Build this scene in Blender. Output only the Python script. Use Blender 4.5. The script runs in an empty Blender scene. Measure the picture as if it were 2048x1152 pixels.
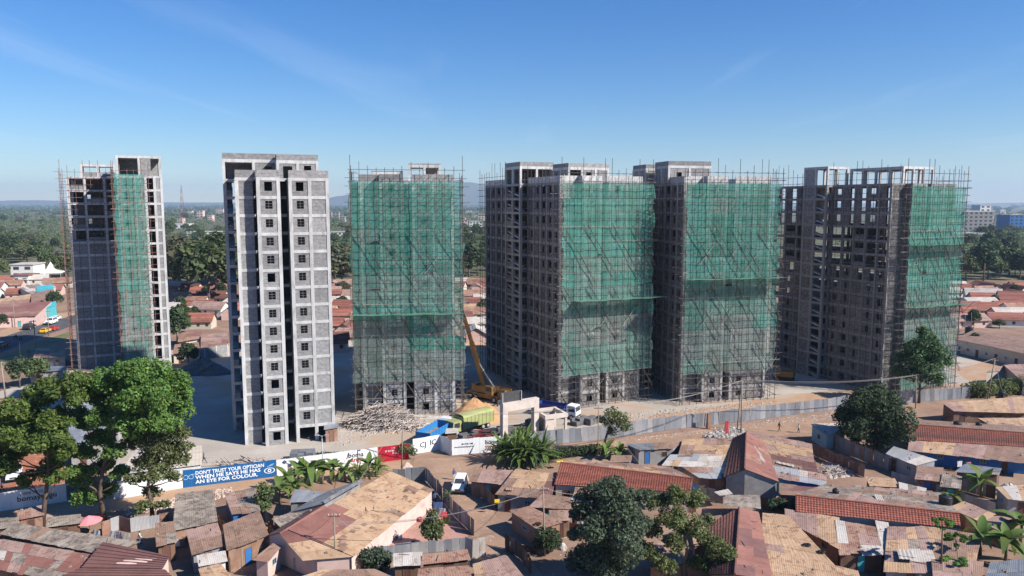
import bpy, math, random
import numpy as np
from mathutils import Vector, Matrix

# ------------------------------------------------------------------ camera, sky, sun, exposure
S = bpy.context.scene
C = S.collection
F, HORIZON, CAMZ = 1500.0, 408.0, 40.0          # focal length in photo pixels, horizon row, camera height
PITCH = math.atan((576 - HORIZON) / F)
CP, SP = math.cos(PITCH), math.sin(PITCH)
cam = bpy.data.cameras.new('camera')
cam.sensor_width = 36
cam.lens = 36 * F / 2048
cam.clip_start, cam.clip_end = 0.5, 60000
camo = bpy.data.objects.new('camera', cam)
camo.location = (0, 0, CAMZ)
camo.rotation_euler = (math.pi / 2 - PITCH, 0, 0)
C.objects.link(camo)
S.camera = camo

SUN = Vector((0.92, -0.39, 0.80)).normalized()   # towards the sun
SUN_EL = math.asin(SUN.z)
W = bpy.data.worlds.new('World')
S.world = W
W.use_nodes = True
nt = W.node_tree
bg = nt.nodes['Background']
sky = nt.nodes.new('ShaderNodeTexSky')
sky.sky_type = 'NISHITA'
sky.sun_disc = False
sky.sun_elevation = SUN_EL
sky.sun_rotation = math.atan2(SUN.x, SUN.y)
sky.altitude = 1600
sky.air_density = 1.4
sky.dust_density = 0.0
sky.ozone_density = 8.0
# thin cirrus streaks as part of the sky itself
tc = nt.nodes.new('ShaderNodeTexCoord')
sep = nt.nodes.new('ShaderNodeSeparateXYZ'); nt.links.new(tc.outputs['Generated'], sep.inputs[0])
def wmath(op, a, b=None):
    n = nt.nodes.new('ShaderNodeMath'); n.operation = op
    for i, v in enumerate((a, b)):
        if v is None: continue
        if isinstance(v, (int, float)): n.inputs[i].default_value = v
        else: nt.links.new(v, n.inputs[i])
    return n.outputs[0]
zc = wmath('MAXIMUM', sep.outputs[2], 0.03)
cx = wmath('DIVIDE', sep.outputs[0], zc); cy = wmath('DIVIDE', sep.outputs[1], zc)
comb = nt.nodes.new('ShaderNodeCombineXYZ'); nt.links.new(cx, comb.inputs[0]); nt.links.new(cy, comb.inputs[1])
mp = nt.nodes.new('ShaderNodeMapping'); nt.links.new(comb.outputs[0], mp.inputs[0])
mp.inputs['Rotation'].default_value = (0, 0, math.radians(12))
mp.inputs['Scale'].default_value = (0.62, 0.10, 1)
mp.inputs['Location'].default_value = (0.1, 4.0, 0)
nz = nt.nodes.new('ShaderNodeTexNoise'); nt.links.new(mp.outputs[0], nz.inputs['Vector'])
nz.inputs['Scale'].default_value = 0.9; nz.inputs['Detail'].default_value = 7; nz.inputs['Roughness'].default_value = 0.55
nz.inputs['Distortion'].default_value = 0.5
cr = nt.nodes.new('ShaderNodeMapRange'); nt.links.new(nz.outputs[0], cr.inputs[0])
cr.inputs[1].default_value = 0.565; cr.inputs[2].default_value = 0.85; cr.inputs[4].default_value = 0.3
mixc = nt.nodes.new('ShaderNodeMix'); mixc.data_type = 'RGBA'
nt.links.new(cr.outputs[0], mixc.inputs[0])
hsw = nt.nodes.new('ShaderNodeHueSaturation'); hsw.inputs['Saturation'].default_value = 1.22; hsw.inputs['Hue'].default_value = 0.509
nt.links.new(sky.outputs[0], hsw.inputs['Color']); nt.links.new(hsw.outputs[0], mixc.inputs[6]); mixc.inputs[7].default_value = (8.0, 8.6, 9.6, 1)
nt.links.new(mixc.outputs[2], bg.inputs[0])
bg.inputs[1].default_value = 0.079

sl = bpy.data.lights.new('sun', 'SUN')
sl.energy = 5.0
sl.angle = math.radians(0.53)
sl.color = (1.0, 0.955, 0.88)
so = bpy.data.objects.new('sun', sl)
so.rotation_euler = SUN.to_track_quat('Z', 'Y').to_euler()
so.location = (60, -30, 120)
C.objects.link(so)

S.view_settings.view_transform = 'Standard'
S.view_settings.look = 'None'
S.view_settings.exposure = 0.74
S.view_settings.gamma = 1
S.view_settings.use_curve_mapping = False
S.render.engine = 'CYCLES'
S.cycles.use_denoising = True
S.cycles.max_bounces = 5
S.cycles.diffuse_bounces = 1
S.cycles.glossy_bounces = 2
S.cycles.transparent_max_bounces = 24
S.cycles.volume_bounces = 0

# ------------------------------------------------------------------ from photo pixel to place
def ray(x, y):
    u, v = (x - 1024) / F, (576 - y) / F
    return u, CP + v * SP, -SP + v * CP
def at(x, y, z=0.0):
    u, dy, dz = ray(x, y); t = (z - CAMZ) / dz
    return Vector((u * t, dy * t, z))
def atY(x, y, Y):
    u, dy, dz = ray(x, y); t = Y / dy
    return Vector((u * t, Y, CAMZ + dz * t))
def px(p):
    z = p[2] - CAMZ
    d = p[1] * CP - z * SP
    return 1024 + F * p[0] / d, 576 - F * (p[1] * SP + z * CP) / d

# ------------------------------------------------------------------ materials
MAT = {}
def base_mat(name, rough=0.85, metal=0.0, spec=0.3):
    m = bpy.data.materials.new(name); m.use_nodes = True
    t = m.node_tree; b = t.nodes['Principled BSDF']
    b.inputs['Roughness'].default_value = rough
    b.inputs['Metallic'].default_value = metal
    b.inputs['Specular IOR Level'].default_value = spec
    MAT[name] = m
    return m, t, b
def mixrgb(t, fac, a, b, mode='MIX'):
    n = t.nodes.new('ShaderNodeMix'); n.data_type = 'RGBA'; n.blend_type = mode
    for i, v in ((0, fac), (6, a), (7, b)):
        if isinstance(v, (int, float)): n.inputs[i].default_value = v
        elif isinstance(v, tuple): n.inputs[i].default_value = (*v, 1)
        else: t.links.new(v, n.inputs[i])
    return n.outputs[2]
def rng(t, v, lo, hi, a=0.0, b=1.0):
    n = t.nodes.new('ShaderNodeMapRange'); t.links.new(v, n.inputs[0])
    n.inputs[1].default_value, n.inputs[2].default_value, n.inputs[3].default_value, n.inputs[4].default_value = lo, hi, a, b
    return n.outputs[0]
def coords(t, per_object=True, scale=(1, 1, 1)):
    tcn = t.nodes.new('ShaderNodeTexCoord')
    m = t.nodes.new('ShaderNodeMapping'); t.links.new(tcn.outputs['Object'], m.inputs[0])
    m.inputs['Scale'].default_value = scale
    oi = t.nodes.new('ShaderNodeObjectInfo')
    if per_object:
        mm = t.nodes.new('ShaderNodeMath'); mm.operation = 'MULTIPLY'; mm.inputs[1].default_value = 57.0
        t.links.new(oi.outputs['Random'], mm.inputs[0])
        cc = t.nodes.new('ShaderNodeCombineXYZ')
        for i in range(3): t.links.new(mm.outputs[0], cc.inputs[i])
        t.links.new(cc.outputs[0], m.inputs['Location'])
    return m.outputs[0], oi
def noise(t, vec, scale, detail=5, rough=0.6, dist=0.0):
    n = t.nodes.new('ShaderNodeTexNoise'); t.links.new(vec, n.inputs['Vector'])
    n.inputs['Scale'].default_value = scale; n.inputs['Detail'].default_value = detail
    n.inputs['Roughness'].default_value = rough; n.inputs['Distortion'].default_value = dist
    return n.outputs[0]
def bump(t, b, h, strength, dist=0.02):
    n = t.nodes.new('ShaderNodeBump'); n.inputs['Strength'].default_value = strength; n.inputs['Distance'].default_value = dist
    t.links.new(h, n.inputs['Height']); t.links.new(n.outputs[0], b.inputs['Normal'])
def M(name, c1, c2=None, c3=None, scale=1.0, lo=0.38, hi=0.62, scale3=0.35, lo3=0.5, hi3=0.72, rough=0.85, metal=0.0, rnd=0.25, bmp=0.0, stretch=(1, 1, 1), spec=0.3):
    """two-colour weathered material, c3 = stains; rnd = brightness spread from piece to piece"""
    m, t, b = base_mat(name, rough, metal, spec)
    v, oi = coords(t, True, stretch)
    n1 = noise(t, v, scale, 7)
    col = mixrgb(t, rng(t, n1, lo, hi), c1, c2 or c1)
    if c3:
        col = mixrgb(t, rng(t, noise(t, v, scale3, 8, 0.68, 0.6), lo3, hi3), col, c3)
    if rnd:
        f = rng(t, oi.outputs['Random'], 0, 1, 1 - rnd, 1 + rnd * 0.6)
        hs = t.nodes.new('ShaderNodeHueSaturation'); t.links.new(f, hs.inputs['Value']); t.links.new(col, hs.inputs['Color'])
        col = hs.outputs[0]
    t.links.new(col, b.inputs['Base Color'])
    if bmp: bump(t, b, noise(t, v, scale * 6, 6), bmp)
    return m

M('concrete', (.56, .55, .54), (.44, .43, .42), (.27, .255, .24), scale=.8, scale3=.9, lo3=.52, hi3=.74, rnd=.13, bmp=.35, stretch=(1, 1, .35))
M('concrete_shaded', (.37, .355, .345), (.29, .275, .265), (.19, .175, .165), scale=.8, scale3=.9, lo3=.5, hi3=.74, rnd=.15, bmp=.35, stretch=(1, 1, .35))  # copy of the concrete, darkened to deepen the shade on tower sides
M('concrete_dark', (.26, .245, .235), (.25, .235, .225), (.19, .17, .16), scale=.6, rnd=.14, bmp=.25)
M('concrete_pale', (.62, .53, .46), (.54, .46, .40), (.42, .35, .30), scale=.8, rnd=.08, bmp=.2)
def block_mat(name, c1, c2, mortar):
    m, t, b = base_mat(name, .95)
    tcn = t.nodes.new('ShaderNodeTexCoord')
    sp = t.nodes.new('ShaderNodeSeparateXYZ'); t.links.new(tcn.outputs['Object'], sp.inputs[0])
    cb = t.nodes.new('ShaderNodeCombineXYZ'); t.links.new(sp.outputs[0], cb.inputs[0]); t.links.new(sp.outputs[2], cb.inputs[1])
    br = t.nodes.new('ShaderNodeTexBrick'); t.links.new(cb.outputs[0], br.inputs['Vector'])
    br.inputs['Scale'].default_value = 1.0; br.inputs['Brick Width'].default_value = .46; br.inputs['Row Height'].default_value = .23
    br.inputs['Mortar Size'].default_value = .022; br.inputs['Mortar Smooth'].default_value = .2
    br.inputs['Color1'].default_value = (*c1, 1); br.inputs['Color2'].default_value = (*c2, 1); br.inputs['Mortar'].default_value = (*mortar, 1)
    v, oi = coords(t)
    n = noise(t, v, 2.2, 7)
    col = mixrgb(t, rng(t, n, .45, .7, 0, .55), br.outputs[0], (.42, .40, .38))
    hs = t.nodes.new('ShaderNodeHueSaturation'); t.links.new(rng(t, oi.outputs['Random'], 0, 1, .8, 1.18), hs.inputs['Value']); t.links.new(col, hs.inputs['Color'])
    t.links.new(hs.outputs[0], b.inputs['Base Color'])
    bump(t, b, br.outputs['Fac'], -.6, .03)
block_mat('block', (.215, .21, .212), (.14, .137, .14), (.33, .32, .31))
block_mat('block_brown_shaded', (.135, .12, .115), (.09, .08, .078), (.17, .155, .15))  # brown block, its colour lowered further to deepen the shaded tower sides
M('steel_dark', (.05, .05, .055), (.08, .075, .07), scale=3, rough=.6, rnd=.1)
M('steel_grey', (.24, .24, .25), (.17, .17, .18), scale=3, rough=.5, rnd=.2)
M('steel_pale', (.42, .42, .43), (.33, .33, .34), scale=3, rough=.5, rnd=.1)
M('pole', (.075, .06, .052), (.125, .10, .09), scale=1.2, rnd=.45, rough=.8)
M('pole_pale', (.32, .28, .25), (.22, .19, .17), scale=1.2, rnd=.35, rough=.8)
M('pole_red', (.20, .095, .075), (.27, .14, .11), scale=1.2, rnd=.35, rough=.8)
M('wood_pole', (.30, .25, .20), (.22, .175, .14), scale=1.4, stretch=(3, 3, .3), rnd=.2)
M('dark_void', (.012, .012, .014), rnd=0)
def TIN(name, c1, c2, rust, rough=.65, metal=0.0, rnd=.10, patch=(.52, .6), amount=1.0):
    """weathered roofing iron: broad fading, sharp rust patches, fine speckle and grime"""
    m, t, b = base_mat(name, rough, metal, .3)
    v, oi = coords(t, True)
    v2, _ = coords(t, False)
    col = mixrgb(t, rng(t, noise(t, v2, .35, 5), .4, .62), c1, c2)
    p1 = rng(t, noise(t, v, .8, 9, .72, 1.2), patch[0], patch[1], 0, .8 * amount)
    col = mixrgb(t, p1, col, rust)
    sp_ = rng(t, noise(t, v2, 5.5, 6, .75), .56, .66, 0, .5)
    col = mixrgb(t, sp_, col, tuple(c * .55 for c in rust))
    col = mixrgb(t, rng(t, noise(t, v2, 1.7, 7, .7, .8), .55, .75, 0, .45), col, tuple(min(1, c * 1.35 + .03) for c in c1))
    hs = t.nodes.new('ShaderNodeHueSaturation'); t.links.new(rng(t, oi.outputs['Random'], 0, 1, 1 - rnd, 1 + rnd * .7), hs.inputs['Value']); t.links.new(col, hs.inputs['Color'])
    t.links.new(hs.outputs[0], b.inputs['Base Color'])
    bump(t, b, noise(t, v2, 3.0, 6), .25, .04)
TIN('tin_tan', (.46, .305, .19), (.39, .25, .15), (.23, .12, .075))
TIN('tin_brown', (.285, .18, .13), (.225, .14, .10), (.14, .08, .058))
TIN('tin_rust', (.27, .145, .10), (.35, .225, .165), (.15, .068, .048))
TIN('tin_pinkish', (.36, .24, .20), (.29, .18, .145), (.19, .105, .08))
TIN('tin_weathered', (.34, .285, .235), (.22, .175, .145), (.095, .072, .06), .8, patch=(.46, .58))
TIN('tin_silver', (.46, .46, .465), (.38, .375, .375), (.28, .19, .145), .45, .3, patch=(.58, .68))
TIN('tin_white', (.51, .465, .415), (.43, .38, .33), (.30, .20, .15), .6, patch=(.53, .66))
TIN('tin_red', (.255, .115, .09), (.205, .09, .072), (.31, .17, .13), patch=(.56, .7), amount=.7)
TIN('tin_maroon', (.175, .085, .075), (.14, .068, .06), (.24, .14, .115), patch=(.56, .72), amount=.6)

M('tin_grey', (.20, .215, .235), (.16, .17, .185), (.26, .26, .27), scale=.5, rough=.5, metal=.2, rnd=.12)
M('tin_fence', (.33, .345, .37), (.26, .27, .29), (.26, .19, .155), scale=.8, lo3=.62, hi3=.78, rough=.5, metal=.25, rnd=.2, stretch=(1, 1, .3))
M('tile', (.32, .105, .07), (.24, .078, .055), (.13, .06, .05), scale=1.5, scale3=.5, lo3=.52, hi3=.7, rough=.85, rnd=.16, bmp=.4)
M('tile_dark', (.20, .085, .065), (.145, .065, .05), (.095, .055, .047), scale=1.5, scale3=.5, rough=.85, rnd=.2, bmp=.4)
M('tile_far', (.31, .12, .085), (.24, .09, .065), (.17, .085, .07), scale=.5, rough=.85, rnd=.3)
M('mud', (.26, .155, .105), (.20, .115, .08), (.33, .22, .16), scale=1.2, rnd=.2, bmp=.4)
M('plaster_pink', (.62, .45, .40), (.56, .39, .34), (.40, .24, .19), scale=.9, lo3=.58, hi3=.75, rnd=.06)
M('plaster_cream', (.56, .49, .40), (.49, .42, .34), (.32, .23, .18), scale=.9, lo3=.58, hi3=.75, rnd=.12)
M('plaster_white', (.68, .66, .63), (.60, .58, .55), (.40, .33, .28), scale=.8, lo3=.6, hi3=.78, rnd=.08)
M('plaster_grey', (.30, .29, .285), (.25, .24, .235), (.2, .15, .12), scale=.9, rnd=.15)
M('paint_blue', (.035, .16, .42), (.03, .13, .34), (.12, .17, .24), scale=1, lo3=.6, hi3=.8, rnd=.08, rough=.6)
M('paint_turquoise', (.08, .42, .46), (.06, .36, .40), (.25, .33, .33), scale=1, lo3=.6, hi3=.8, rnd=.1, rough=.6)
M('paint_paleblue', (.34, .47, .50), (.28, .40, .43), (.25, .24, .22), scale=1, lo3=.55, hi3=.75, rnd=.1, rough=.7)
M('banner_blue', (.012, .11, .30), (.012, .10, .27), (.03, .13, .30), scale=.4, rnd=.03, rough=.55)
M('banner_white', (.74, .74, .74), (.68, .68, .68), (.5, .46, .43), scale=.5, lo3=.62, hi3=.85, rnd=.05, rough=.6)
M('banner_red', (.42, .012, .03), (.36, .012, .03), scale=.4, rnd=.03, rough=.55)
M('ink_white', (.78, .80, .82), rnd=0)
M('ink_black', (.03, .03, .032), rnd=0)
M('ink_red', (.40, .02, .03), rnd=0)
M('ink_paleblue', (.36, .58, .78), rnd=0)
M('wood', (.20, .115, .075), (.14, .08, .055), scale=1.5, rnd=.2, stretch=(1, 1, .2))
M('door_brown', (.14, .065, .05), (.11, .05, .04), rnd=.2)
M('glass', (.03, .036, .045), (.05, .055, .065), scale=2, rough=.12, rnd=.2, spec=.6)
M('black_plastic', (.018, .018, .02), (.026, .026, .028), scale=2, rough=.45, rnd=.1)
M('rubber', (.02, .02, .02), rough=.8, rnd=0)
M('car_white', (.74, .75, .76), (.70, .71, .72), scale=.5, rough=.28, rnd=0, spec=.5)
M('car_black', (.03, .03, .035), rough=.25, rnd=0, spec=.5)
M('car_yellow', (.75, .40, .02), rough=.35, rnd=0)
M('car_red', (.48, .03, .025), rough=.35, rnd=0)
M('truck_green', (.35, .365, .15), (.30, .31, .135), (.23, .215, .12), scale=.6, lo3=.6, hi3=.8, rough=.5, rnd=.03)
M('truck_blue', (.03, .20, .48), (.03, .17, .41), (.10, .16, .24), scale=.6, lo3=.6, hi3=.8, rough=.5, rnd=.03)
M('truck_darkblue', (.02, .06, .27), (.02, .05, .22), rough=.5, rnd=.03)
M('crane_yellow', (.24, .12, .028), (.19, .095, .024), (.25, .16, .07), scale=.8, rough=.5, rnd=.05)
M('iron_red', (.24, .04, .04), (.18, .035, .035), (.12, .06, .05), scale=2, rough=.7, rnd=.25)
M('sand', (.47, .26, .13), (.41, .22, .105), (.35, .2, .11), scale=1.5, rnd=0, bmp=.6)
M('timber_grey', (.56, .48, .43), (.44, .37, .32), (.30, .24, .2), scale=1, rnd=.3)
M('timber_dull', (.27, .21, .17), (.18, .135, .11), (.34, .30, .27), scale=1.5, rnd=0)
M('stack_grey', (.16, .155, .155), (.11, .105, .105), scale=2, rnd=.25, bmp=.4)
M('rubble', (.42, .40, .38), (.33, .29, .26), (.26, .19, .15), scale=1.5, rnd=.1, bmp=.6)
M('litter', (.56, .54, .51), (.33, .33, .33), (.25, .17, .125), scale=2.5, lo3=.47, hi3=.55, scale3=1.6, rnd=.1)
M('rocks_pink', (.52, .40, .33), (.42, .31, .25), scale=2.0, rnd=.1)
M('skin', (.075, .04, .027), rnd=0)
M('cloth_dark', (.03, .032, .04), rnd=0)
M('cloth_white', (.62, .62, .62), rnd=0)
M('cloth_blue', (.06, .10, .22), rnd=0)
M('cloth_olive', (.10, .11, .08), rnd=0)
M('cloth_red', (.45, .05, .06), rnd=0)
M('cloth_pink', (.62, .22, .24), rnd=0)
M('canvas_yellow', (.75, .52, .02), rnd=0)
M('asphalt', (.085, .085, .09), (.065, .065, .068), (.12, .10, .09), scale=.3, rnd=0)
M('wire', (.30, .27, .25), rnd=0)
M('bark', (.16, .115, .085), (.10, .07, .055), scale=2.5, rnd=.15, stretch=(1, 1, .3), bmp=.5)
M('banana_stem', (.20, .19, .09), (.15, .13, .07), scale=2, rnd=.15)
M('yard', (.43, .385, .335), (.35, .305, .255), (.42, .27, .17), scale=.09, scale3=.035, lo3=.5, hi3=.62, rnd=0, bmp=.3)
M('orange_dirt', (.41, .25, .15), (.36, .22, .135), (.40, .31, .23), scale=.2, scale3=.08, rnd=0, bmp=.3)
M('red_dirt', (.36, .13, .065), (.30, .11, .06), (.32, .19, .12), scale=.25, rnd=0, bmp=.3)
M('track_dirt', (.36, .23, .155), (.29, .18, .12), (.25, .16, .115), scale=.25, scale3=.12, lo3=.45, hi3=.65, rnd=0, bmp=.4)
M('court', (.44, .235, .19), (.38, .20, .155), (.30, .20, .15), scale=.5, rnd=0)

def dirt(name):
    m = MAT[name]; t = m.node_tree; b = t.nodes['Principled BSDF']; src = b.inputs['Base Color'].links[0].from_socket
    v, _ = coords(t, False)
    col = mixrgb(t, rng(t, noise(t, v, 2.2, 8, .75), .54, .68, 0, .5), src, (.18, .112, .078))
    col = mixrgb(t, rng(t, noise(t, v, .9, 8, .7, 1.0), .57, .7, 0, .5), col, (.45, .335, .25))
    n = t.nodes.new('ShaderNodeMapping'); t.links.new(v, n.inputs[0]); n.inputs['Rotation'].default_value = (0, 0, .35); n.inputs['Scale'].default_value = (.05, .9, 1)
    col = mixrgb(t, rng(t, noise(t, n.outputs[0], 1.0, 5, .6, .4), .55, .72, 0, .45), col, (.24, .165, .12))
    t.links.new(col, b.inputs['Base Color'])
for n_ in ('yard', 'orange_dirt', 'red_dirt', 'track_dirt', 'court'): dirt(n_)
def ground_mat():
    m, t, b = base_mat('soil', .95)
    v, oi = coords(t, False)
    col = mixrgb(t, rng(t, noise(t, v, .16, 8), .38, .62), (.285, .18, .125), (.215, .13, .09))
    col = mixrgb(t, rng(t, noise(t, v, .05, 6, .6, .8), .52, .68), col, (.33, .24, .175))
    col = mixrgb(t, rng(t, noise(t, v, 2.6, 8, .75), .54, .68, 0, .6), col, (.16, .10, .07))
    col = mixrgb(t, rng(t, noise(t, v, 1.1, 8, .7, 1.0), .58, .7, 0, .5), col, (.40, .285, .205))
    gr = rng(t, noise(t, v, .012, 7, .6, .5), .48, .6)
    sp = t.nodes.new('ShaderNodeSeparateXYZ'); t.links.new(v, sp.inputs[0])
    far = rng(t, sp.outputs[1], 300, 440)
    mm = t.nodes.new('ShaderNodeMath'); mm.operation = 'MULTIPLY'; t.links.new(far, mm.inputs[0]); mm.inputs[1].default_value = .85
    ad = t.nodes.new('ShaderNodeMath'); ad.operation = 'MAXIMUM'; t.links.new(mm.outputs[0], ad.inputs[0])
    g2 = rng(t, noise(t, v, .06, 7), .62, .72, 0, .6); t.links.new(g2, ad.inputs[1])
    grass = mixrgb(t, gr, (.055, .075, .028), (.105, .10, .05))
    col = mixrgb(t, ad.outputs[0], col, grass)
    t.links.new(col, b.inputs['Base Color'])
    bump(t, b, noise(t, v, 1.2, 8), .5, .15)
ground_mat()
M('grass', (.10, .115, .04), (.17, .15, .07), (.27, .19, .12), scale=.25, scale3=.15, rnd=0, bmp=.5)

def leaf_mat(name, c1, c2, trans=.3, c3=None):
    m, t, b = base_mat(name, .6, 0, .25)
    g = t.nodes.new('ShaderNodeNewGeometry')
    v, oi = coords(t, True)
    n = noise(t, v, .55, 4)
    isl = g.outputs['Random Per Island']
    col = mixrgb(t, rng(t, n, .35, .65), c1, c2)
    hs = t.nodes.new('ShaderNodeHueSaturation'); t.links.new(rng(t, isl, 0, 1, .6, 1.35), hs.inputs['Value']); t.links.new(col, hs.inputs['Color'])
    hs2 = t.nodes.new('ShaderNodeHueSaturation'); t.links.new(rng(t, oi.outputs['Random'], 0, 1, .75, 1.2), hs2.inputs['Value']); t.links.new(hs.outputs[0], hs2.inputs['Color'])
    mh = t.nodes.new('ShaderNodeMath'); mh.operation = 'ADD'; t.links.new(rng(t, oi.outputs['Random'], 0, 1, .482, .515), mh.inputs[0])
    wn = t.nodes.new('ShaderNodeTexWhiteNoise'); wn.noise_dimensions = '1D'; t.links.new(isl, wn.inputs['W']); t.links.new(rng(t, wn.outputs[0], 0, 1, -.03, .02), mh.inputs[1])
    t.links.new(mh.outputs[0], hs2.inputs['Hue'])
    col = hs2.outputs[0]
    t.links.new(col, b.inputs['Base Color'])
    tr = t.nodes.new('ShaderNodeBsdfTranslucent'); t.links.new(col, tr.inputs[0])
    mx = t.nodes.new('ShaderNodeMixShader'); mx.inputs[0].default_value = trans
    t.links.new(b.outputs[0], mx.inputs[1]); t.links.new(tr.outputs[0], mx.inputs[2])
    t.links.new(mx.outputs[0], t.nodes['Material Output'].inputs[0])
leaf_mat('leaf_bright', (.145, .245, .055), (.11, .195, .045), .42)
leaf_mat('leaf_olive', (.155, .185, .068), (.12, .15, .056), .42)
leaf_mat('leaf_dark', (.055, .09, .042), (.075, .115, .055), .35)
leaf_mat('leaf_blue', (.085, .125, .08), (.11, .155, .085), .35)
leaf_mat('leaf_feather', (.07, .12, .05), (.095, .15, .06), .3)
leaf_mat('leaf_brown', (.125, .12, .065), (.095, .11, .058), .3)
leaf_mat('leaf_banana', (.085, .16, .035), (.13, .21, .055), .35)
leaf_mat('leaf_far', (.075, .112, .04), (.105, .135, .055), .3)
leaf_mat('leaf_dry', (.16, .14, .06), (.11, .12, .05), .25)

def net_mat(name, c1, c2, alpha, faded):
    m, t, b = base_mat(name, .8, 0, .1)
    v, oi = coords(t, False)
    n1 = noise(t, v, .12, 5)
    col = mixrgb(t, rng(t, n1, .42, .6), c1, c2)
    sp = t.nodes.new('ShaderNodeSeparateXYZ'); t.links.new(v, sp.inputs[0])
    n2 = t.nodes.new('ShaderNodeTexNoise'); mpn = t.nodes.new('ShaderNodeMapping'); t.links.new(v, mpn.inputs[0]); mpn.inputs['Scale'].default_value = (1.2, 1, .16)
    t.links.new(mpn.outputs[0], n2.inputs['Vector']); n2.inputs['Scale'].default_value = 1.6; n2.inputs['Detail'].default_value = 6
    ms = t.nodes.new('ShaderNodeMath'); ms.operation = 'ADD'
    t.links.new(rng(t, n2.outputs[0], .3, .7, alpha - .12, alpha + .10), ms.inputs[0]); t.links.new(rng(t, oi.outputs['Random'], 0, 1, -.05, .05), ms.inputs[1])
    hs = t.nodes.new('ShaderNodeHueSaturation'); t.links.new(rng(t, oi.outputs['Random'], 0, 1, .9, 1.1), hs.inputs['Value']); t.links.new(col, hs.inputs['Color'])
    t.links.new(rng(t, oi.outputs['Random'], 0, 1, 1.0, faded), hs.inputs['Saturation'])
    t.links.new(hs.outputs[0], b.inputs['Base Color'])
    tl = t.nodes.new('ShaderNodeBsdfTranslucent'); t.links.new(hs.outputs[0], tl.inputs[0])
    m1 = t.nodes.new('ShaderNodeMixShader'); m1.inputs[0].default_value = .38
    t.links.new(b.outputs[0], m1.inputs[1]); t.links.new(tl.outputs[0], m1.inputs[2])
    tp = t.nodes.new('ShaderNodeBsdfTransparent')
    m2 = t.nodes.new('ShaderNodeMixShader'); t.links.new(ms.outputs[0], m2.inputs[0])
    t.links.new(tp.outputs[0], m2.inputs[1]); t.links.new(m1.outputs[0], m2.inputs[2])
    t.links.new(m2.outputs[0], t.nodes['Material Output'].inputs[0])
net_mat('net_green', (.10, .40, .30), (.13, .45, .37), .62, .9)
net_mat('net_faded', (.33, .42, .375), (.26, .415, .345), .54, .75)
net_mat('net_mid', (.21, .42, .34), (.17, .43, .345), .60, .8)
net_mat('net_fan', (.16, .33, .25), (.12, .33, .24), .86, .8)

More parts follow.
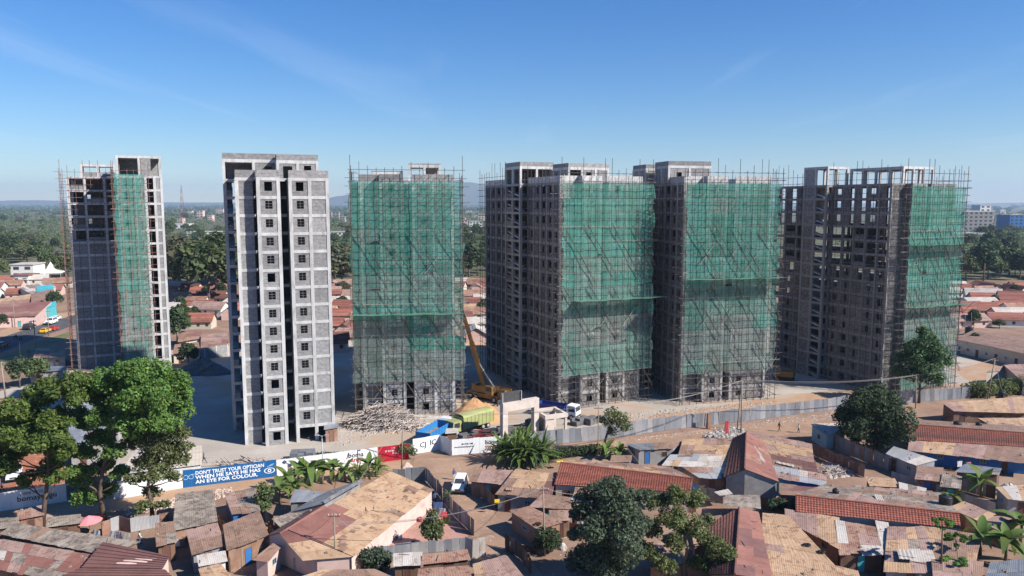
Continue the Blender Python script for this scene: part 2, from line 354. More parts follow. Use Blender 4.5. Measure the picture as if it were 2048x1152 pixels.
# ------------------------------------------------------------------ mesh helpers
R = random.Random(11)
def empty(name, loc=(0, 0, 0), rz=0.0, label=None, cat=None, group=None):
    o = bpy.data.objects.new(name, None); C.objects.link(o)
    o.location = loc; o.rotation_euler = (0, 0, rz); o.empty_display_size = .2
    if label: tag(o, label, cat, group)
    return o
def tag(o, label, cat=None, group=None, kind=None):
    if label: o['label'] = label
    if cat: o['category'] = cat
    if group: o['group'] = group
    if kind: o['kind'] = kind
    return o
def link(name, me, parent=None, loc=(0, 0, 0), rot=(0, 0, 0), scale=(1, 1, 1)):
    o = bpy.data.objects.new(name, me); C.objects.link(o)
    o.location = loc; o.rotation_euler = rot; o.scale = scale
    if parent: o.parent = parent
    return o
def copy_tree(o, parent=None):
    c = o.copy(); C.objects.link(c); c.parent = parent
    for ch in o.children: copy_tree(ch, c)
    return c
class MB:
    def __init__(s): s.v, s.f, s.m = [], [], []
    def poly(s, pts, mi=0):
        i = len(s.v); s.v += [tuple(p) for p in pts]; s.f.append(tuple(range(i, i + len(pts)))); s.m.append(mi)
    def box(s, x0, y0, z0, x1, y1, z1, mi=0):
        i = len(s.v)
        s.v += [(x0, y0, z0), (x1, y0, z0), (x1, y1, z0), (x0, y1, z0), (x0, y0, z1), (x1, y0, z1), (x1, y1, z1), (x0, y1, z1)]
        s.f += [tuple(i + k for k in q) for q in ((0, 3, 2, 1), (4, 5, 6, 7), (0, 1, 5, 4), (1, 2, 6, 5), (2, 3, 7, 6), (3, 0, 4, 7))]; s.m += [mi] * 6
        return s
    def prism(s, bottom, top, mi=0):
        n = len(bottom); i = len(s.v); s.v += [tuple(p) for p in bottom] + [tuple(p) for p in top]
        s.f.append(tuple(i + k for k in reversed(range(n)))); s.f.append(tuple(i + n + k for k in range(n)))
        s.f += [(i + k, i + (k + 1) % n, i + n + (k + 1) % n, i + n + k) for k in range(n)]; s.m += [mi] * (n + 2)
        return s
    def tube(s, p, q, r0, r1=None, n=6, mi=0):
        p, q = Vector(p), Vector(q); r1 = r0 if r1 is None else r1
        d = (q - p).normalized(); a = d.orthogonal().normalized(); b = d.cross(a)
        i = len(s.v)
        for c, r in ((p, r0), (q, r1)):
            for k in range(n):
                t = 2 * math.pi * k / n
                s.v.append(tuple(c + a * (r * math.cos(t)) + b * (r * math.sin(t))))
        s.f += [(i + k, i + (k + 1) % n, i + n + (k + 1) % n, i + n + k) for k in range(n)] + [tuple(i + k for k in reversed(range(n))), tuple(i + n + k for k in range(n))]
        s.m += [mi] * (n + 2)
        return s
    def path(s, pts, radii, n=6, mi=0):
        """one continuous tapered tube through pts"""
        i = len(s.v); pts = [Vector(p) for p in pts]; a = None
        for k, (p, r) in enumerate(zip(pts, radii)):
            d = (pts[min(k + 1, len(pts) - 1)] - pts[max(k - 1, 0)]).normalized()
            a = d.orthogonal().normalized() if a is None else (a - d * a.dot(d)).normalized()
            b = d.cross(a)
            for j in range(n):
                t = 2 * math.pi * j / n; s.v.append(tuple(p + a * (r * math.cos(t)) + b * (r * math.sin(t))))
        for k in range(len(pts) - 1):
            for j in range(n):
                s.f.append((i + k * n + j, i + k * n + (j + 1) % n, i + (k + 1) * n + (j + 1) % n, i + (k + 1) * n + j)); s.m.append(mi)
        s.f.append(tuple(i + j for j in reversed(range(n)))); s.f.append(tuple(i + (len(pts) - 1) * n + j for j in range(n))); s.m += [mi, mi]
        return s
    def lathe(s, prof, c=(0, 0, 0), n=16, mi=0):
        i = len(s.v)
        for r, z in prof:
            for k in range(n):
                t = 2 * math.pi * k / n; s.v.append((c[0] + r * math.cos(t), c[1] + r * math.sin(t), c[2] + z))
        for j in range(len(prof) - 1):
            for k in range(n):
                s.f.append((i + j * n + k, i + j * n + (k + 1) % n, i + (j + 1) * n + (k + 1) % n, i + (j + 1) * n + k)); s.m.append(mi)
        return s
    def mesh(s, name, *mats, smooth=False):
        me = bpy.data.meshes.new(name); me.from_pydata(s.v, [], s.f)
        for m in mats: me.materials.append(MAT[m] if isinstance(m, str) else m)
        if len(mats) > 1: me.polygons.foreach_set('material_index', s.m)
        if smooth: me.polygons.foreach_set('use_smooth', [True] * len(me.polygons))
        return me
    def build(s, name, mat, parent=None, loc=(0, 0, 0), rot=(0, 0, 0), smooth=False):
        mats = mat if isinstance(mat, (list, tuple)) else (mat,)
        return link(name, s.mesh(name, *mats, smooth=smooth), parent, loc, rot)
CACHE = {}
def cached(key, fn):
    if key not in CACHE: CACHE[key] = fn()
    return CACHE[key]
def boxmesh(name, dims, mat):
    """box with one corner at the origin"""
    d = tuple(round(x, 2) for x in dims)
    return cached((name, d, mat), lambda: MB().box(0, 0, 0, *d).mesh(name, mat))
def polemesh(mat):
    return cached(('pole', mat), lambda: MB().tube((0, 0, 0), (0, 0, 1), 1, n=6).mesh('pole', mat))
def pole(name, p, q, r, mat, parent):
    p, q = Vector(p), Vector(q); d = q - p
    return link(name, polemesh(mat), parent, p, d.to_track_quat('Z', 'Y').to_euler(), (r, r, d.length))
def sheet(name, pts, z, mat, label=None):
    """a flat piece of ground given by photo pixels"""
    mb = MB(); mb.poly([at(x, y, z) for x, y in pts])
    o = mb.build(name, mat); tag(o, label, kind='structure'); return o

# ------------------------------------------------------------------ setting: ground, hills, haze, yards, roads
g = MB()
gx = [-12500, -3000, -800, -300, -150, 0, 150, 300, 800, 3000, 12500]
gy = [-2000, -300, 0, 60, 120, 180, 260, 400, 700, 1500, 4000, 12800]
for y in gy:
    for x in gx: g.v.append((x, y, 0))
for j in range(len(gy) - 1):
    for i in range(len(gx) - 1):
        a = j * len(gx) + i; g.f.append((a, a + 1, a + 1 + len(gx), a + len(gx))); g.m.append(0)
tag(g.build('ground', 'soil'), None, kind='structure')
M('hill_land', (.06, .075, .04), (.10, .09, .05), scale=.004, rnd=0)
def hill(x0, x1, Y, prof, depth):
    """ridge whose skyline follows prof (photo x -> photo y)"""
    mb = MB(); n = 60; rows = 5
    for i in range(n + 1):
        xx = x0 + (x1 - x0) * i / n
        yy = np.interp(xx, [p[0] for p in prof], [p[1] for p in prof]) + R.uniform(-.5, .5)
        top = atY(xx, yy, Y)
        for r in range(rows + 1):
            f = r / rows
            hh = max(top.z, 1) * (math.sin(f * math.pi / 2) ** 1.3)
            mb.v.append((top.x, Y - depth * (1 - f), hh - (.5 if r == 0 else 0)))
    for i in range(n):
        for r in range(rows):
            a = i * (rows + 1) + r; mb.f.append((a, a + rows + 1, a + rows + 2, a + 1)); mb.m.append(0)
    tag(mb.build('hill', 'hill_land', smooth=True), None, kind='structure')
hill(-470, 2510, 12300, [(-470, 402), (0, 402), (60, 400), (120, 402), (330, 404), (450, 405), (640, 405), (700, 404), (1000, 405), (1500, 406), (1920, 407), (2100, 405), (2510, 404)], 900)
hill(560, 1180, 11000, [(560, 406), (640, 402), (672, 393), (700, 389), (740, 396), (800, 388), (860, 379), (905, 369), (935, 364), (965, 368), (1000, 378), (1060, 388), (1120, 398), (1180, 406)], 900)

hz = MB().box(-12900, -2400, -1, 12900, 13200, 372)
hm = bpy.data.materials.new('haze_air'); hm.use_nodes = True
ht = hm.node_tree; ht.nodes.remove(ht.nodes['Principled BSDF'])
pv = ht.nodes.new('ShaderNodeVolumePrincipled')
pv.inputs['Color'].default_value = (.60, .78, 1.0, 1); pv.inputs['Density'].default_value = 0.000085; pv.inputs['Anisotropy'].default_value = 0.1
ht.links.new(pv.outputs[0], ht.nodes['Material Output'].inputs['Volume'])
MAT['haze_air'] = hm
HAZE = tag(hz.build('haze', 'haze_air'), None, kind='stuff')

sheet('site_yard', [(-60, 800), (90, 790), (140, 880), (225, 955), (365, 968), (555, 938), (820, 905), (1000, 896), (1085, 884), (1200, 866), (1500, 831), (1700, 808), (1945, 786), (1990, 730), (1700, 655), (1000, 655), (640, 680), (330, 690), (130, 745)], .006, 'yard')
sheet('dirt_track', [(1290, 848), (1400, 838), (1540, 812), (1690, 795), (1830, 782), (1925, 776), (1930, 768), (1700, 780), (1560, 790), (1480, 806), (1300, 830)], .012, 'orange_dirt')
sheet('front_road', [(818, 950), (830, 915), (905, 915), (1000, 908), (1100, 896), (1250, 878), (1500, 848), (1690, 824), (1830, 808), (1840, 818), (1700, 842), (1690, 858), (1560, 872), (1480, 880), (1250, 890), (1110, 903), (1040, 915), (960, 925), (935, 945), (948, 985), (985, 1020), (1010, 1060), (1060, 1115), (1110, 1190), (1000, 1190), (955, 1110), (940, 1060), (900, 1010), (872, 970), (850, 945)], .010, 'track_dirt')
sheet('front_verge', [(-40, 1030), (-40, 1010), (130, 1000), (365, 975), (555, 950), (760, 922), (820, 915), (822, 950), (700, 960), (560, 975), (430, 985), (330, 1010), (100, 1040)], .012, 'orange_dirt')
sheet('compound_floor', [(763, 1108), (715, 1125), (860, 985), (885, 1000), (945, 1085), (930, 1098)], .02, 'court')
sheet('red_earth_lane', [(-80, 900), (60, 862), (120, 880), (135, 990), (60, 1005), (-80, 1015)], .014, 'red_dirt')
sheet('road', [(-160, 742), (0, 706), (60, 681), (135, 655), (180, 640), (180, 622), (135, 634), (60, 656), (0, 676), (-160, 712)], .014, 'asphalt')
sheet('grass_verge', [(-60, 765), (0, 737), (60, 706), (140, 674), (140, 662), (60, 690), (0, 716), (-60, 742)], .010, 'grass')
sheet('road_shoulder', [(-160, 722), (0, 676), (60, 657), (180, 622), (180, 616), (110, 628), (60, 640), (0, 662), (-160, 700)], .008, 'orange_dirt')
sheet('right_yard', [(1905, 738), (1990, 720), (2120, 735), (2120, 775), (1990, 768), (1950, 772)], .010, 'orange_dirt')

# ------------------------------------------------------------------ towers
FH, NF = 2.95, 15
TOP = FH * NF
def edge_info(p, q):
    p, q = Vector(p), Vector(q); d = q - p; L = d.length; d = d / L
    return p, d, L, Vector((d.y, -d.x)), math.atan2(d.y, d.x)
def hole_panel(w, h, x0, x1, z0, z1, t, mat):
    def mk():
        mb = MB()
        mb.box(0, 0, 0, x0, t, h); mb.box(x1, 0, 0, w, t, h); mb.box(x0, 0, 0, x1, t, z0); mb.box(x0, 0, z1, x1, t, h)
        return mb.mesh('wall_panel', mat)
    return cached(('hp', round(w, 2), round(h, 2), round(x0, 2), round(x1, 2), round(z0, 2), round(z1, 2), mat), mk)
def bars(w, h):
    def mk():
        mb = MB(); b = .042
        mb.box(0, 0, 0, b, .05, h); mb.box(w - b, 0, 0, w, .05, h); mb.box(b, 0, 0, w - b, .05, b); mb.box(b, 0, h - b, w - b, .05, h)
        mb.box(w / 2 - b / 2, .005, b, w / 2 + b / 2, .045, h - b)
        for k in (1, 2): mb.box(b, .01, h * k / 3 - .02, w - b, .04, h * k / 3 + .025)
        return mb.mesh('window', 'steel_grey')
    return cached(('bars', round(w, 2), round(h, 2)), mk)
def storeys(T, pts, bays, z0, nfl, fh, typ, mats=('concrete', 'concrete', 'block'), cw=.55, bh=.5, slab=True, parapet=0.0, skip_par=()):
    n = len(pts); cm, bm, pm = mats
    E_ = [edge_info(pts[i], pts[(i + 1) % n]) for i in range(n)]
    H = nfl * fh
    for i in range(n):
        p, d, L, nr, ang = E_[i]; pn = E_[i - 1][3]
        c = p - (nr + pn) * (cw / 2)
        link('column', boxmesh('column', (cw, cw, H + .004 * (i % 3)), cm), T, (c.x - cw / 2, c.y - cw / 2, z0))
        fr = bays[i]; tot = sum(fr); s = 0; cuts = [0]
        for f in fr: s += f / tot * L; cuts.append(s)
        for c_ in cuts[1:-1]:
            q = p + d * (c_ - cw / 2) - nr * .0
            link('column', boxmesh('column', (cw, cw - .04, H - .01), cm), T, (q.x, q.y, z0), (0, 0, ang))
        for k in range(1, nfl + 1):
            bl = L - .3
            if bl < .3: continue
            q = p + d * .15 - nr * .03
            link('beam', boxmesh('beam', (bl, .3, bh), bm), T, (q.x, q.y, z0 + k * fh - bh), (0, 0, ang))
        for b in range(len(fr)):
            x0, x1 = cuts[b] + cw * .5, cuts[b + 1] - cw * .5
            if b == 0: x0 = cw * .9
            if b == len(fr) - 1: x1 = L - cw * .9
            w = x1 - x0
            if w < .25: continue
            for k in range(nfl):
                ty = typ(i, b, k)
                if ty == 'open': continue
                h = fh - bh
                q = p + d * x0 - nr * .10
                loc = (q.x, q.y, z0 + k * fh)
                if ty == 'low':
                    link('wall_panel', boxmesh('wall_panel', (w, .15, 1.0), pm), T, loc, (0, 0, ang)); continue
                if ty == 'half':
                    link('wall_panel', boxmesh('wall_panel', (w * .55, .15, h), pm), T, loc, (0, 0, ang)); continue
                if ty in ('win', 'hole', 'door', 'tall'):
                    ww, zz0, zz1 = {'win': (1.15, .85, 2.15), 'hole': (1.2, .8, 2.25), 'door': (1.5, .0, 2.1), 'tall': (.75, .75, 2.1)}[ty]
                    ww = min(ww, w * .7); a = (w - ww) / 2
                    po = link('wall_panel', hole_panel(w, h, a, a + ww, max(zz0, .02), zz1, .15, pm), T, loc, (0, 0, ang))
                    if ty == 'win': link('window', bars(ww, zz1 - zz0), po, (a, .06, zz0))
                    continue
                link('wall_panel', boxmesh('wall_panel', (w, .15, h), pm), T, loc, (0, 0, ang))
        if parapet and i not in skip_par:
            q = p + d * .05 - nr * .04
            link('parapet', boxmesh('parapet', (L - .1, .18, parapet), 'block' if pm == 'block' else 'concrete'), T, (q.x, q.y, z0 + H + .006), (0, 0, ang))
    if slab:
        ins = [Vector(pts[i]) - (E_[i][3] + E_[i - 1][3]) * .36 for i in range(n)]
        sm = MB(); sm.prism([(v.x, v.y, 0) for v in ins], [(v.x, v.y, .16) for v in ins]); me = sm.mesh('floor_slab', bm)
        for k in range(1, nfl + 1): link('floor_slab', me, T, (0, 0, z0 + k * fh - .17))
def plan(Wd, D, y0, y1, b=.22, c=.47, s=.56):
    b, c, s = b * Wd, c * Wd, s * Wd
    return [(0, 1.7), (b, 1.7), (b, 0), (c, 0), (c, 3.8), (s, 3.8), (s, .3), (Wd, .3), (Wd, D), (0, D), (0, y1), (-1.9, y1), (-1.9, y0), (0, y0)]
def plan_bays(D, y0, y1, fine=True):
    nb = max(2, round((D - y1) / 3.4)) if fine else 2
    nf = max(2, round(y0 / 3.2)) if fine else 2
    return [[1], [1], [1], [1], [1], [1], [.52, .48], [1, 1], [1, 1], [1] * nb, [1], [1, 1], [1], [1] * nf]
def penthouse(T, x0, y0, x1, y1, h, typ, par=.85, bays=None, z0=TOP, mats=('concrete', 'concrete', 'block')):
    storeys(T, [(x0, y0), (x1, y0), (x1, y1), (x0, y1)], bays or [[1, 1], [1, 1], [1, 1], [1, 1]], z0, 1, h, typ, mats, cw=.45, bh=.55, parapet=par)
TOWERS = {}
def tower(key, P, th, Wd, D, label, left, ys, see=False, pent=(), front_only=False, mats=('concrete', 'concrete', 'block'), smats=None, par=1.2):
    T = empty('tower_block', (P[0], P[1], 0), math.radians(th), label, 'tower', 'concrete tower blocks under construction')
    TOWERS[key] = (T, Wd, D)
    y0, y1 = ys
    pts = plan(Wd, D, y0, y1); bays = plan_bays(D, y0, y1, left)
    def typ(i, b, k):
        if i == 0: return 'blank'
        if i == 2: return ('win' if 0 < k < 14 and (k, key) not in ((3, 'bare'), (9, 'bare')) else 'hole')
        if i == 6: return ('open' if (k == 0 and key == 'bare') else ('win' if 0 < k < 14 else 'hole') if b == 0 else 'blank')
        if i == 4: return 'open'
        if i in (9, 13):
            if see and k >= 8: return ('open', 'half', 'low', 'half', 'open', 'hole')[(b * 2 + k // 3 + i) % 6]
            return ('tall', 'hole', 'tall', 'blank')[(b + (k // 4) * (1 if left else 0)) % 4]
        if i == 11: return 'open' if b == 1 else ('blank' if see else 'low')
        if i == 12: return 'open' if (k % 2 and not see) else 'low'
        if i in (7, 8) and see and k >= 5: return 'open' if (b + k // 3) % 2 else 'half'
        return 'blank'
    storeys(T, pts, bays, 0, NF, FH, typ, mats, parapet=par, skip_par=(3, 4, 5, 10, 11, 12))
    if not see:
        MB().box(.8, D * .45, .05, Wd - .8, D * .45 + .2, TOP - .7).build('light_block_wall', 'concrete_dark', T)  # unseen inner wall, added to block light through the shell
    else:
        MB().box(.8, D * .45, .05, Wd - .8, D * .45 + .2, FH * 6 - .7).build('light_block_wall', 'concrete_dark', T)
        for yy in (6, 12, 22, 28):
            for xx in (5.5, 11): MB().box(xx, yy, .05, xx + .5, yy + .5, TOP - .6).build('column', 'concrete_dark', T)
    for k in range(NF):                                     # stair flights seen in the open bay of the stair tower
        mb = MB(); za, zb = k * FH + .1, k * FH + FH / 2
        ya, yb = y0 + .8, y1 - .9
        mb.prism([(-1.5, ya, za), (-.4, ya, za), (-.4, yb, zb), (-1.5, yb, zb)], [(-1.5, ya, za + .22), (-.4, ya, za + .22), (-.4, yb, zb + .22), (-1.5, yb, zb + .22)])
        mb.build('stair_flight', 'concrete', T)
    for a in pent: penthouse(T, *a)
    return T
blank = lambda i, b, k: 'blank'
opn = lambda i, b, k: 'open'
def p_left(i, b, k):  return 'hole' if (i == 0 and b == 1) else ('open' if i == 3 or (i == 0 and b == 0) else 'blank')
def p_right(i, b, k): return ('door', 'hole')[b % 2] if i == 0 else 'blank'
tower('bare', (-43.9, 119.8), 20, 14.6, 33, 'bare grey tower block with block walls and no netting', False, (10.5, 17), pent=(
    (-1.9, 10.6, 8.2, 17, 3.4, p_left, 1.0), (6.7, 6.0, 13.6, 10.4, 3.1, p_right, 1.0)))
tower('timber', (-28.2, 138.3), 8, 17.5, 33, 'tower block netted from roof to base behind the timber pole heap', False, (11, 17), pent=(
    (9.2, 9, 15.6, 15, 3.4, lambda i, b, k: 'open' if i in (0, 1) or b else 'blank', .25), (2, 10, 8.2, 15, 2.0, opn, .2)))
tower('crane', (9.9, 144), 24, 18.0, 40, 'tower block with a dark window side facing the yellow crane', True, (16, 24), mats=('concrete_shaded', 'concrete_shaded', 'block_brown_shaded'), pent=(
    (-1.9, 16, 6, 24, 3.6, lambda i, b, k: 'open' if i in (0, 3) else 'blank', .9), (5.2, 8, 14.8, 15, 3.2, lambda i, b, k: ('open', 'hole', 'blank')[b] if i == 0 else 'tall', .8, [[1, 1, 1], [1, 1], [1, 1], [1, 1]])))
tower('rubbish', (34.4, 147.6), 14, 18.6, 38, 'netted tower block whose net hangs behind the twin utility poles', True, (16, 23), mats=('concrete_shaded', 'concrete_shaded', 'block_brown_shaded'), pent=(
    (-.5, 8, 9.2, 14.5, 3.6, lambda i, b, k: ('hole', 'blank')[b % 2] if i == 0 else 'blank', .9), (-1.9, 16, 8, 23, 3.4, lambda i, b, k: 'blank', .8)))
tower('open', (79.2, 154.6), 24, 17.6, 35, 'tower block of open see-through frames behind the feathery tree', True, (17, 24), see=True, mats=('concrete_dark', 'concrete_dark', 'block_brown_shaded'), par=0, pent=(
    (-1.9, 17, 4.5, 24, 4.1, lambda i, b, k: 'open' if (i, b) != (3, 0) else 'blank', .0), (4.0, 2.5, 13.5, 16.2, 3.6, opn, 0, [[1, 1, 1], [1, 1, 1, 1], [1, 1], [1, 1, 1, 1]])))
# the road-side tower has its own plan: a deep recess beside a proud bay
T1 = empty('tower_block', (-100.6, 169.0, 0), math.radians(26), 'narrow netted tower block beside the asphalt road', 'tower', 'concrete tower blocks under construction')
TOWERS['road'] = (T1, 20.5, 30)
def t1typ(i, b, k):
    if i == 0: return ('open', 'open', 'low')[(b + k) % 3] if k > 9 else 'blank'
    if i == 2: return 'open' if b == 2 else ('blank' if b else 'hole')
    if i in (3, 4): return 'tall' if k % 2 else 'blank'
    if i == 5: return ('open', 'half', 'open')[(b + k) % 3] if k > 8 else 'blank'
    return 'blank'
storeys(T1, [(0, 12), (11, 12), (11, 0), (20.5, 0), (20.5, 30), (0, 30)], [[.34, .38, .28], [1, 1], [.38, .24, .2, .18], [1, 1], [1, 1, 1], [1, 1, 1]], 0, NF, 3.1, t1typ, ('concrete', 'concrete', 'block'))
MB().box(.8, 20, .05, 19.7, 20.2, FH * 9).build('light_block_wall', 'concrete_dark', T1)  # same added inner wall, stops light coming through the lower storeys
penthouse(T1, 11, .4, 20.4, 9, 4.6, lambda i, b, k: ('open' if b == 0 else 'half') if i == 0 else 'open' if i == 1 else 'blank', .0, None, 46.5)
penthouse(T1, 3.0, 12.5, 10.4, 18, 3.0, lambda i, b, k: 'low' if i == 0 else 'open', .0, None, 46.5)

# ------------------------------------------------------------------ scaffolds and nets
def scaffold(key, label, xa, xb, sides=(), net=None, catch=(), mat='pole', hi=46.6, step=1.58, lift=1.46, braces=True, front=True, zlow=0.0, yo=-1.25):
    T, Wd, D = TOWERS[key]
    Sc = empty('scaffold', T.location, T.rotation_euler.z, label, 'scaffold', 'timber pole scaffolds around the towers')
    bal = MB()
    def wall(p, q, hi, every=1):
        p, q = Vector((*p, 0)), Vector((*q, 0)); d = q - p; L = d.length; d.normalize(); nr = Vector((d.y, -d.x, 0))
        n = max(1, round(L / step))
        for i in range(n + 1):
            b = p + d * (L * i / n) + nr * R.uniform(-.08, .08)
            h = hi + R.choice((0, .3, 1.0, 2.2))
            lean = Vector((R.uniform(-.1, .1), R.uniform(-.1, .1), 0))
            pole('standard', b + Vector((0, 0, zlow)), b + lean + Vector((0, 0, h)), .05, mat, Sc)
        z = zlow + 1.0
        while z < hi:
            e0, e1 = R.uniform(.2, 1.3), R.uniform(.2, 1.6)
            pole('ledger', p - d * e0 + nr * .07 + Vector((0, 0, z + R.uniform(-.08, .08))), q + d * e1 + nr * .07 + Vector((0, 0, z + R.uniform(-.08, .08))), .042, R.choice((mat, mat, mat, mat, 'pole_pale')), Sc)
            for i in range(0, n + 1, every):                # short putlogs back to the wall
                b = p + d * (L * i / n)
                bal.tube(b + nr * R.uniform(.15, .8) + Vector((0, 0, z)), b - nr * 1.1 + Vector((0, 0, z + R.uniform(-.1, .1))), .038, n=4)
            z += lift * R.uniform(.94, 1.06)
    if front: wall((xa, yo), (xb, yo), hi)
    for p, q, h in sides: wall(p, q, h, 2)
    bo = bal.build('putlogs', 'pole_pale', Sc); bo['kind'] = 'stuff'
    if braces:
        wd = xb - xa; z1 = 41
        for z0 in (36, 24, 12):
            for i in range(4):
                x = xa + .5 + wd * (i / 4.0) + R.uniform(-.5, .5); l = 11.0
                if x + l * .62 > xb + 1: l = (xb + .8 - x) / .62
                if l < 3: continue
                zz = z0 + R.uniform(-.7, .7)
                a = Vector((x, yo - .2, zz)); bb = Vector((x + l * .62, yo - .2, max(zz - l, .3)))
                pole('brace', a, bb, .055, 'pole', Sc); pole('brace', a + Vector((.16, -.05, -.6)), bb + Vector((.14, -.05, .3)), .045, 'pole', Sc)
                if R.random() < .6:
                    m_ = a.lerp(bb, .6); pole('brace', m_ + Vector((-1.4, .1, -1.8)), m_ + Vector((1.5, .1, 1.9)), .05, 'pole_pale', Sc)
    if net:
        nlabel, xs, z0, z1, y, greens = net
        Nt = empty('safety_net', T.location, T.rotation_euler.z, nlabel, 'net', 'green debris nets on the scaffolds')
        nb = max(1, round((z1 - z0) / 2.95))
        for j in range(nb):
            f = j / nb; gq = greens[0] + (greens[1] - greens[0]) * min(1, max(0, (f - .12) / .5)) + R.uniform(-.28, .28); rowmat = 'net_green' if gq > .62 else 'net_mid' if gq > .32 else 'net_faded'
            for i in range(len(xs) - 1):
                a, b = xs[i], xs[i + 1]; za, zb = z0 + (z1 - z0) * j / nb, z0 + (z1 - z0) * (j + 1) / nb
                nx, nz_ = 8, 6; mb = MB(); ph, ph2 = R.uniform(0, 6), R.uniform(0, 6); tear = R.random() < .06
                for r in range(nz_ + 1):
                    for c in range(nx + 1):
                        u, v = c / nx, r / nz_
                        bil = .07 * math.sin(u * 7 + ph) * math.sin(v * math.pi) + .025 * math.sin(u * 19 + ph2)
                        sag = -.12 * math.sin(u * math.pi * 3 + ph) if r == 0 else 0
                        zz = za + (zb - za) * v + sag
                        xx = a + (b - a) * u
                        if (i == 0 and c == 0): xx += .25 * math.sin(zz * 1.3 + ph) - .1
                        if (i == len(xs) - 2 and c == nx): xx += .3 * math.sin(zz * .9 + ph2)
                        if tear and r == 0 and c > nx * .6: zz += (c / nx - .6) * 2.2
                        mb.v.append((xx, y + bil + .05 * (j % 2) + .03 * (i % 2), zz))
                for r in range(nz_):
                    for c in range(nx):
                        q = r * (nx + 1) + c; mb.f.append((q, q + 1, q + nx + 2, q + nx + 1)); mb.m.append(0)
                mb.build('net_sheet', rowmat if R.random() < .8 else R.choice(('net_green', 'net_mid')), Nt, smooth=True)
        for zc_, x0, x1, out in catch:
            mb = MB(); n = 16
            for c in range(n + 1):
                u = c / n; xx = x0 + (x1 - x0) * u; s_ = .25 * math.sin(u * 21) * R.uniform(.4, 1)
                mb.v += [(xx, y - .05, zc_ + .1 * math.sin(u * 13)), (xx, y - out * .5, zc_ + .05 + s_ * .3), (xx + (1.2 if c == n else 0), y - out, zc_ + .12 + s_ * .4)]
            for c in range(n):
                for r in range(2): q = c * 3 + r; mb.f.append((q, q + 3, q + 4, q + 1)); mb.m.append(0)
            mb.build('catch_fan', 'net_fan', Nt, smooth=True)
            for u in (0, .25, .5, .75, 1): pole('fan_strut', (x0 + (x1 - x0) * u, y, zc_ - 2.2), (x0 + (x1 - x0) * u, y - out, zc_ + .7), .045, mat, Sc)
    return Sc
def spread(a, b, n): return [a + (b - a) * i / n for i in range(n + 1)]
scaffold('timber', 'scaffold standing behind the timber pole heap', -1.2, 19.0, sides=(((-1.2, 6), (-1.2, -1.2), 46), ((19, -1.2), (19, 5), 45)), net=('green net covering the tower behind the timber pole heap', spread(-1.5, 19.2, 4), 6.8, 44.2, -.95, (.08, .9)), catch=((19.7, -1.8, 18.6, 3.0),))
scaffold('crane', 'scaffold round the tower beside the yellow crane', -1.0, 19.2, sides=(((-1.3, 15), (-1.3, -1.2), 46), ((-1.3, 40.5), (-1.3, 25), 47), ((19.2, -1.2), (19.2, 3), 45)), net=('green net with one catch fan beside the yellow crane tower side', [-.6, 1.9] + spread(1.9, 20, 3)[1:], 6.6, 44.0, -.95, (.25, .88)), catch=((21.4, 1.6, 20.5, 3.2),))
scaffold('rubbish', 'scaffold on the tower behind the twin utility poles', -.8, 20.0, sides=(((-1.3, 15), (-1.3, -1.2), 46), ((20, -1.2), (20, 4), 45)), net=('faded green net hanging behind the twin utility poles', spread(-.6, 19.8, 4), 6.2, 44.0, -.95, (.08, .78)), catch=((25.3, -.8, 20.4, 3.2),))
scaffold('open', 'scaffold on the see-through frame tower by the feathery tree', .6, 19.2, sides=(((-1.3, 16), (-1.3, -1.2), 47), ((-1.3, 35.5), (-1.3, 25), 47), ((19, -1.2), (19, 6), 46)), net=('green net with two catch fans above the feathery tree', spread(2.6, 19.3, 3), 1.0, 43.6, -.95, (.1, .95)), catch=((31.5, 2.4, 20.4, 2.6), (18.6, 2.4, 20.4, 2.6)), hi=47)
scaffold('road', 'reddish scaffold on the tower beside the asphalt road', 10.2, 17.5, sides=(((-1.2, 16), (-1.2, 10.8), 47.4), ((-1.2, 10.8), (10.0, 10.8), 48.2), ((9.9, 10.5), (9.9, -1.2), 48)), net=('narrow pale green net strip on the tower beside the road', spread(10.3, 16.6, 2), 2.0, 46.8, -.95, (.3, .85)), mat='pole_red', hi=48, braces=False)

# ------------------------------------------------------------------ houses and shacks
def bil(A, B, C_, D, u, v):
    return (A * (1 - u) + B * u) * (1 - v) + (D * (1 - u) + C_ * u) * v
def roof_sheets(H, O_, A, B, C_, D, mats, pw=1.15, ph=2.6, gap=0.0, name='roof_sheet', rough=1.0, matfn=None):
    n = max(1, round((B - A).length / pw)); m = max(1, round((D - A).length / ph))
    nr = (B - A).cross(D - A).normalized()
    if nr.z < 0: nr = -nr
    for j in range(m):
        for i in range(n):
            u0, u1, v0, v1 = i / n, (i + 1) / n, j / m, (j + 1) / m
            if j < m - 1: v1 += .04
            elif rough: v1 += R.uniform(-.01, .05) * rough
            if j == 0 and rough: v0 -= R.uniform(0, .03) * rough
            lift = .02 * (m - j) + .008 * (i % 2) + R.uniform(0, .035) * rough
            mb = MB(); k = 10
            for v in (v0, v1):
                for s in range(k + 1):
                    u = u0 + (u1 - u0) * (s / k) + (gap if s == 0 else 0)
                    p = bil(A, B, C_, D, u, v) + nr * (lift + (.014 if s % 2 else 0)) - O_
                    mb.v.append(tuple(p))
            for s in range(k): mb.f.append((s, s + 1, s + k + 2, s + k + 1)); mb.m.append(0)
            if i == 0 or R.random() < .45: cur = R.choice(mats)
            if matfn: cur = matfn((u0 + u1) / 2, (v0 + v1) / 2) or R.choice(mats)
            mb.build(name, cur, H)
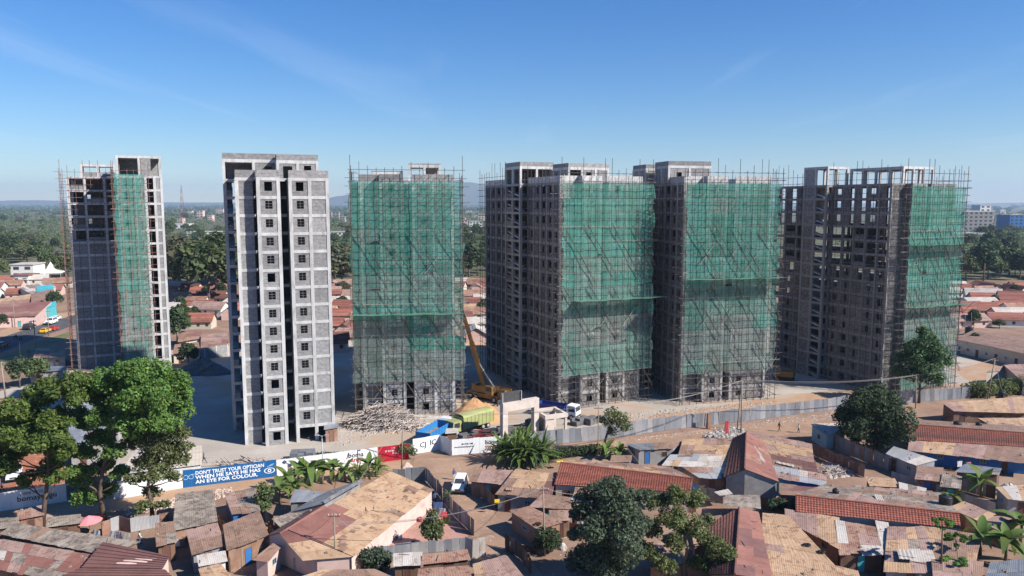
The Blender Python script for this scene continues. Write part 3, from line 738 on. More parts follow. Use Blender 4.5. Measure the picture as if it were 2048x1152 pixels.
def roof_ribs(H, O_, A, B, C_, D, mats, pitch=.62, name='roof_sheet'):
    """box profile sheets, ribs running along A-B"""
    m = max(3, round((D - A).length / pitch)); nr = (B - A).cross(D - A).normalized()
    if nr.z < 0: nr = -nr
    for j in range(m):
        v0, v1 = j / m, (j + 1) / m; mb = MB()
        prof = ((v0, .0), (v0 + (v1 - v0) * .72, .0), (v0 + (v1 - v0) * .8, .09), (v0 + (v1 - v0) * .95, .09), (v1, .0))
        for v, h in prof:
            for u in (0, 1): mb.v.append(tuple(bil(A, B, C_, D, u, v) + nr * (h + .03 + .004 * (j % 2)) - O_))
        for s in range(len(prof) - 1): mb.f.append((2 * s, 2 * s + 1, 2 * s + 3, 2 * s + 2)); mb.m.append(0)
        mb.build(name, R.choice(mats), H)
def roof_tiles(H, O_, A, B, C_, D, mats, course=.42, pitch=.34):
    m = max(2, round((D - A).length / course)); n = max(3, round((B - A).length / pitch))
    nr = (B - A).cross(D - A).normalized()
    if nr.z < 0: nr = -nr
    for j in range(m):
        v0, v1 = j / m - (.15 / m if j else 0), (j + 1) / m; mb = MB(); off = R.uniform(-.02, .02)
        sl0, sl1 = (0, 0)
        for r, (v, h) in enumerate(((v0, .015), (v1, .085), (v1, .045))):
            for s in range(2 * n + 1):
                u = min(1, max(0, s / (2 * n) + off / n))
                jit = R.uniform(-.012, .012) if r else 0
                mb.v.append(tuple(bil(A, B, C_, D, u, v + (R.uniform(-.03, .06) / m if r == 1 and R.random() < .08 else 0)) + nr * (h + (.055 if s % 2 else 0) + jit) - O_))
        w = 2 * n + 1
        for r in range(2):
            for s in range(2 * n):
                a = r * w + s; mb.f.append((a, a + 1, a + w + 1, a + w)); mb.m.append(0)
        mb.build('tile_course', R.choice(mats), H)
    rp = MB().tube(A + nr * .1 - O_, B + nr * .1 - O_, .13, n=6); rp.build('ridge_tile', mats[0], H)
def wall_under(H, O_, A, B, C_, D, mat, ins, zb=0.0, drop=.10):
    """prism below a roof plane; ins = insets at the A-B, B-C, C-D, D-A edges (m)"""
    iab, ibc, icd, ida = ins
    lu = max((B - A).length, .1); lv = max((D - A).length, .1)
    u0, u1, v0, v1 = ida / lu, 1 - ibc / lu, iab / lv, 1 - icd / lv
    t = [bil(A, B, C_, D, u, v) - O_ - Vector((0, 0, drop)) for u, v in ((u0, v0), (u1, v0), (u1, v1), (u0, v1))]
    b = [Vector((p.x, p.y, zb)) for p in t]
    MB().prism(list(reversed(b)), list(reversed(t))).build('wall', mat, H)
    return t
def opening(H, p, q, s, kind, mat='door_brown', w=None):
    """door or window on the wall between local points p and q (tops), at distance s along it"""
    d = (q - p); d.z = 0; L = d.length
    if L < 1.2: return
    d.normalize(); nr = Vector((d.y, -d.x, 0)); ang = math.atan2(d.y, d.x)
    top = min(p.z, q.z)
    if kind == 'door':
        w = w or .85; h = min(1.95, top - .1)
        o = p + d * (s - w / 2); fr = MB(); fr.box(0, -.05, 0, .07, .02, h); fr.box(w - .07, -.05, 0, w, .02, h); fr.box(.07, -.05, h - .07, w - .07, .02, h)
        dob = MB().box(.07, -.02, .02, w - .07, .02, h - .07).build('door', mat, H, (o.x, o.y, 0), (0, 0, ang))
        fr.build('door_frame', 'wood', dob)
    else:
        w = w or .8; h = .7; z = max(.6, min(1.1, top - h - .25))
        o = p + d * (s - w / 2)
        fr = MB(); fr.box(0, -.05, 0, .06, .02, h); fr.box(w - .06, -.05, 0, w, .02, h); fr.box(.06, -.05, 0, w - .06, .02, .06); fr.box(.06, -.05, h - .06, w - .06, .02, h); fr.box(w / 2 - .02, -.045, .06, w / 2 + .02, .015, h - .06)
        wo = fr.build('window', 'wood' if R.random() < .5 else 'paint_paleblue', H, (o.x, o.y, z), (0, 0, ang))
        MB().box(.06, -.02, .06, w - .06, .01, h - .06).build('pane', 'glass', wo)
HOUSES, ROOFS = [], []
def house(label, planes, wall='mud', name='shack', cat='shack', group='shacks and houses of the settlement', doors=True, base=0.0, doormat='door_brown'):
    """planes: (kind, materials, (A, B, C, D) photo pixels with A-B the upper edge, z upper, z lower[, ridge?])"""
    W_ = []
    for pl in planes:
        k, mats, q, zr, ze = pl[:5]
        if len(planes) == 1 and name == 'shack':            # generous overhangs: neighbouring roofs crowd together
            mx, my = sum(a for a, _ in q) / 4, sum(b for _, b in q) / 4; q = [(mx + (a - mx) * 1.12, my + (b - my) * 1.12) for a, b in q]
        zs = (zr, zr, ze, ze) if not isinstance(zr, tuple) else zr
        W_.append([at(x, y, z) for (x, y), z in zip(q, zs)])
    allp = [p for w in W_ for p in w]
    O_ = Vector((sum(p.x for p in allp) / len(allp), sum(p.y for p in allp) / len(allp), 0))
    H = empty(name, O_, 0, label, cat, group); HOUSES.append(H)
    for pl, (A, B, C_, D) in zip(planes, W_):
        k, mats = pl[0], pl[1]; opt = pl[5] if len(pl) > 5 else {}
        mats = [mats] if isinstance(mats, str) else mats
        if k == 'sheet' and max(A.y, C_.y) < 135: ROOFS.append((A, B, C_, D))
        if k == 'sheet': roof_sheets(H, O_, A, B, C_, D, mats, **opt.get('kw', {}))
        elif k == 'ribs': roof_ribs(H, O_, A, B, C_, D, mats)
        elif k == 'tile': roof_tiles(H, O_, A, B, C_, D, mats)
        if opt.get('nowall'): continue
        ins = opt.get('ins', (.003 if opt.get('ridge') else .2, .22, .25, .22))
        t = wall_under(H, O_, A, B, C_, D, opt.get('wall', wall), ins)
        if doors and not opt.get('nodoor'):
            # eave wall D-C that faces the camera
            p, q = t[3], t[2]
            L = (q - p).length
            if p.x < q.x and L > 1.6:
                n = max(1, int(L / 2.6))
                for i in range(n):
                    opening(H, p, q, L * (i + .5) / n, 'door' if i % 2 == 0 else 'window', doormat if R.random() < .7 else R.choice(('paint_blue', 'wood', 'paint_turquoise')))
            p, q = t[2], t[1]                                  # side wall on the right hand
            if (q - p).length > 2.2 and O_.x < 0: opening(H, p, q, (q - p).length * .5, 'window')
            p, q = t[0], t[3]
            if (q - p).length > 2.2 and O_.x > 0: opening(H, p, q, (q - p).length * .5, 'window')
    return H
TAN, WEA, RUS = ['tin_tan', 'tin_tan', 'tin_tan', 'tin_pinkish'], ['tin_weathered', 'tin_weathered', 'tin_brown'], ['tin_rust', 'tin_brown', 'tin_pinkish']
rd = {'ridge': True}
# --- beside the banner, lower left of the picture
house('long shack under a dull weathered roof beside the pink parasol', [('sheet', WEA, ((40, 1050), (265, 1084), (206, 1108), (12, 1070)), 2.9, 2.5)])
house('low shack patched with red and white roof sheets at the picture corner', [('sheet', ['tin_red', 'tin_weathered', 'tin_white', 'tin_pinkish'], ((-30, 1078), (183, 1114), (120, 1160), (-30, 1130)), 2.3, 1.9)])
house('house with a ribbed maroon roof and pink end wall', [('ribs', 'tin_maroon', ((206, 1084), (340, 1112), (326, 1138), (163, 1136)), 3.6, 2.9, {'ins': (.1, .25, .0, .3)}), ('ribs', ['tin_maroon'], ((163, 1136), (330, 1139), (352, 1162), (98, 1162)), 2.85, 2.4)], wall='plaster_pink', name='house', cat='house')
house('dark weathered lean-to shack with a rusty side wall', [('sheet', ['tin_weathered'], ((355, 993), (422, 985), (431, 1041), (350, 1058)), 2.7, 2.3)], wall='tin_rust')
house('shack with streaked sheets and a loose bracket on its roof', [('sheet', WEA + ['tin_pinkish'], ((376, 1064), (433, 1050), (446, 1090), (386, 1106)), 2.6, 2.3)], wall='tin_fence')
house('flat brown-roofed shack beside the red gable roof', [('sheet', ['tin_brown'], ((450, 1052), (516, 1027), (533, 1070), (457, 1098)), 2.8, 2.6)], wall='mud')
house('brown shack with a blue wall below the blue banner', [('sheet', ['tin_brown', 'tin_weathered', 'tin_pinkish'], ((452, 990), (507, 980), (518, 1021), (466, 1027)), 2.6, 2.4)], wall='paint_blue')
# --- the big tan house in the middle
house('long house with a broad tan iron roof and pink walls', [
    ('sheet', ['tin_tan'], ((782, 944), (575, 1060), (706, 1113), (868, 980)), 4.0, 2.5, {'ridge': True, 'kw': {'rough': .35, 'pw': 1.3, 'ph': 1.9, 'matfn': lambda u, v: 'tin_red' if u > .62 + .5 * max(0, v - .3) and v < .52 else ('tin_brown' if R.random() < .06 else None)}}),
    ('sheet', ['tin_tan'], ((559, 1068), (575, 1061), (706, 1114), (606, 1122)), (3.6, 3.95, 2.5, 2.45), 0, {'ins': (.003, .003, .3, .3), 'nodoor': True, 'kw': {'rough': .35, 'pw': 1.3, 'ph': 1.6, 'matfn': lambda u, v: 'tin_red' if v < .45 else None}}),
    ('sheet', ['tin_white', 'tin_silver'], ((727, 963), (650, 1008), (645, 1003), (722, 959)), 4.02, 3.7, {'nowall': True})], wall='plaster_pink', name='house', cat='house')
house('dark red iron gable roof joined to the tan roofed house', [('sheet', ['tin_red'], ((648, 1010), (559, 1066), (590, 1090), (664, 1024)), 3.75, 2.9, {'ridge': True, 'kw': {'rough': .3, 'pw': 1.8}}), ('sheet', ['tin_maroon'], ((648, 1010), (559, 1066), (534, 1072), (628, 1014)), 3.75, 2.7, {'ridge': True, 'nodoor': True})], wall='plaster_pink', name='house', cat='house')
house('house with a dark grey iron roof behind the bananas', [('sheet', ['tin_grey'], ((724, 960), (648, 1008), (577, 1026), (652, 984)), (3.8, 3.8, 2.5, 2.5), 0, {'kw': {'rough': .2, 'pw': 1.4}, 'nodoor': True})], wall='plaster_grey', name='house', cat='house')
house('small pale grey corrugated roof among the bananas', [('sheet', ['tin_fence'], ((592, 981), (648, 986), (626, 1003), (582, 1004)), 2.5, 2.2)], wall='plaster_grey')
house('small red porch roof at the end of the tan roofed house', [('sheet', ['tin_rust', 'tin_red'], ((545, 1089), (562, 1094), (538, 1122), (508, 1118)), 2.5, 2.1)], wall='plaster_pink')
house('shed with bright silver sheets below the courtyard fence', [('sheet', ['tin_silver', 'tin_white'], ((789, 1109), (842, 1106), (838, 1129), (789, 1131)), 2.3, 2.0)], wall='wood')
house('shed with rusty curled sheets beside the silver-roofed shed', [('sheet', ['tin_rust', 'tin_pinkish', 'tin_rust'], ((849, 1112), (930, 1101), (936, 1119), (847, 1129)), 2.3, 2.0)], wall='wood')
house('tan roof under the tall pole at the bottom edge', [('sheet', ['tin_tan', 'tin_brown'], ((650, 1142), (745, 1141), (812, 1170), (560, 1170)), 2.8, 2.3)], wall='mud')
house('shack with a ribbed tan roof beside the alley mouth', [('sheet', TAN, ((950, 1131), (1011, 1115), (1052, 1165), (956, 1168)), 2.5, 2.3)], wall='mud')
house('small shack with curled brown sheets at the bottom edge', [('sheet', ['tin_brown', 'tin_tan'], ((400, 1140), (440, 1130), (462, 1156), (410, 1168)), 2.3, 2.0)], wall='plaster_grey')
# --- right of the alley
house('low brown shack beside the parked white pickup', [('sheet', ['tin_brown', 'tin_pinkish'], ((952, 941), (1021, 942), (1008, 968), (944, 962)), 2.5, 2.2)], wall='mud')
house('shack with a square brown roof and loose sheet on top', [('sheet', ['tin_brown', 'tin_tan'], ((1033, 942), (1094, 950), (1075, 993), (997, 986)), 2.9, 2.4)], wall='plaster_grey')
house('narrow purple-brown shack beside the long tile roof', [('sheet', ['tin_maroon', 'tin_brown'], ((1096, 952), (1112, 950), (1100, 1008), (1077, 1002)), 2.4, 2.2)], wall='mud')
house('low brown shack carrying the satellite dish', [('sheet', ['tin_brown', 'tin_pinkish'], ((1086, 991), (1150, 998), (1141, 1018), (1062, 1014)), 2.5, 2.2)], wall='mud')
house('long row house with a clay tile roof behind the dark tree', [('tile', ['tile'], ((1121, 926), (1386, 958), (1382, 986), (1108, 970)), 3.3, 2.6, rd), ('sheet', ['tin_brown', 'tin_pinkish', 'tin_tan'], ((1386, 957), (1121, 925), (1150, 919), (1340, 934)), 3.3, 2.5, {'ridge': True, 'nodoor': True})], wall='plaster_cream', name='row_house', cat='house')
house('tan lean-to roof between tile roof and dark tree', [('sheet', ['tin_tan', 'tin_brown'], ((1180, 962), (1215, 965), (1186, 1012), (1150, 1013)), 2.5, 2.2)])
house('mud shack with a rusty roof and white strip beside the alley', [('sheet', ['tin_rust', 'tin_rust', 'tin_white'], ((1024, 1024), (1062, 1016), (1120, 1044), (1074, 1057)), 2.5, 2.3)], wall='mud')
house('grey corrugated stall with a blue awning beside the track', [('sheet', ['tin_brown', 'tin_grey'], ((1258, 889), (1366, 884), (1342, 897), (1282, 900)), 2.5, 2.3)], wall='plaster_grey', doormat='paint_blue')
house('lean-to with level tan sheets under the clay gable', [('sheet', TAN + ['tin_brown'], ((1371, 881), (1472, 880), (1468, 909), (1362, 911)), 2.8, 2.5)])
house('lean-to with whitish sheets under the clay gable', [('sheet', ['tin_white', 'tin_tan', 'tin_silver'], ((1346, 911), (1455, 911), (1450, 936), (1331, 930)), 2.5, 2.2)], wall='plaster_grey')
house('lean-to with rust and silver sheets under the clay gable', [('sheet', ['tin_rust', 'tin_silver', 'tin_pinkish'], ((1370, 936), (1450, 937), (1448, 957), (1400, 955)), 2.3, 2.1)])
house('clay tiled gable house with blue front walls', [('tile', ['tile_dark'], ((1493, 864), (1490, 939), (1448, 955), (1466, 877)), 4.3, 2.8, {'ridge': True, 'nodoor': True}), ('sheet', ['tin_red', 'tin_red', 'tin_rust'], ((1490, 939), (1493, 864), (1529, 886), (1558, 964)), 4.3, 2.7, {'ridge': True, 'nodoor': True, 'kw': {'rough': .4}})], wall='plaster_grey', name='house', cat='house')
Hg = HOUSES[-1]
for (x0, y0), (x1, y1), m_ in (((1500, 982), (1530, 978), 'paint_blue'), ((1532, 980), (1556, 988), 'paint_turquoise')):
    a_, b_ = at(x0, y0) - Hg.location, at(x1, y1) - Hg.location; d_ = b_ - a_
    MB().box(0, -.08, 0, d_.length, .08, 2.0).build('porch_wall', m_, Hg, a_, (0, 0, math.atan2(d_.y, d_.x)))
house('shack with a broad tan roof below the walking people', [('sheet', TAN, ((1502, 866), (1618, 890), (1622, 922), (1534, 905)), 2.7, 2.4)])
house('shack with a dark maroon roof and white roof patch', [('sheet', ['tin_maroon', 'tin_brown'], ((1532, 905), (1625, 922), (1631, 946), (1537, 932)), 2.4, 2.2)])
house('shack with a pale patched roof and bright blue wall', [('sheet', ['tin_tan', 'tin_white', 'tin_silver', 'tin_pinkish'], ((1534, 931), (1646, 950), (1646, 971), (1538, 952)), 2.6, 2.4)], wall='paint_blue', doormat='paint_turquoise')
house('shack with a purple-brown roof beside the broken tile roof', [('sheet', ['tin_maroon', 'tin_brown'], ((1596, 973), (1655, 979), (1660, 993), (1566, 989)), 2.6, 2.4)])
house('long row house with a broken clay tile roof and tanks behind', [('tile', ['tile'], ((1591, 991), (1918, 1028), (1922, 1058), (1591, 1024)), 3.6, 2.6, {'ridge': True, 'nodoor': True}), ('sheet', ['tin_pinkish', 'tin_brown', 'tin_weathered'], ((1918, 1027), (1591, 990), (1653, 968), (1880, 985)), 3.6, 2.4, {'ridge': True, 'nodoor': True})], wall='plaster_cream', name='row_house', cat='house')
house('lean-to with pale dusty sheets below the broken tile roof', [('sheet', ['tin_white', 'tin_pinkish', 'tin_tan'], ((1575, 1021), (1673, 1038), (1676, 1094), (1576, 1040)), 2.6, 2.2)])
house('lean-to with pink rust sheets and a small awning', [('sheet', ['tin_pinkish', 'tin_rust', 'tin_pinkish', 'tin_white'], ((1675, 1045), (1747, 1058), (1764, 1106), (1682, 1105)), 2.6, 2.1)], wall='wood')
house('narrow shack with whitish sheets below the broken tiles', [('sheet', ['tin_white', 'tin_pinkish'], ((1752, 1046), (1776, 1050), (1783, 1092), (1764, 1097)), 2.5, 2.1)])
house('shack with a loose white sheet lying on its tan roof', [('sheet', ['tin_tan', 'tin_pinkish', 'tin_white', 'tin_weathered'], ((1779, 1062), (1845, 1060), (1873, 1142), (1772, 1140)), 2.6, 2.0)], wall='plaster_grey')
house('brown-roofed shack behind the papaya trees', [('sheet', ['tin_brown', 'tin_tan'], ((1846, 1057), (1958, 1073), (1946, 1122), (1866, 1116)), 2.5, 2.0)])
house('maroon gable house with tiles and sheet at the bottom edge', [('tile', ['tile_dark'], ((1479, 1016), (1470, 1150), (1420, 1150), (1418, 1048)), 4.0, 2.6, {'ridge': True, 'nodoor': True}), ('sheet', ['tin_red', 'tin_maroon', 'tin_red'], ((1470, 1150), (1479, 1016), (1517, 1024), (1545, 1160)), 4.0, 3.0, {'ridge': True, 'nodoor': True, 'kw': {'rough': .5}})], wall='mud', name='house', cat='house')
house('wide tan iron roof carrying two old tyres', [('sheet', TAN, ((1530, 1032), (1577, 1037), (1664, 1129), (1528, 1100)), 2.9, 2.5, {'kw': {'rough': .4}})])
house('tan iron roof sloping out at the bottom edge', [('sheet', ['tin_tan'], ((1529, 1102), (1706, 1143), (1716, 1176), (1534, 1160)), 2.5, 2.2, {'kw': {'rough': .3}})])
# --- far right
house('turquoise shop with a white roof beside the round tree', [('sheet', ['tin_white', 'tin_silver'], ((1621, 849), (1680, 846), (1692, 860), (1653, 871)), 2.7, 2.5)], wall='paint_paleblue', name='shop', cat='shop')
house('small tan shed roof behind the round tree', [('sheet', ['tin_tan', 'tin_white'], ((1806, 828), (1826, 834), (1850, 852), (1808, 846)), 2.6, 2.4)])
house('shack with torn white and tan sheets beside the dark iron wall', [('sheet', ['tin_white', 'tin_tan', 'tin_silver'], ((1790, 895), (1868, 920), (1831, 930), (1776, 908)), 2.5, 2.3)], wall='tin_fence')
house('long tiled row house with a sheet verandah roof', [('tile', ['tile_dark', 'tile'], ((1815, 849), (2090, 870), (2090, 897), (1818, 880)), 4.0, 3.0, {'ridge': True, 'nowall': True}), ('sheet', ['tin_pinkish', 'tin_tan', 'tin_brown'], ((1818, 881), (2090, 898), (2076, 930), (1815, 901)), 2.95, 2.3, {'ins': (.0, .2, 1.2, .2)}), ('sheet', ['tin_brown'], ((2090, 869), (1815, 848), (1812, 838), (2090, 856)), 4.0, 2.7, {'ridge': True, 'nodoor': True})], wall='paint_blue', name='row_house', cat='house')
house('house with a broad sand-coloured roof under a black tank', [('sheet', TAN, ((1884, 806), (2052, 793), (2058, 827), (1908, 823)), 3.2, 2.5, {'kw': {'rough': .3}})], wall='mud', name='house', cat='house')
house('lean-to with pink and tan sheets beside two black tanks', [('sheet', ['tin_pinkish', 'tin_tan'], ((1963, 838), (2070, 838), (2070, 866), (1990, 853)), 2.7, 2.4)])
house('cream house with dark windows behind the leaning pole', [('sheet', ['tin_pinkish', 'tin_brown'], ((2007, 731), (2110, 726), (2110, 768), (2046, 764)), 4.0, 2.9, rd), ('sheet', ['tin_pinkish'], ((2110, 726), (2007, 731), (1970, 744), (2090, 740)), 4.0, 2.9, {'ridge': True})], wall='plaster_cream', name='house', cat='house')
house('long brown-roofed block with plastered walls behind the see-through tower', [('sheet', ['tin_brown'], ((1944, 662), (2090, 684), (2090, 716), (1908, 678)), 4.2, 3.6, {'kw': {'rough': .1, 'pw': 2.2}})], wall='plaster_cream', name='house', cat='house')
house('small board-walled shack behind the banana plant', [('sheet', ['tin_weathered', 'tin_grey'], ((1932, 930), (1999, 938), (1994, 949), (1914, 944)), 2.5, 2.3)], wall='wood')
house('shack with a dusty flat roof behind the tarpaulin heap', [('sheet', ['tin_tan', 'tin_white'], ((1996, 976), (2070, 970), (2070, 1001), (2018, 998)), 2.5, 2.3)], wall='plaster_grey')
house('low shack with a twisted pink roof among banana leaves', [('sheet', ['tin_pinkish', 'tin_tan'], ((1931, 1006), (2022, 1043), (1997, 1059), (1904, 1017)), 2.3, 2.1)])
house('small framed tan roof below the diagonal plank wall', [('sheet', ['tin_tan'], ((1734, 955), (1787, 958), (1796, 974), (1742, 972)), 2.3, 2.2, {'kw': {'rough': 0}})])
house('grey shed at the picture corner below the big bananas', [('sheet', ['tin_grey'], ((1985, 1128), (2070, 1120), (2080, 1165), (1970, 1165)), 2.3, 2.1)], wall='plaster_grey')
# --- left edge, by the road
house('site office with a flat beige roof beside the blue banner', [('sheet', ['tin_white', 'plaster_cream'], ((272, 896), (404, 892), (404, 930), (238, 950)), 3.0, 2.8, {'kw': {'rough': 0, 'pw': 2.5, 'ph': 4}})], wall='plaster_white', name='site_office', cat='building')
house('workshop with a big silver roof behind the bright green tree', [('sheet', ['tin_silver', 'tin_silver', 'tin_fence'], ((132, 800), (224, 792), (238, 880), (138, 893)), 4.2, 3.4, {'kw': {'rough': .05, 'pw': 2.0, 'ph': 5}})], wall='plaster_grey', name='workshop', cat='building')
house('low brown hut below the grass verge', [('sheet', ['tin_brown', 'tin_tan'], ((72, 697), (128, 696), (132, 715), (66, 716)), 3.0, 2.3)], wall='plaster_grey', name='hut', cat='hut')
house('dark flat-roofed guard block below the brown hut', [('sheet', ['tin_grey'], ((62, 735), (132, 732), (134, 741), (58, 745)), 2.8, 2.7)], wall='plaster_grey', name='hut', cat='hut')
house('market row under a long red roof beside the road', [('sheet', ['tin_red', 'tin_red', 'tin_rust'], ((-20, 610), (104, 603), (72, 632), (-20, 636)), 5.0, 3.4, {'kw': {'rough': .2, 'pw': 3, 'ph': 5}})], wall='plaster_pink', name='market_stall', cat='market')
house('turquoise shop beside the red market row', [('sheet', ['paint_turquoise'], ((70, 612), (112, 602), (113, 611), (64, 624)), 4.4, 3.8, {'kw': {'rough': 0, 'pw': 3, 'ph': 5}})], wall='paint_turquoise', name='shop', cat='shop')
house('rust and tan market roof behind the red row', [('sheet', ['tin_rust', 'tin_tan'], ((0, 598), (62, 588), (58, 606), (-20, 612)), 5, 3.6, {'kw': {'rough': .2, 'pw': 3, 'ph': 5}})], name='market_stall', cat='market')
house('market hall with a pale ridge roof behind the turquoise shop', [('sheet', ['tin_white', 'tin_weathered'], ((40, 576), (98, 562), (112, 574), (62, 588)), 5, 3.8, {'kw': {'rough': .1, 'pw': 3, 'ph': 5}})], wall='plaster_cream', name='market_stall', cat='market')
house('brown market roof beside the netted tower foot', [('sheet', ['tin_rust', 'tin_brown'], ((62, 588), (104, 578), (110, 594), (62, 606)), 4.6, 3.6, {'kw': {'rough': .2, 'pw': 3, 'ph': 5}})], name='market_stall', cat='market')
house('blue-roofed kiosk among the market roofs', [('sheet', ['paint_turquoise'], ((74, 573), (108, 569), (106, 580), (72, 584)), 4.8, 4.2, {'kw': {'rough': 0, 'pw': 3, 'ph': 5}})], name='kiosk', cat='kiosk')
for lb, q in (('shack with a red roof by the rubble behind the dark yard wall', ((352, 690), (395, 686), (398, 702), (348, 706))), ('shack with tan roof behind the dark yard wall', ((405, 672), (452, 668), (455, 690), (404, 696))), ('brown shack with water drum behind the dark yard wall', ((360, 664), (400, 660), (404, 676), (358, 682)))):
    house(lb, [('sheet', RUS + ['tin_red'], q, 3.2, 2.6, {'kw': {'pw': 2, 'ph': 4}})], wall='plaster_cream')

for lb, q, mt, wl in (('rusty junk shack behind the pink parasol fence', ((38, 1022), (84, 1012), (86, 1030), (36, 1040)), RUS, 'tin_rust'), ('low plank shack under the bright green trees', ((98, 1036), (158, 1030), (160, 1046), (96, 1054)), WEA, 'wood'), ('half-hidden shack at the picture edge below the lettered wall', ((-20, 1040), (34, 1036), (36, 1054), (-24, 1060)), WEA, 'wood'),
        ('low timber platform roof beside the dark grey roof', ((548, 1038), (604, 1020), (628, 1032), (566, 1056)), WEA, 'wood'), ('shack with tan and white sheets under the open-crowned tree', ((1382, 1042), (1440, 1034), (1446, 1074), (1390, 1086)), ['tin_tan', 'tin_white', 'tin_brown'], 'mud'), ('brown roofed shack below the forked dark trunk', ((1300, 1092), (1362, 1086), (1372, 1124), (1302, 1132)), ['tin_brown', 'tin_pinkish'], 'mud'),
        ('corrugated rust shed beside the torn white roof', ((1838, 934), (1884, 938), (1880, 962), (1832, 958)), RUS, 'tin_rust'), ('plank shed between rust shed and banana plant', ((1886, 950), (1922, 954), (1920, 976), (1882, 972)), WEA, 'wood'), ('brown roof at the bottom edge under the papaya stems', ((1868, 1122), (1962, 1126), (1958, 1164), (1872, 1164)), ['tin_brown', 'tin_pinkish'], 'mud'), ('rust roof at the bottom edge beside the alley mouth', ((842, 1140), (930, 1134), (942, 1164), (838, 1168)), RUS, 'wood'),
        ('small white-walled hut beside the flat brown roof', ((396, 1112), (448, 1104), (452, 1122), (400, 1132)), ['tin_weathered', 'tin_white'], 'plaster_white'), ('added dark hut standing in for the shaded lean-to side', ((312, 1050), (346, 1046), (352, 1082), (314, 1090)), ['tin_brown', 'tin_weathered'], 'wood'), ('lean-to of brown sheets behind the long tile roof', ((1225, 912), (1262, 912), (1260, 924), (1222, 924)), ['tin_brown'], 'plaster_grey'),  # the dark hut is added where the lean-to side merely lies in shade
        ('small brown roof wedged between gable house and blue wall shack', ((1560, 968), (1592, 972), (1590, 990), (1560, 986)), ['tin_brown', 'tin_rust'], 'mud'), ('pale roof wedged beside the diagonal plank wall', ((1800, 966), (1850, 978), (1848, 996), (1802, 986)), ['tin_white', 'tin_weathered'], 'plaster_grey'), ('tan roof behind the alley satellite dish', ((1152, 972), (1178, 974), (1166, 1004), (1146, 1000)), ['tin_tan', 'tin_brown'], 'mud'), ('brown lean-to roof beneath the dense blue-green tree', ((1130, 1120), (1182, 1116), (1190, 1152), (1136, 1160)), ['tin_brown', 'tin_rust'], 'mud'), ('patched roof behind the wooden alley pole', ((1100, 1022), (1142, 1022), (1138, 1040), (1104, 1042)), ['tin_pinkish', 'tin_brown'], 'mud')):
    house(lb, [('sheet', mt, q, 2.5, 2.2)], wall=wl)
# patches nailed on the broad tan roof
Hb = [h for h in HOUSES if 'broad tan iron roof and pink' in h['label']][0]
PA, PB, PC, PD = at(782, 944, 4.0), at(575, 1060, 4.0), at(706, 1113, 2.5), at(868, 980, 2.5)
for k in range(26):
    u, v = R.uniform(.1, .95), R.uniform(.25, .9); du, dv_ = R.uniform(.015, .035), R.uniform(.03, .08)
    if k < 4: u, v, du, dv_ = .86 + .03 * k, .62 + .05 * k, .05, .09
    mb = MB(); mb.poly([bil(PA, PB, PC, PD, a, b) - Hb.location + Vector((0, 0, .11)) for a, b in ((u, v), (u + du, v), (u + du, v + dv_), (u, v + dv_))]); mb.build('patch', R.choice(('tin_rust', 'tin_brown', 'tin_maroon', 'tin_weathered')), Hb)
# loose stones, sticks and scrap weighing the roofs down
rb = random.Random(77); deb = MB()
for (A, B, C_, D) in ROOFS:
    area = (B - A).length * (D - A).length
    for _ in range(int(area * .09) + 1):
        p = bil(A, B, C_, D, rb.uniform(.05, .95), rb.uniform(.08, .92)) + Vector((0, 0, .08)); a = rb.uniform(0, 6.28)
        if rb.random() < .45:
            l = rb.uniform(.4, 1.3); d = Vector((math.cos(a), math.sin(a), rb.uniform(-.1, .1))) * l; deb.tube(p - d / 2 + Vector((0, 0, .06)), p + d / 2 + Vector((0, 0, .06)), rb.uniform(.02, .05), n=4)
        else:
            s = rb.uniform(.07, .2); deb.prism([(p.x - s, p.y - s * .8, p.z), (p.x + s, p.y - s * .6, p.z), (p.x + s * .8, p.y + s, p.z), (p.x - s * .9, p.y + s * .7, p.z)], [(p.x - s * .6, p.y - s * .5, p.z + s), (p.x + s * .5, p.y - s * .4, p.z + s * .8), (p.x + s * .5, p.y + s * .5, p.z + s), (p.x - s * .5, p.y + s * .4, p.z + s * .7)])
tag(deb.build('rubble', 'timber_dull'), 'loose stones and sticks lying on the shack roofs', kind='stuff')

# ------------------------------------------------------------------ fences, hoardings and gates
def fence(label, pts, h, mats, name='iron_fence', cat='fence', w=1.0, jitter=.06, ribs=7, posts=True, mesh_mat=None):
    P = [at(x, y) for x, y in pts]
    Fn = empty(name, P[0], 0, label, cat)
    for a, b in zip(P, P[1:]):
        d = b - a; L = d.length; d.normalize(); ang = math.atan2(d.y, d.x); n = max(1, round(L / w)); ww = L / n
        for i in range(n):
            m = R.choice(mats); hh = round(h + R.choice((-.12, -.05, 0, 0, .06)), 2)
            def mk(ww=round(ww, 2), hh=hh, m=m):
                mb = MB()
                for z in (.03, hh):
                    for s in range(2 * ribs + 1): mb.v.append((ww * s / (2 * ribs), .035 if s % 2 else 0, z))
                k = 2 * ribs + 1
                for s in range(2 * ribs): mb.f.append((s, s + 1, s + k + 1, s + k)); mb.m.append(0)
                return mb.mesh('fence_sheet', m)
            me = cached(('fs', round(ww, 2), hh, m, ribs), mk)
            q = a + d * (ww * i) - P[0]
            link('fence_sheet', me, Fn, (q.x, q.y, R.uniform(-.02, .03)), (R.uniform(-jitter, jitter) * .6, R.uniform(-jitter, jitter) * .35, ang + R.uniform(-jitter, jitter) * .4))
            if posts and i % 3 == 0:
                link('fence_post', boxmesh('fence_post', (.07, .07, h - .1), 'wood'), Fn, (q.x - d.y * .1, q.y + d.x * .1, 0), (0, 0, ang))
    return Fn
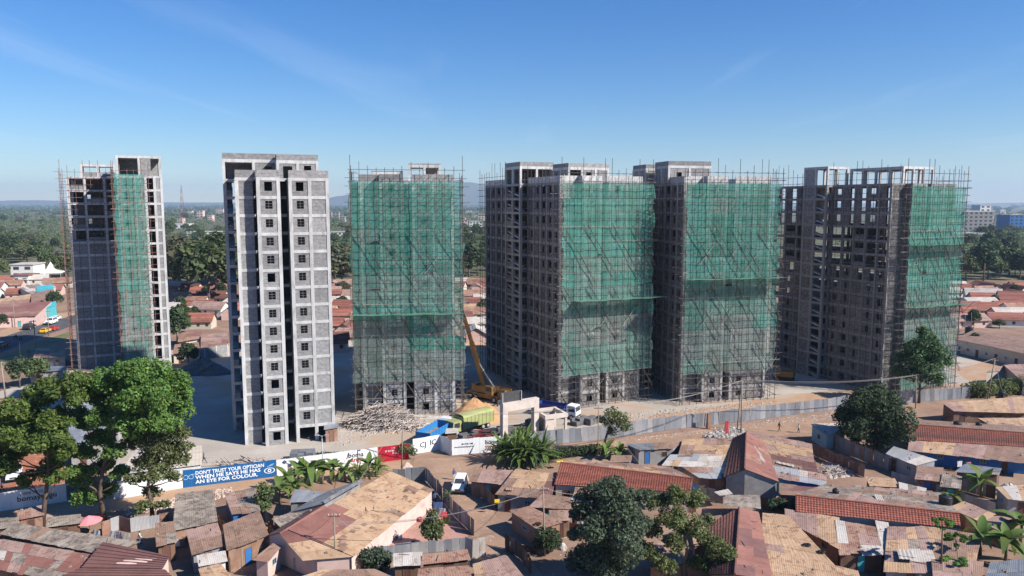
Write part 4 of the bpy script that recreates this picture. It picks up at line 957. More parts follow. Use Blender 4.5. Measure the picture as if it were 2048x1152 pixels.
fence('long grey corrugated fence along the rubbish strewn track', [(1002, 905), (1075, 892), (1200, 880), (1340, 860), (1500, 842), (1600, 828), (1700, 815), (1795, 808), (1940, 796), (1952, 778)], 2.5, ['tin_fence', 'tin_fence', 'tin_fence', 'tin_silver'], w=1.15)
fence('pale low fence round the compound of the tan roofed house', [(587, 1142), (660, 1134), (725, 1122), (840, 1108), (937, 1100)], 1.5, ['tin_fence', 'tin_white', 'tin_silver'])
fence('dark blue-grey iron fence between tan roofed house and road', [(785, 966), (851, 962), (878, 992), (905, 1030), (948, 1072)], 2.1, ['tin_grey', 'tin_fence'])
fence('rusty iron gate screen at the bottom of the compound', [(930, 1112), (945, 1118), (972, 1112)], 2.3, ['tin_silver', 'tin_rust', 'tin_white'], w=.8)
fence('dark iron wall between round tree and torn-roofed shack', [(1668, 898), (1700, 912), (1776, 944)], 2.5, ['tin_grey', 'tin_brown', 'tin_grey'])
fence('brown board fence running down from the turquoise shop', [(1586, 900), (1620, 908), (1728, 956)], 2.0, ['wood', 'mud', 'tin_brown'])
fence('pale diagonal plank wall below the torn-roofed shack', [(1781, 966), (1830, 980), (1900, 1002), (1990, 1034)], 1.8, ['tin_fence', 'tin_white', 'timber_grey'])
fence('rusty sheet fence behind the pink parasol', [(205, 1072), (240, 1060), (262, 1066), (300, 1058), (340, 1052)], 1.8, ['tin_rust', 'tin_silver', 'mud', 'tin_rust'])
fence('brown board screen round the banana shack', [(1890, 970), (1935, 985), (1990, 1000)], 1.9, ['wood', 'timber_grey', 'tin_brown'])
fence('leaning wall of rust sheets at the lower corner of the alley', [(1010, 1098), (1040, 1118), (1062, 1150)], 1.9, ['mud', 'wood', 'tin_rust'])
fence('mud wall lining the alley beside the pickup', [(948, 985), (968, 1000), (990, 1018)], 1.9, ['mud', 'tin_brown', 'mud'])

for lb, pts, mt in (('mud wall between maroon roof and dark lean-to', [(330, 1096), (352, 1064)], ['mud']), ('rusty sheet wall between lean-to and flat brown roof', [(436, 1056), (456, 1080)], ['tin_rust', 'mud']), ('low mud wall beside the red porch', [(536, 1068), (548, 1092)], ['mud']), ('sheet wall below the satellite dish roof', [(1112, 1022), (1150, 1030)], ['tin_brown', 'mud']), ('low wall in the yard under the washing line', [(1128, 1066), (1180, 1080)], ['mud', 'tin_rust']), ('mud wall in the passage between gable houses', [(1398, 996), (1446, 1008)], ['mud', 'plaster_grey']), ('blue sheet wall in the passage between gable houses', [(1384, 990), (1400, 996)], ['paint_blue']), ('brown wall beside the dark bush', [(1522, 1018), (1562, 1028)], ['mud', 'wood']), ('mud wall behind the long tile roof end', [(1290, 1020), (1392, 1026)], ['mud', 'plaster_cream']), ('sheet wall beside the large black tank', [(1882, 1024), (1902, 1048)], ['tin_fence', 'tin_brown']), ('mud wall under the big banana leaves', [(1945, 1076), (1992, 1090)], ['mud', 'wood']), ('plank wall at the lower picture edge by the papaya', [(1860, 1130), (1868, 1160)], ['wood']), ('rust wall beside the timber platform roof', [(520, 1040), (548, 1056)], ['tin_rust', 'wood'])):
    fence(lb, pts, 1.7, mt, 'yard_fence')
def text(body, size, parent, x, y, z, mat, bold=.0, align='LEFT', name='lettering', sx=1.0):
    cu = bpy.data.curves.new(name, 'FONT'); cu.body = body; cu.size = size; cu.extrude = .004; cu.offset = bold; cu.align_x = align; cu.resolution_u = 2
    cu.materials.append(MAT[mat])
    o = bpy.data.objects.new(name, cu); C.objects.link(o)
    me = bpy.data.meshes.new_from_object(o.evaluated_get(bpy.context.evaluated_depsgraph_get())); bpy.data.objects.remove(o)
    o = bpy.data.objects.new(name, me); C.objects.link(o); o.parent = parent
    o.location = (x, y, z); o.rotation_euler = (math.pi / 2, 0, 0); o.scale = (sx, 1, 1)
    return o
def ring(r0, r1, n=24, sx=1.0, half=False):
    mb = MB(); m = n
    for k in range(m + 1):
        a = 2 * math.pi * k / m
        mb.v += [(r0 * sx * math.cos(a), 0, r0 * math.sin(a)), (r1 * sx * math.cos(a), 0, r1 * math.sin(a))]
    for k in range(m): mb.f.append((2 * k, 2 * k + 1, 2 * k + 3, 2 * k + 2)); mb.m.append(0)
    return mb
def marks(parent, x0, x1, z, h, mat):
    """a line of print too blurred to read: a row of letter-sized strokes"""
    mb = MB(); x = x0
    while x < x1:
        w = h * R.uniform(.35, .6); t = .028 + h * .06
        if R.random() < .16: x += w; continue
        mb.box(x, -.004, z, x + t, .004, z + h)
        if R.random() < .6: mb.box(x + t, -.004, z + h - t, x + w, .004, z + h)
        if R.random() < .6: mb.box(x + w - t, -.004, z, x + w, .004, z + h * .96)
        x += w + h * .2
    mb.build('lettering', mat, parent, (0, Y_, 0))
Y_ = -.02
def hoarding(label, p0, p1, h, mat, drop=0.0, name='hoarding'):
    """painted board fence between two photo pixels; local x runs along it, -y faces the road"""
    a, b = at(*p0), at(*p1); d = b - a; L = d.length
    Hd = empty(name, a, math.atan2(d.y, d.x), label, 'hoarding')
    n = max(1, round(L / 1.22)); w = L / n
    for i in range(n):
        mb = MB(); hh = h + R.uniform(-.03, .05)
        for z in (.02, hh):
            for s in range(11): mb.v.append((w * s / 10 + (.004 if s == 0 else 0), .012 if s % 2 else 0, z))
        for s in range(10): mb.f.append((s, s + 1, s + 12, s + 11)); mb.m.append(0)
        mb.build('board', mat, Hd, (w * i, R.uniform(0, .012), 0))
        link('post', boxmesh('post', (.08, .08, h - .1), 'wood'), Hd, (w * i, .08, 0))
    return Hd, L
hd, L = hoarding('blue hoarding with large white lettering and an eye symbol', (367, 976), (553, 953), 2.55, 'banner_blue')
Y_ = -.02
for s_, z_, x_ in (("DON'T TRUST YOUR OPTICIAN", 1.72, .128), ('WHEN HE SAYS HE HAS', 1.08, .128), ('AN EYE FOR COLOUR.', .42, .128)):
    o = text(s_, .72, hd, L * x_, Y_, z_, 'ink_white', .018)
    tgt = {0: .735, 1: .70, 2: .67}[(z_ < 1.5) + (z_ < .9)] * L
    bpy.context.view_layer.update()
    o.scale.x = tgt / max(o.dimensions.x, .1)
for cx_ in (.35, 1.05): ring(.27, .34).build('glasses_symbol', 'ink_paleblue', hd, (cx_, Y_, 1.5))
MB().box(1.1, -.004, 1.82, 1.6, .004, 1.88).build('glasses_symbol', 'ink_paleblue', hd, (0, Y_, 0))
ring(.36, .44, 24, 1.75).build('eye_symbol', 'ink_white', hd, (L - .95, Y_, 1.05))
ring(.13, .26).build('eye_symbol', 'ink_white', hd, (L - .95, Y_ - .004, 1.05))
mb = MB()
for k in range(3): mb.poly([(L - 1.3 + .25 * k, Y_, 1.65 + .12 * k), (L - .5 + .1 * k, Y_, 1.75 + .12 * k), (L - .45 + .1 * k, Y_, 1.81 + .12 * k), (L - 1.3 + .25 * k, Y_, 1.71 + .12 * k)])
mb.build('eye_symbol', 'ink_paleblue', hd)
hd, L = hoarding('white hoarding with a triangle sign and two-line script logo', (554, 953), (755, 926), 2.5, 'banner_white')
mb = MB(); tri = [(0, 0), (.95, 0), (.475, .85)]; tri2 = [(.18, .1), (.77, .1), (.475, .62)]
for k in range(3):
    a, b, c, d2 = tri[k], tri[(k + 1) % 3], tri2[(k + 1) % 3], tri2[k]
    mb.poly([(q[0], 0, q[1]) for q in (a, b, c, d2)])
mb.build('triangle_sign', 'ink_red', hd, (L * .115, Y_, .9))
text('Dunn Co', .8, hd, L * .19, Y_, 1.15, 'ink_black', .0)
text('boma', 1.05, hd, L * .70, Y_, 1.42, 'ink_black', .012); text('yangu', 1.0, hd, L * .70, Y_, .70, 'ink_red', .012)
mb = MB(); mb.poly([(0, 0, 0), (.1, 0, 0), (.42, 0, .95), (.32, 0, .95)]); mb.build('logo_stroke', 'ink_black', hd, (L * .682, Y_, 1.30))
hd, L = hoarding('crimson hoarding beside the lamp post at the yard gate', (757, 925), (818, 918), 2.5, 'banner_red')
marks(hd, L * .22, L * .50, 1.52, .26, 'ink_white'); marks(hd, L * .46, L * .66, 1.12, .24, 'ink_white'); marks(hd, L * .44, L * .52, 1.98, .22, 'ink_white')
hd, L = hoarding('white gate leaf lettered with four black capitals', (826, 909), (880, 900), 2.55, 'banner_white', name='yard_gate')
text('CJ', 1.2, hd, L * .25, Y_, .95, 'ink_black', .01); text('IC', 1.2, hd, L * .62, Y_, 1.12, 'ink_black', .012)
hd, L = hoarding('folded white gate leaf standing at an angle to the road', (880, 900), (903, 912), 2.6, 'banner_white', name='yard_gate')
hd, L = hoarding('white hoarding with small web address and script logo', (904, 911), (1001, 903), 2.6, 'banner_white')
marks(hd, L * .2, L * .44, 1.62, .24, 'ink_black'); text('www.bomayangu.go.ke', .34, hd, L * .05, Y_, 1.2, 'ink_black', .004)
text('boma', 1.0, hd, L * .68, Y_, 1.42, 'ink_black', .012); text('yangu', .95, hd, L * .68, Y_, .72, 'ink_red', .012)
hd, L = hoarding('white hoarding lettered in black under the bright green trees', (-20, 1026), (134, 1003), 2.5, 'banner_white')
marks(hd, L * .38, L * .68, 1.78, .34, 'ink_black'); text('bomayangu', 1.0, hd, L * .35, Y_, .95, 'ink_black', .012)
hoarding('plain white hoarding between olive tree and blue banner', (228, 1000), (366, 976), 2.5, 'banner_white')
# concrete wall piece behind the bright tree
wl = empty('yard_wall', at(135, 995), math.atan2((at(228, 985) - at(135, 995)).y, (at(228, 985) - at(135, 995)).x), 'grey plastered yard wall between the two lettered hoardings', 'wall')
Lw = (at(228, 985) - at(135, 995)).length
for i in range(4): MB().box(Lw * i / 4 + .01, 0, 0, Lw * (i + 1) / 4 - .01, .2, 2.5).build('wall_panel', 'plaster_grey', wl)
for i in range(5): MB().box(Lw * i / 4 - .17, -.08, 0, Lw * i / 4 + .17, .3, 2.7).build('pier', 'plaster_grey', wl)
wl = empty('yard_wall', at(385, 722), math.atan2((at(455, 712) - at(385, 722)).y, (at(455, 712) - at(385, 722)).x), 'grey block yard wall between road-side tower and bare tower', 'wall')
Lw = (at(455, 712) - at(385, 722)).length
for i in range(3): link('wall_panel', boxmesh('wall_panel', (Lw / 3 - .3, .2, 3.0), 'block'), wl, (Lw * i / 3 + .3, 0, 0))
for i in range(4): link('pier', boxmesh('pier', (.34, .34, 3.1), 'concrete'), wl, (Lw * i / 3 - .03, -.07, 0))

# ------------------------------------------------------------------ trees and plants
def leaf_mesh(name, lobes, n, size, mat, seed, flat=.35, shell=.5, aspect=.55, sub=0):
    rs = np.random.RandomState(seed)
    if sub:
        big = lobes; lobes = []
        for c0, r0 in big:
            lobes.append((c0, tuple(.6 * q for q in r0)))
            for _ in range(sub):
                d0 = rs.normal(size=3); d0[2] = abs(d0[2]) * .9 - .25; d0 /= np.linalg.norm(d0); k0 = rs.uniform(.3, .56)
                lobes.append((tuple(c0[i] + d0[i] * r0[i] * .66 for i in range(3)), tuple(k0 * q for q in r0)))
    c = np.array([l[0] for l in lobes], float); r = np.array([l[1] for l in lobes], float)
    wgt = (r.prod(1)) ** (2 / 3); wgt /= wgt.sum()
    k = rs.choice(len(lobes), n, p=wgt)
    d = rs.normal(size=(n, 3)); d /= np.linalg.norm(d, axis=1)[:, None]
    rad = shell + (1.04 - shell) * rs.rand(n) ** .6
    # twig clumps: pull leaves towards a few nodes of each lobe so that gaps open
    node = rs.normal(size=(len(lobes), 26, 3)); node /= np.linalg.norm(node, axis=2)[:, :, None]
    pick = node[k, rs.randint(0, 26, n)]
    d = d * .58 + pick * .42; d /= np.linalg.norm(d, axis=1)[:, None]
    pos = c[k] + d * r[k] * rad[:, None]
    nrm = d * .55 + rs.normal(size=(n, 3)) * .55 + np.array([0, 0, flat])
    nrm /= np.linalg.norm(nrm, axis=1)[:, None]
    t = np.cross(nrm, rs.normal(size=(n, 3))); t /= np.linalg.norm(t, axis=1)[:, None]
    b = np.cross(nrm, t)
    s = (size * (.55 + .9 * rs.rand(n)))[:, None]
    v = np.stack([pos - t * s, pos - b * s * aspect, pos + t * s, pos + b * s * aspect], 1).reshape(-1, 3)
    me = bpy.data.meshes.new(name)
    me.vertices.add(4 * n); me.vertices.foreach_set('co', v.ravel())
    me.loops.add(4 * n); me.loops.foreach_set('vertex_index', np.arange(4 * n))
    me.polygons.add(n); me.polygons.foreach_set('loop_start', np.arange(0, 4 * n, 4)); me.polygons.foreach_set('loop_total', np.full(n, 4))
    me.materials.append(MAT[mat]); me.update(calc_edges=True)
    return me
def trunk_mesh(base_r, forks, tips, bark='bark', n=7):
    """trunk from the origin through forks, a limb to every tip"""
    mb = MB(); pts = [Vector((0, 0, -.1))] + [Vector(f) for f in forks]
    rad = [base_r * (1.25 if i == 0 else 1 - .55 * i / len(pts)) for i in range(len(pts))]
    mb.path(pts, rad, n)
    for tp in tips:
        tp = Vector(tp); f = min(range(1, len(pts)), key=lambda i: (pts[i] - tp).length + max(0, pts[i].z - tp.z) * 3)
        a = pts[f]; mid = a.lerp(tp, .5) + Vector((R.uniform(-.3, .3), R.uniform(-.3, .3), -.12 * (tp - a).length + R.uniform(0, .4)))
        r0 = rad[f] * .62
        mb.path([a - (tp - a).normalized() * .05, mid, tp], [r0, r0 * .6, r0 * .22], 5)
    return mb.mesh('trunk', bark, smooth=True)
def tree_px(label, base, lobes, n, size, mat, r=.25, forks=None, dep=1.0, shell=.5, seed=1, flat=.35, name='tree', group='trees among the shacks', zs=.85):
    """tree whose crown lobes are given by photo pixels (x, y, radius) around the depth of its base"""
    b = at(*base); Tn = empty(name, b, 0, label, 'tree', group)
    rs = random.Random(seed); lb, tips = [], []
    for x, y, rr in lobes:
        Y = b.y + rs.uniform(-1, 1) * dep
        p = atY(x, y, Y) - b; rm = rr * Y / F * 1.22
        lb.append(((p.x, p.y, p.z), (rm, rm * 1.0, rm * zs))); tips.append((p.x, p.y, p.z - rm * .3))
    me = leaf_mesh('crown', lb, n, size, mat, seed, flat, shell,   .55, 9 if max(q[2] for q in lobes) > 18 else 0)
    link('crown', me, Tn)
    zlow = min(q[0][2] for q in lb); zmid = sum(q[0][2] for q in lb) / len(lb); xm = sum(q[0][0] for q in lb) / len(lb)
    fk = [Vector((0, 0, max(zlow, 1) * .5)), Vector((xm * .25, 0, max(zlow * .9, zmid * .45))), Vector((xm * .6, 0, zmid * .85))] if forks is None else [atY(x, y, b.y) - b for x, y in forks]
    link('trunk', trunk_mesh(r, fk, tips), Tn)
    return Tn
tree_px('tall bright green tree crowding the foot of the road-side tower', (208, 1040), [(262, 742, 34), (225, 765, 38), (298, 748, 38), (335, 775, 36), (366, 796, 24), (310, 800, 42), (255, 800, 42), (345, 822, 32), (310, 842, 32), (280, 862, 26), (218, 815, 22), (240, 850, 20), (150, 905, 20), (146, 940, 18), (185, 945, 20), (228, 905, 20), (236, 948, 18), (150, 830, 22), (175, 785, 22), (190, 880, 20), (172, 845, 20), (195, 840, 24), (205, 800, 26), (215, 880, 22), (265, 835, 34), (335, 850, 24), (205, 930, 20), (178, 908, 16), (165, 962, 20), (205, 985, 24), (170, 995, 20), (195, 870, 14)], 46000, .21, 'leaf_bright', .30, [(200, 985), (205, 940), (222, 890), (232, 850), (250, 810)], 2.2, .55, 3, .5)
tree_px('bright green tree overhanging the parked white saloon', (84, 1060), [(150, 800, 22), (128, 905, 22), (112, 955, 18), (-20, 930, 26), (10, 935, 24), (138, 770, 32), (98, 785, 32), (162, 764, 22), (70, 797, 24), (22, 826, 36), (62, 845, 36), (104, 840, 30), (18, 868, 36), (78, 882, 40), (122, 878, 28), (32, 900, 28), (108, 918, 24), (58, 955, 18), (48, 968, 12), (128, 845, 18), (-15, 850, 34), (-12, 890, 30), (95, 945, 16)], 40000, .21, 'leaf_bright', .28, [(90, 1000), (98, 940), (95, 880), (85, 845)], 2.0, .55, 4, .5)
tree_px('olive tree with a thin crown beside the blue banner', (306, 1045), [(300, 878, 32), (345, 868, 30), (265, 888, 24), (330, 903, 34), (290, 926, 26), (356, 918, 22), (320, 948, 24), (270, 958, 18), (306, 985, 18), (345, 955, 16), (372, 894, 15), (285, 1015, 16), (325, 1010, 14)], 11500, .18, 'leaf_olive', .26, [(303, 1010), (296, 975), (300, 935), (310, 905)], 1.4, .25, 5, .45)
tree_px('dense blue-green tree standing over the alley shacks', (1226, 1182), [(1215, 984, 36), (1182, 1010, 32), (1244, 1010, 40), (1192, 1058, 38), (1232, 1068, 46), (1200, 1108, 42), (1252, 1112, 42), (1172, 1128, 34), (1230, 1140, 40), (1280, 992, 20), (1272, 1042, 26), (1158, 1070, 20), (1160, 1030, 18)], 30000, .165, 'leaf_blue', .34, None, 1.6, .6, 6, .4)
tree_px('open-crowned tree with a forked dark trunk beside the maroon gable', (1372, 1168), [(1312, 1000, 24), (1350, 994, 26), (1390, 1000, 24), (1342, 1038, 26), (1300, 1060, 22), (1382, 1058, 28), (1352, 1082, 22), (1420, 1080, 22), (1440, 1108, 26), (1402, 1128, 26), (1442, 1138, 26), (1302, 1108, 22), (1330, 1132, 22), (1415, 1040, 14)], 15000, .155, 'leaf_olive', .24, [(1368, 1130), (1376, 1095), (1366, 1060)], 1.5, .3, 7, .42)
tree_px('round dense dark tree beside the turquoise shop', (1750, 905), [(1750, 812, 40), (1718, 835, 36), (1786, 835, 36), (1750, 850, 44), (1708, 862, 24), (1795, 866, 28), (1750, 792, 26), (1724, 803, 26), (1778, 805, 26), (1765, 885, 24), (1725, 880, 22)], 24000, .21, 'leaf_dark', .35, None, 1.2, .7, 8, .45)
tree_px('tall feathery tree against the net of the see-through tower', (1838, 806), [(1850, 678, 18), (1836, 698, 24), (1866, 704, 24), (1814, 720, 24), (1850, 732, 28), (1882, 720, 18), (1820, 750, 24), (1862, 758, 22), (1800, 742, 14), (1845, 662, 10)], 12000, .25, 'leaf_feather', .25, None, 1.5, .3, 9, .3)
tree_px('gnarled thin tree beside the corrugated fence', (1205, 908), [(1226, 828, 15), (1242, 838, 17), (1216, 845, 11), (1252, 852, 12), (1224, 862, 10), (1205, 838, 9)], 1500, .20, 'leaf_olive', .26, [(1208, 890), (1214, 868), (1224, 845)], .6, .2, 10, .4)
tree_px('small conical tree in the courtyard of the tan roofed house', (858, 1096), [(866, 1028, 11), (862, 1045, 15), (872, 1050, 14), (858, 1062, 15), (872, 1066, 14), (848, 1052, 8)], 2400, .17, 'leaf_olive', .09, None, .4, .2, 12, .4)
tree_px('rounded dark bush against the alley pole', (1096, 1108), [(1085, 1068, 14), (1102, 1072, 16), (1112, 1082, 12), (1080, 1085, 13), (1098, 1088, 15)], 2400, .15, 'leaf_dark', .1, None, .5, .4, 13, .4, name='bush')
tree_px('grey-green shrub below the courtyard fence', (748, 1140), [(735, 1110, 15), (755, 1108, 17), (770, 1115, 14), (745, 1122, 18), (765, 1128, 14)], 2600, .16, 'leaf_blue', .08, None, .6, .3, 14, .4, name='bush')
tree_px('small shrub at the crimson hoarding and lamp post', (812, 918), [(795, 899, 8), (806, 896, 10), (818, 898, 10), (826, 904, 8)], 1100, .15, 'leaf_olive', .06, None, .4, .3, 15, .4, name='bush')
tree_px('small shrub beside the yard gate pillar', (1050, 885), [(1030, 868, 10), (1045, 862, 11), (1060, 868, 10), (1040, 875, 12), (1056, 878, 10)], 1300, .17, 'leaf_olive', .06, None, .5, .3, 16, .4, name='bush')
tree_px('thin shrub at the end of the banana row', (531, 1045), [(525, 975, 12), (535, 985, 12), (524, 995, 14), (530, 1010, 12), (520, 1000, 9)], 1500, .16, 'leaf_olive', .09, None, .4, .2, 17, .4)
tree_px('dark bush between the two gable houses', (1558, 1028), [(1545, 1010, 10), (1556, 1005, 11), (1566, 1012, 9)], 900, .15, 'leaf_dark', .05, None, .3, .3, 18, .4, name='bush')
tree_px('bush in front of the torn-roofed shack', (1797, 940), [(1792, 920, 11), (1803, 922, 11), (1797, 930, 12)], 900, .16, 'leaf_dark', .05, None, .3, .3, 19, .4, name='bush')
for i, (x, y, w_) in enumerate(((1955, 795, 40), (2000, 790, 40), (2040, 785, 36))):
    tree_px(('scrubby bush at the end of the corrugated fence', 'scrubby bush behind the sand-coloured roof', 'scrubby bush below the cream house')[i], (x, y), [(x - 20, y - 14, 14), (x, y - 18, 16), (x + 18, y - 15, 14), (x + 4, y - 8, 15)], 1800, .26, 'leaf_olive', .06, None, .8, .3, 20 + i, .4, name='bush')
# hedge running behind the strap-leaved clump
hb = at(1060, 925); hg = empty('hedge', hb, 0, 'clipped dark hedge behind the long tile roof', 'hedge')
lb = []
for i in range(22):
    p = at(1070 + 125 * i / 21, 922 - 16 * i / 21) - hb; lb.append(((p.x, p.y, .75), (.8, .9, .8)))
link('foliage', leaf_mesh('foliage', lb, 7000, .15, 'leaf_dark', 31, .3, .5), hg)
link('stem', MB().path([(p[0][0], p[0][1], .1) for p in lb], [.06] * len(lb), 5).mesh('stem', 'bark'), hg)

def blade(name, L, w, droop, mat, fold=.25, n=7, tip=.25):
    """one long leaf along +x, arching; real folded blade with midrib"""
    mb = MB()
    for i in range(n + 1):
        t = i / n; x = L * t; z = L * (.55 * t - droop * t * t)
        ww = w * min(1, 4 * t + .25) * (1 if t < .6 else (1 - (t - .6) / .4 * (1 - tip)) if t < .999 else .08) / 2
        mb.v += [(x, -ww, z + ww * fold), (x, 0, z), (x, ww, z + ww * fold)]
    for i in range(n):
        for k in (0, 1): q = i * 3 + k; mb.f.append((q, q + 3, q + 4, q + 1)); mb.m.append(0)
    return mb.mesh(name, mat, smooth=True)
BL = [blade('leaf', 2.3, .85, .55, 'leaf_banana'), blade('leaf', 2.1, .78, .95, 'leaf_banana'), blade('leaf', 1.8, .72, .25, 'leaf_banana'), blade('leaf', 2.0, .72, 1.35, 'leaf_banana')]
ST = [blade('leaf', 1.5, .16, .35, 'leaf_banana', .3, 5, .1), blade('leaf', 1.3, .15, .7, 'leaf_banana', .3, 5, .1), blade('leaf', 1.2, .14, 1.1, 'leaf_feather', .3, 5, .1)]
def banana(label, p, h=3.2, n=9, s=1.0, seed=0, group='banana plants'):
    rs = random.Random(seed); Bn = empty('banana_plant', at(*p), rs.uniform(0, 6), label, 'banana plant', group)
    st = MB().path([(0, 0, -.05), (.05, 0, h * .3), (0, .06, h * .55)], [.16 * s, .13 * s, .08 * s], 8).build('stem', 'banana_stem', Bn, smooth=True)
    for i in range(n):
        a = i * 2.4 + rs.uniform(-.3, .3); up = rs.uniform(-.35, .75)
        o = link('leaf', BL[i % 4], Bn, (0, 0, h * (.45 + .12 * i / n)), (0, -up, a), (s * rs.uniform(.8, 1.15),) * 3)
    return Bn
def strap(label, p, n=34, s=1.0, seed=0, h=.6, name='strap_leaved_plant', cat='plant', group=None):
    rs = random.Random(seed); Bn = empty(name, at(*p), 0, label, cat, group)
    MB().path([(0, 0, -.05), (.03, 0, h * .5), (0, .03, h)], [.13, .11, .08], 7).build('stem', 'banana_stem', Bn, smooth=True)
    for i in range(n):
        a = i * 2.4 + rs.uniform(-.2, .2); up = -.2 + 1.2 * (i / n) + rs.uniform(-.15, .15)
        link('leaf', ST[rs.randrange(3)], Bn, (0, 0, h * (.75 + .25 * i / n)), (0, -up, a), (s * rs.uniform(.8, 1.2),) * 3)
    return Bn
ban = [((575, 985), 3.0, 'first banana plant along the white hoarding from the banner'), ((598, 975), 3.4, 'second banana plant along the white hoarding from the banner'), ((622, 972), 3.6, 'banana plant below the triangle sign'), ((645, 968), 3.2, 'banana plant in front of the street light'), ((668, 963), 3.3, 'banana plant below the script logo'), ((690, 962), 2.4, 'low banana plant beyond the script logo'), ((560, 1008), 3.2, 'banana plant beside the pale grey roof'), ((590, 1000), 2.8, 'banana plant hanging over the pale grey roof'), ((738, 952), 2.6, 'banana plant next to the crimson hoarding'), ((1212, 918), 2.6, 'banana plant below the gnarled tree'), ((1240, 918), 2.0, 'small banana plant beside the white sack heap'), ((1962, 995), 3.8, 'banana plant behind the plank screen'), ((2010, 1130), 5.0, 'big banana plant with long leaves at the picture edge'), ((1960, 1110), 4.0, 'big banana plant shading the brown roof'), ((2040, 1090), 4.6, 'tall banana plant behind the big long-leaved one'), ((1905, 1008), 1.6, 'young banana plant by the large black tank')]
for i, (p, h, lb_) in enumerate(ban): banana(lb_, p, h * (1.3 if i < 9 else 1.1), 12 if h < 4 else 15, 1.05 if h < 3.6 else 1.3, 40 + i)
for i, (x, y, s_, lb_) in enumerate(((1010, 925, 1.5, 'strap-leaved clump beside the web address hoarding'), (1035, 928, 1.8, 'large strap-leaved clump above the brown roofs'), (1062, 930, 1.8, 'strap-leaved clump beside the yellow sheet'), (1048, 915, 1.6, 'strap-leaved clump in front of the grey fence'), (1085, 925, 1.4, 'strap-leaved clump at the end of the hedge'))): strap(lb_, (x, y), 60, s_ * 1.75, 60 + i, 1.5)
for i, (x, y, s_, lb_) in enumerate(((718, 960, 1.0, 'bushy strap plant between banana and big tan roof'), (755, 950, 1.1, 'bright strap plant below the crimson hoarding'))): strap(lb_, (x, y), 46, s_ * 1.5, 70 + i, 1.0)
strap('small palm at the kink of the alley', (897, 1018), 18, .8, 80, 1.9, 'small_palm', 'palm')
def papaya(label, base, top, s, seed):
    b = at(*base); tp = atY(*top, b.y) - b; Pp = empty('papaya_tree', b, 0, label, 'tree', 'papaya trees')
    MB().path([(0, 0, -.1), tp * .5 + Vector((.06, 0, 0)), tp], [.11, .09, .06], 7).build('trunk', 'bark', Pp, smooth=True)
    rs = random.Random(seed); lb = []
    for k in range(15):
        a = k * 2.4; u = rs.uniform(-.35, .5); d = Vector((math.cos(a) * math.cos(u), math.sin(a) * math.cos(u), math.sin(u))) * s * rs.uniform(.7, 1.05)
        lb.append((tuple(tp + d), (.30 * s, .30 * s, .16 * s)))
    link('crown', leaf_mesh('crown', lb, 1900, .13 * s, 'leaf_bright', seed, .6, .1), Pp)
papaya('papaya tree with a long bare stem on the brown roof side', (1880, 1172), (1885, 1047), .95, 91)
papaya('papaya tree with a dense tuft beside the long bare stem', (1912, 1140), (1912, 1078), 1.05, 92)
papaya('lowest papaya tuft beside the big banana leaves', (1910, 1172), (1910, 1127), 1.15, 93)

# ------------------------------------------------------------------ far trees, woods, far houses and city
ORD = 'first second third fourth fifth sixth seventh eighth ninth tenth eleventh twelfth thirteenth fourteenth fifteenth sixteenth seventeenth eighteenth nineteenth twentieth'.split()
GAPS = [(-120, 140, 'beside the road-side tower'), (322, 470, 'between road-side tower and bare tower'), (640, 735, 'between bare tower and timber heap tower'), (900, 985, 'between timber heap tower and crane tower'), (1895, 2180, 'beyond the see-through tower')]
def gap_of(x):
    for g_ in GAPS:
        if g_[0] <= x <= g_[1]: return g_
    return None
VAR = []
for i in range(7):
    rs = random.Random(200 + i); lb = []
    hgt, wid = (10, 12, 9, 14, 11, 13, 10)[i], (4.6, 5.6, 5.8, 5.2, 6.6, 4.4, 6.0)[i]
    for k in range(13):
        a = k * 2.4; rr = wid * (k / 13) ** .5 * .75
        lb.append(((math.cos(a) * rr, math.sin(a) * rr, hgt * (.78 - .33 * (k / 13) ** 1.3) + rs.uniform(-.8, .8)), (wid * .40, wid * .40, hgt * .17)))
    cm = leaf_mesh('crown', lb, 2100, .52, ('leaf_far', 'leaf_far', 'leaf_brown', 'leaf_dark', 'leaf_brown', 'leaf_far', 'leaf_olive')[i], 210 + i, .5, .55, .7)
    tm = trunk_mesh(.3, [(0, 0, hgt * .2), (.2, .1, hgt * .42)], [q[0] for q in lb[::3]])
    VAR.append((cm, tm))
NT = 0
def far_tree(p, s, v=None, label=None, group=None, mat=None):
    global NT
    x, _ = px(p); g_ = gap_of(x) or (0, 0, 'behind the towers')
    vi = R.randrange(7) if v is None else v
    cm, tm = VAR[vi]; _, py_ = px(p)
    band = 'front' if py_ > 520 else 'middle' if py_ > 470 else 'back'
    kd = ('slim green', 'tall green', 'low brownish', 'tall dark', 'broad brownish', 'upright green', 'broad olive')[vi]
    o = empty('tree', p, R.uniform(0, 6.28), label or f'{kd} tree in the {band} wood {g_[2]}', 'tree', group or 'trees of the wood ' + g_[2])
    o.scale = (s, s, s * R.uniform(.85, 1.15)); link('crown', cm, o); link('trunk', tm, o); NT += 1
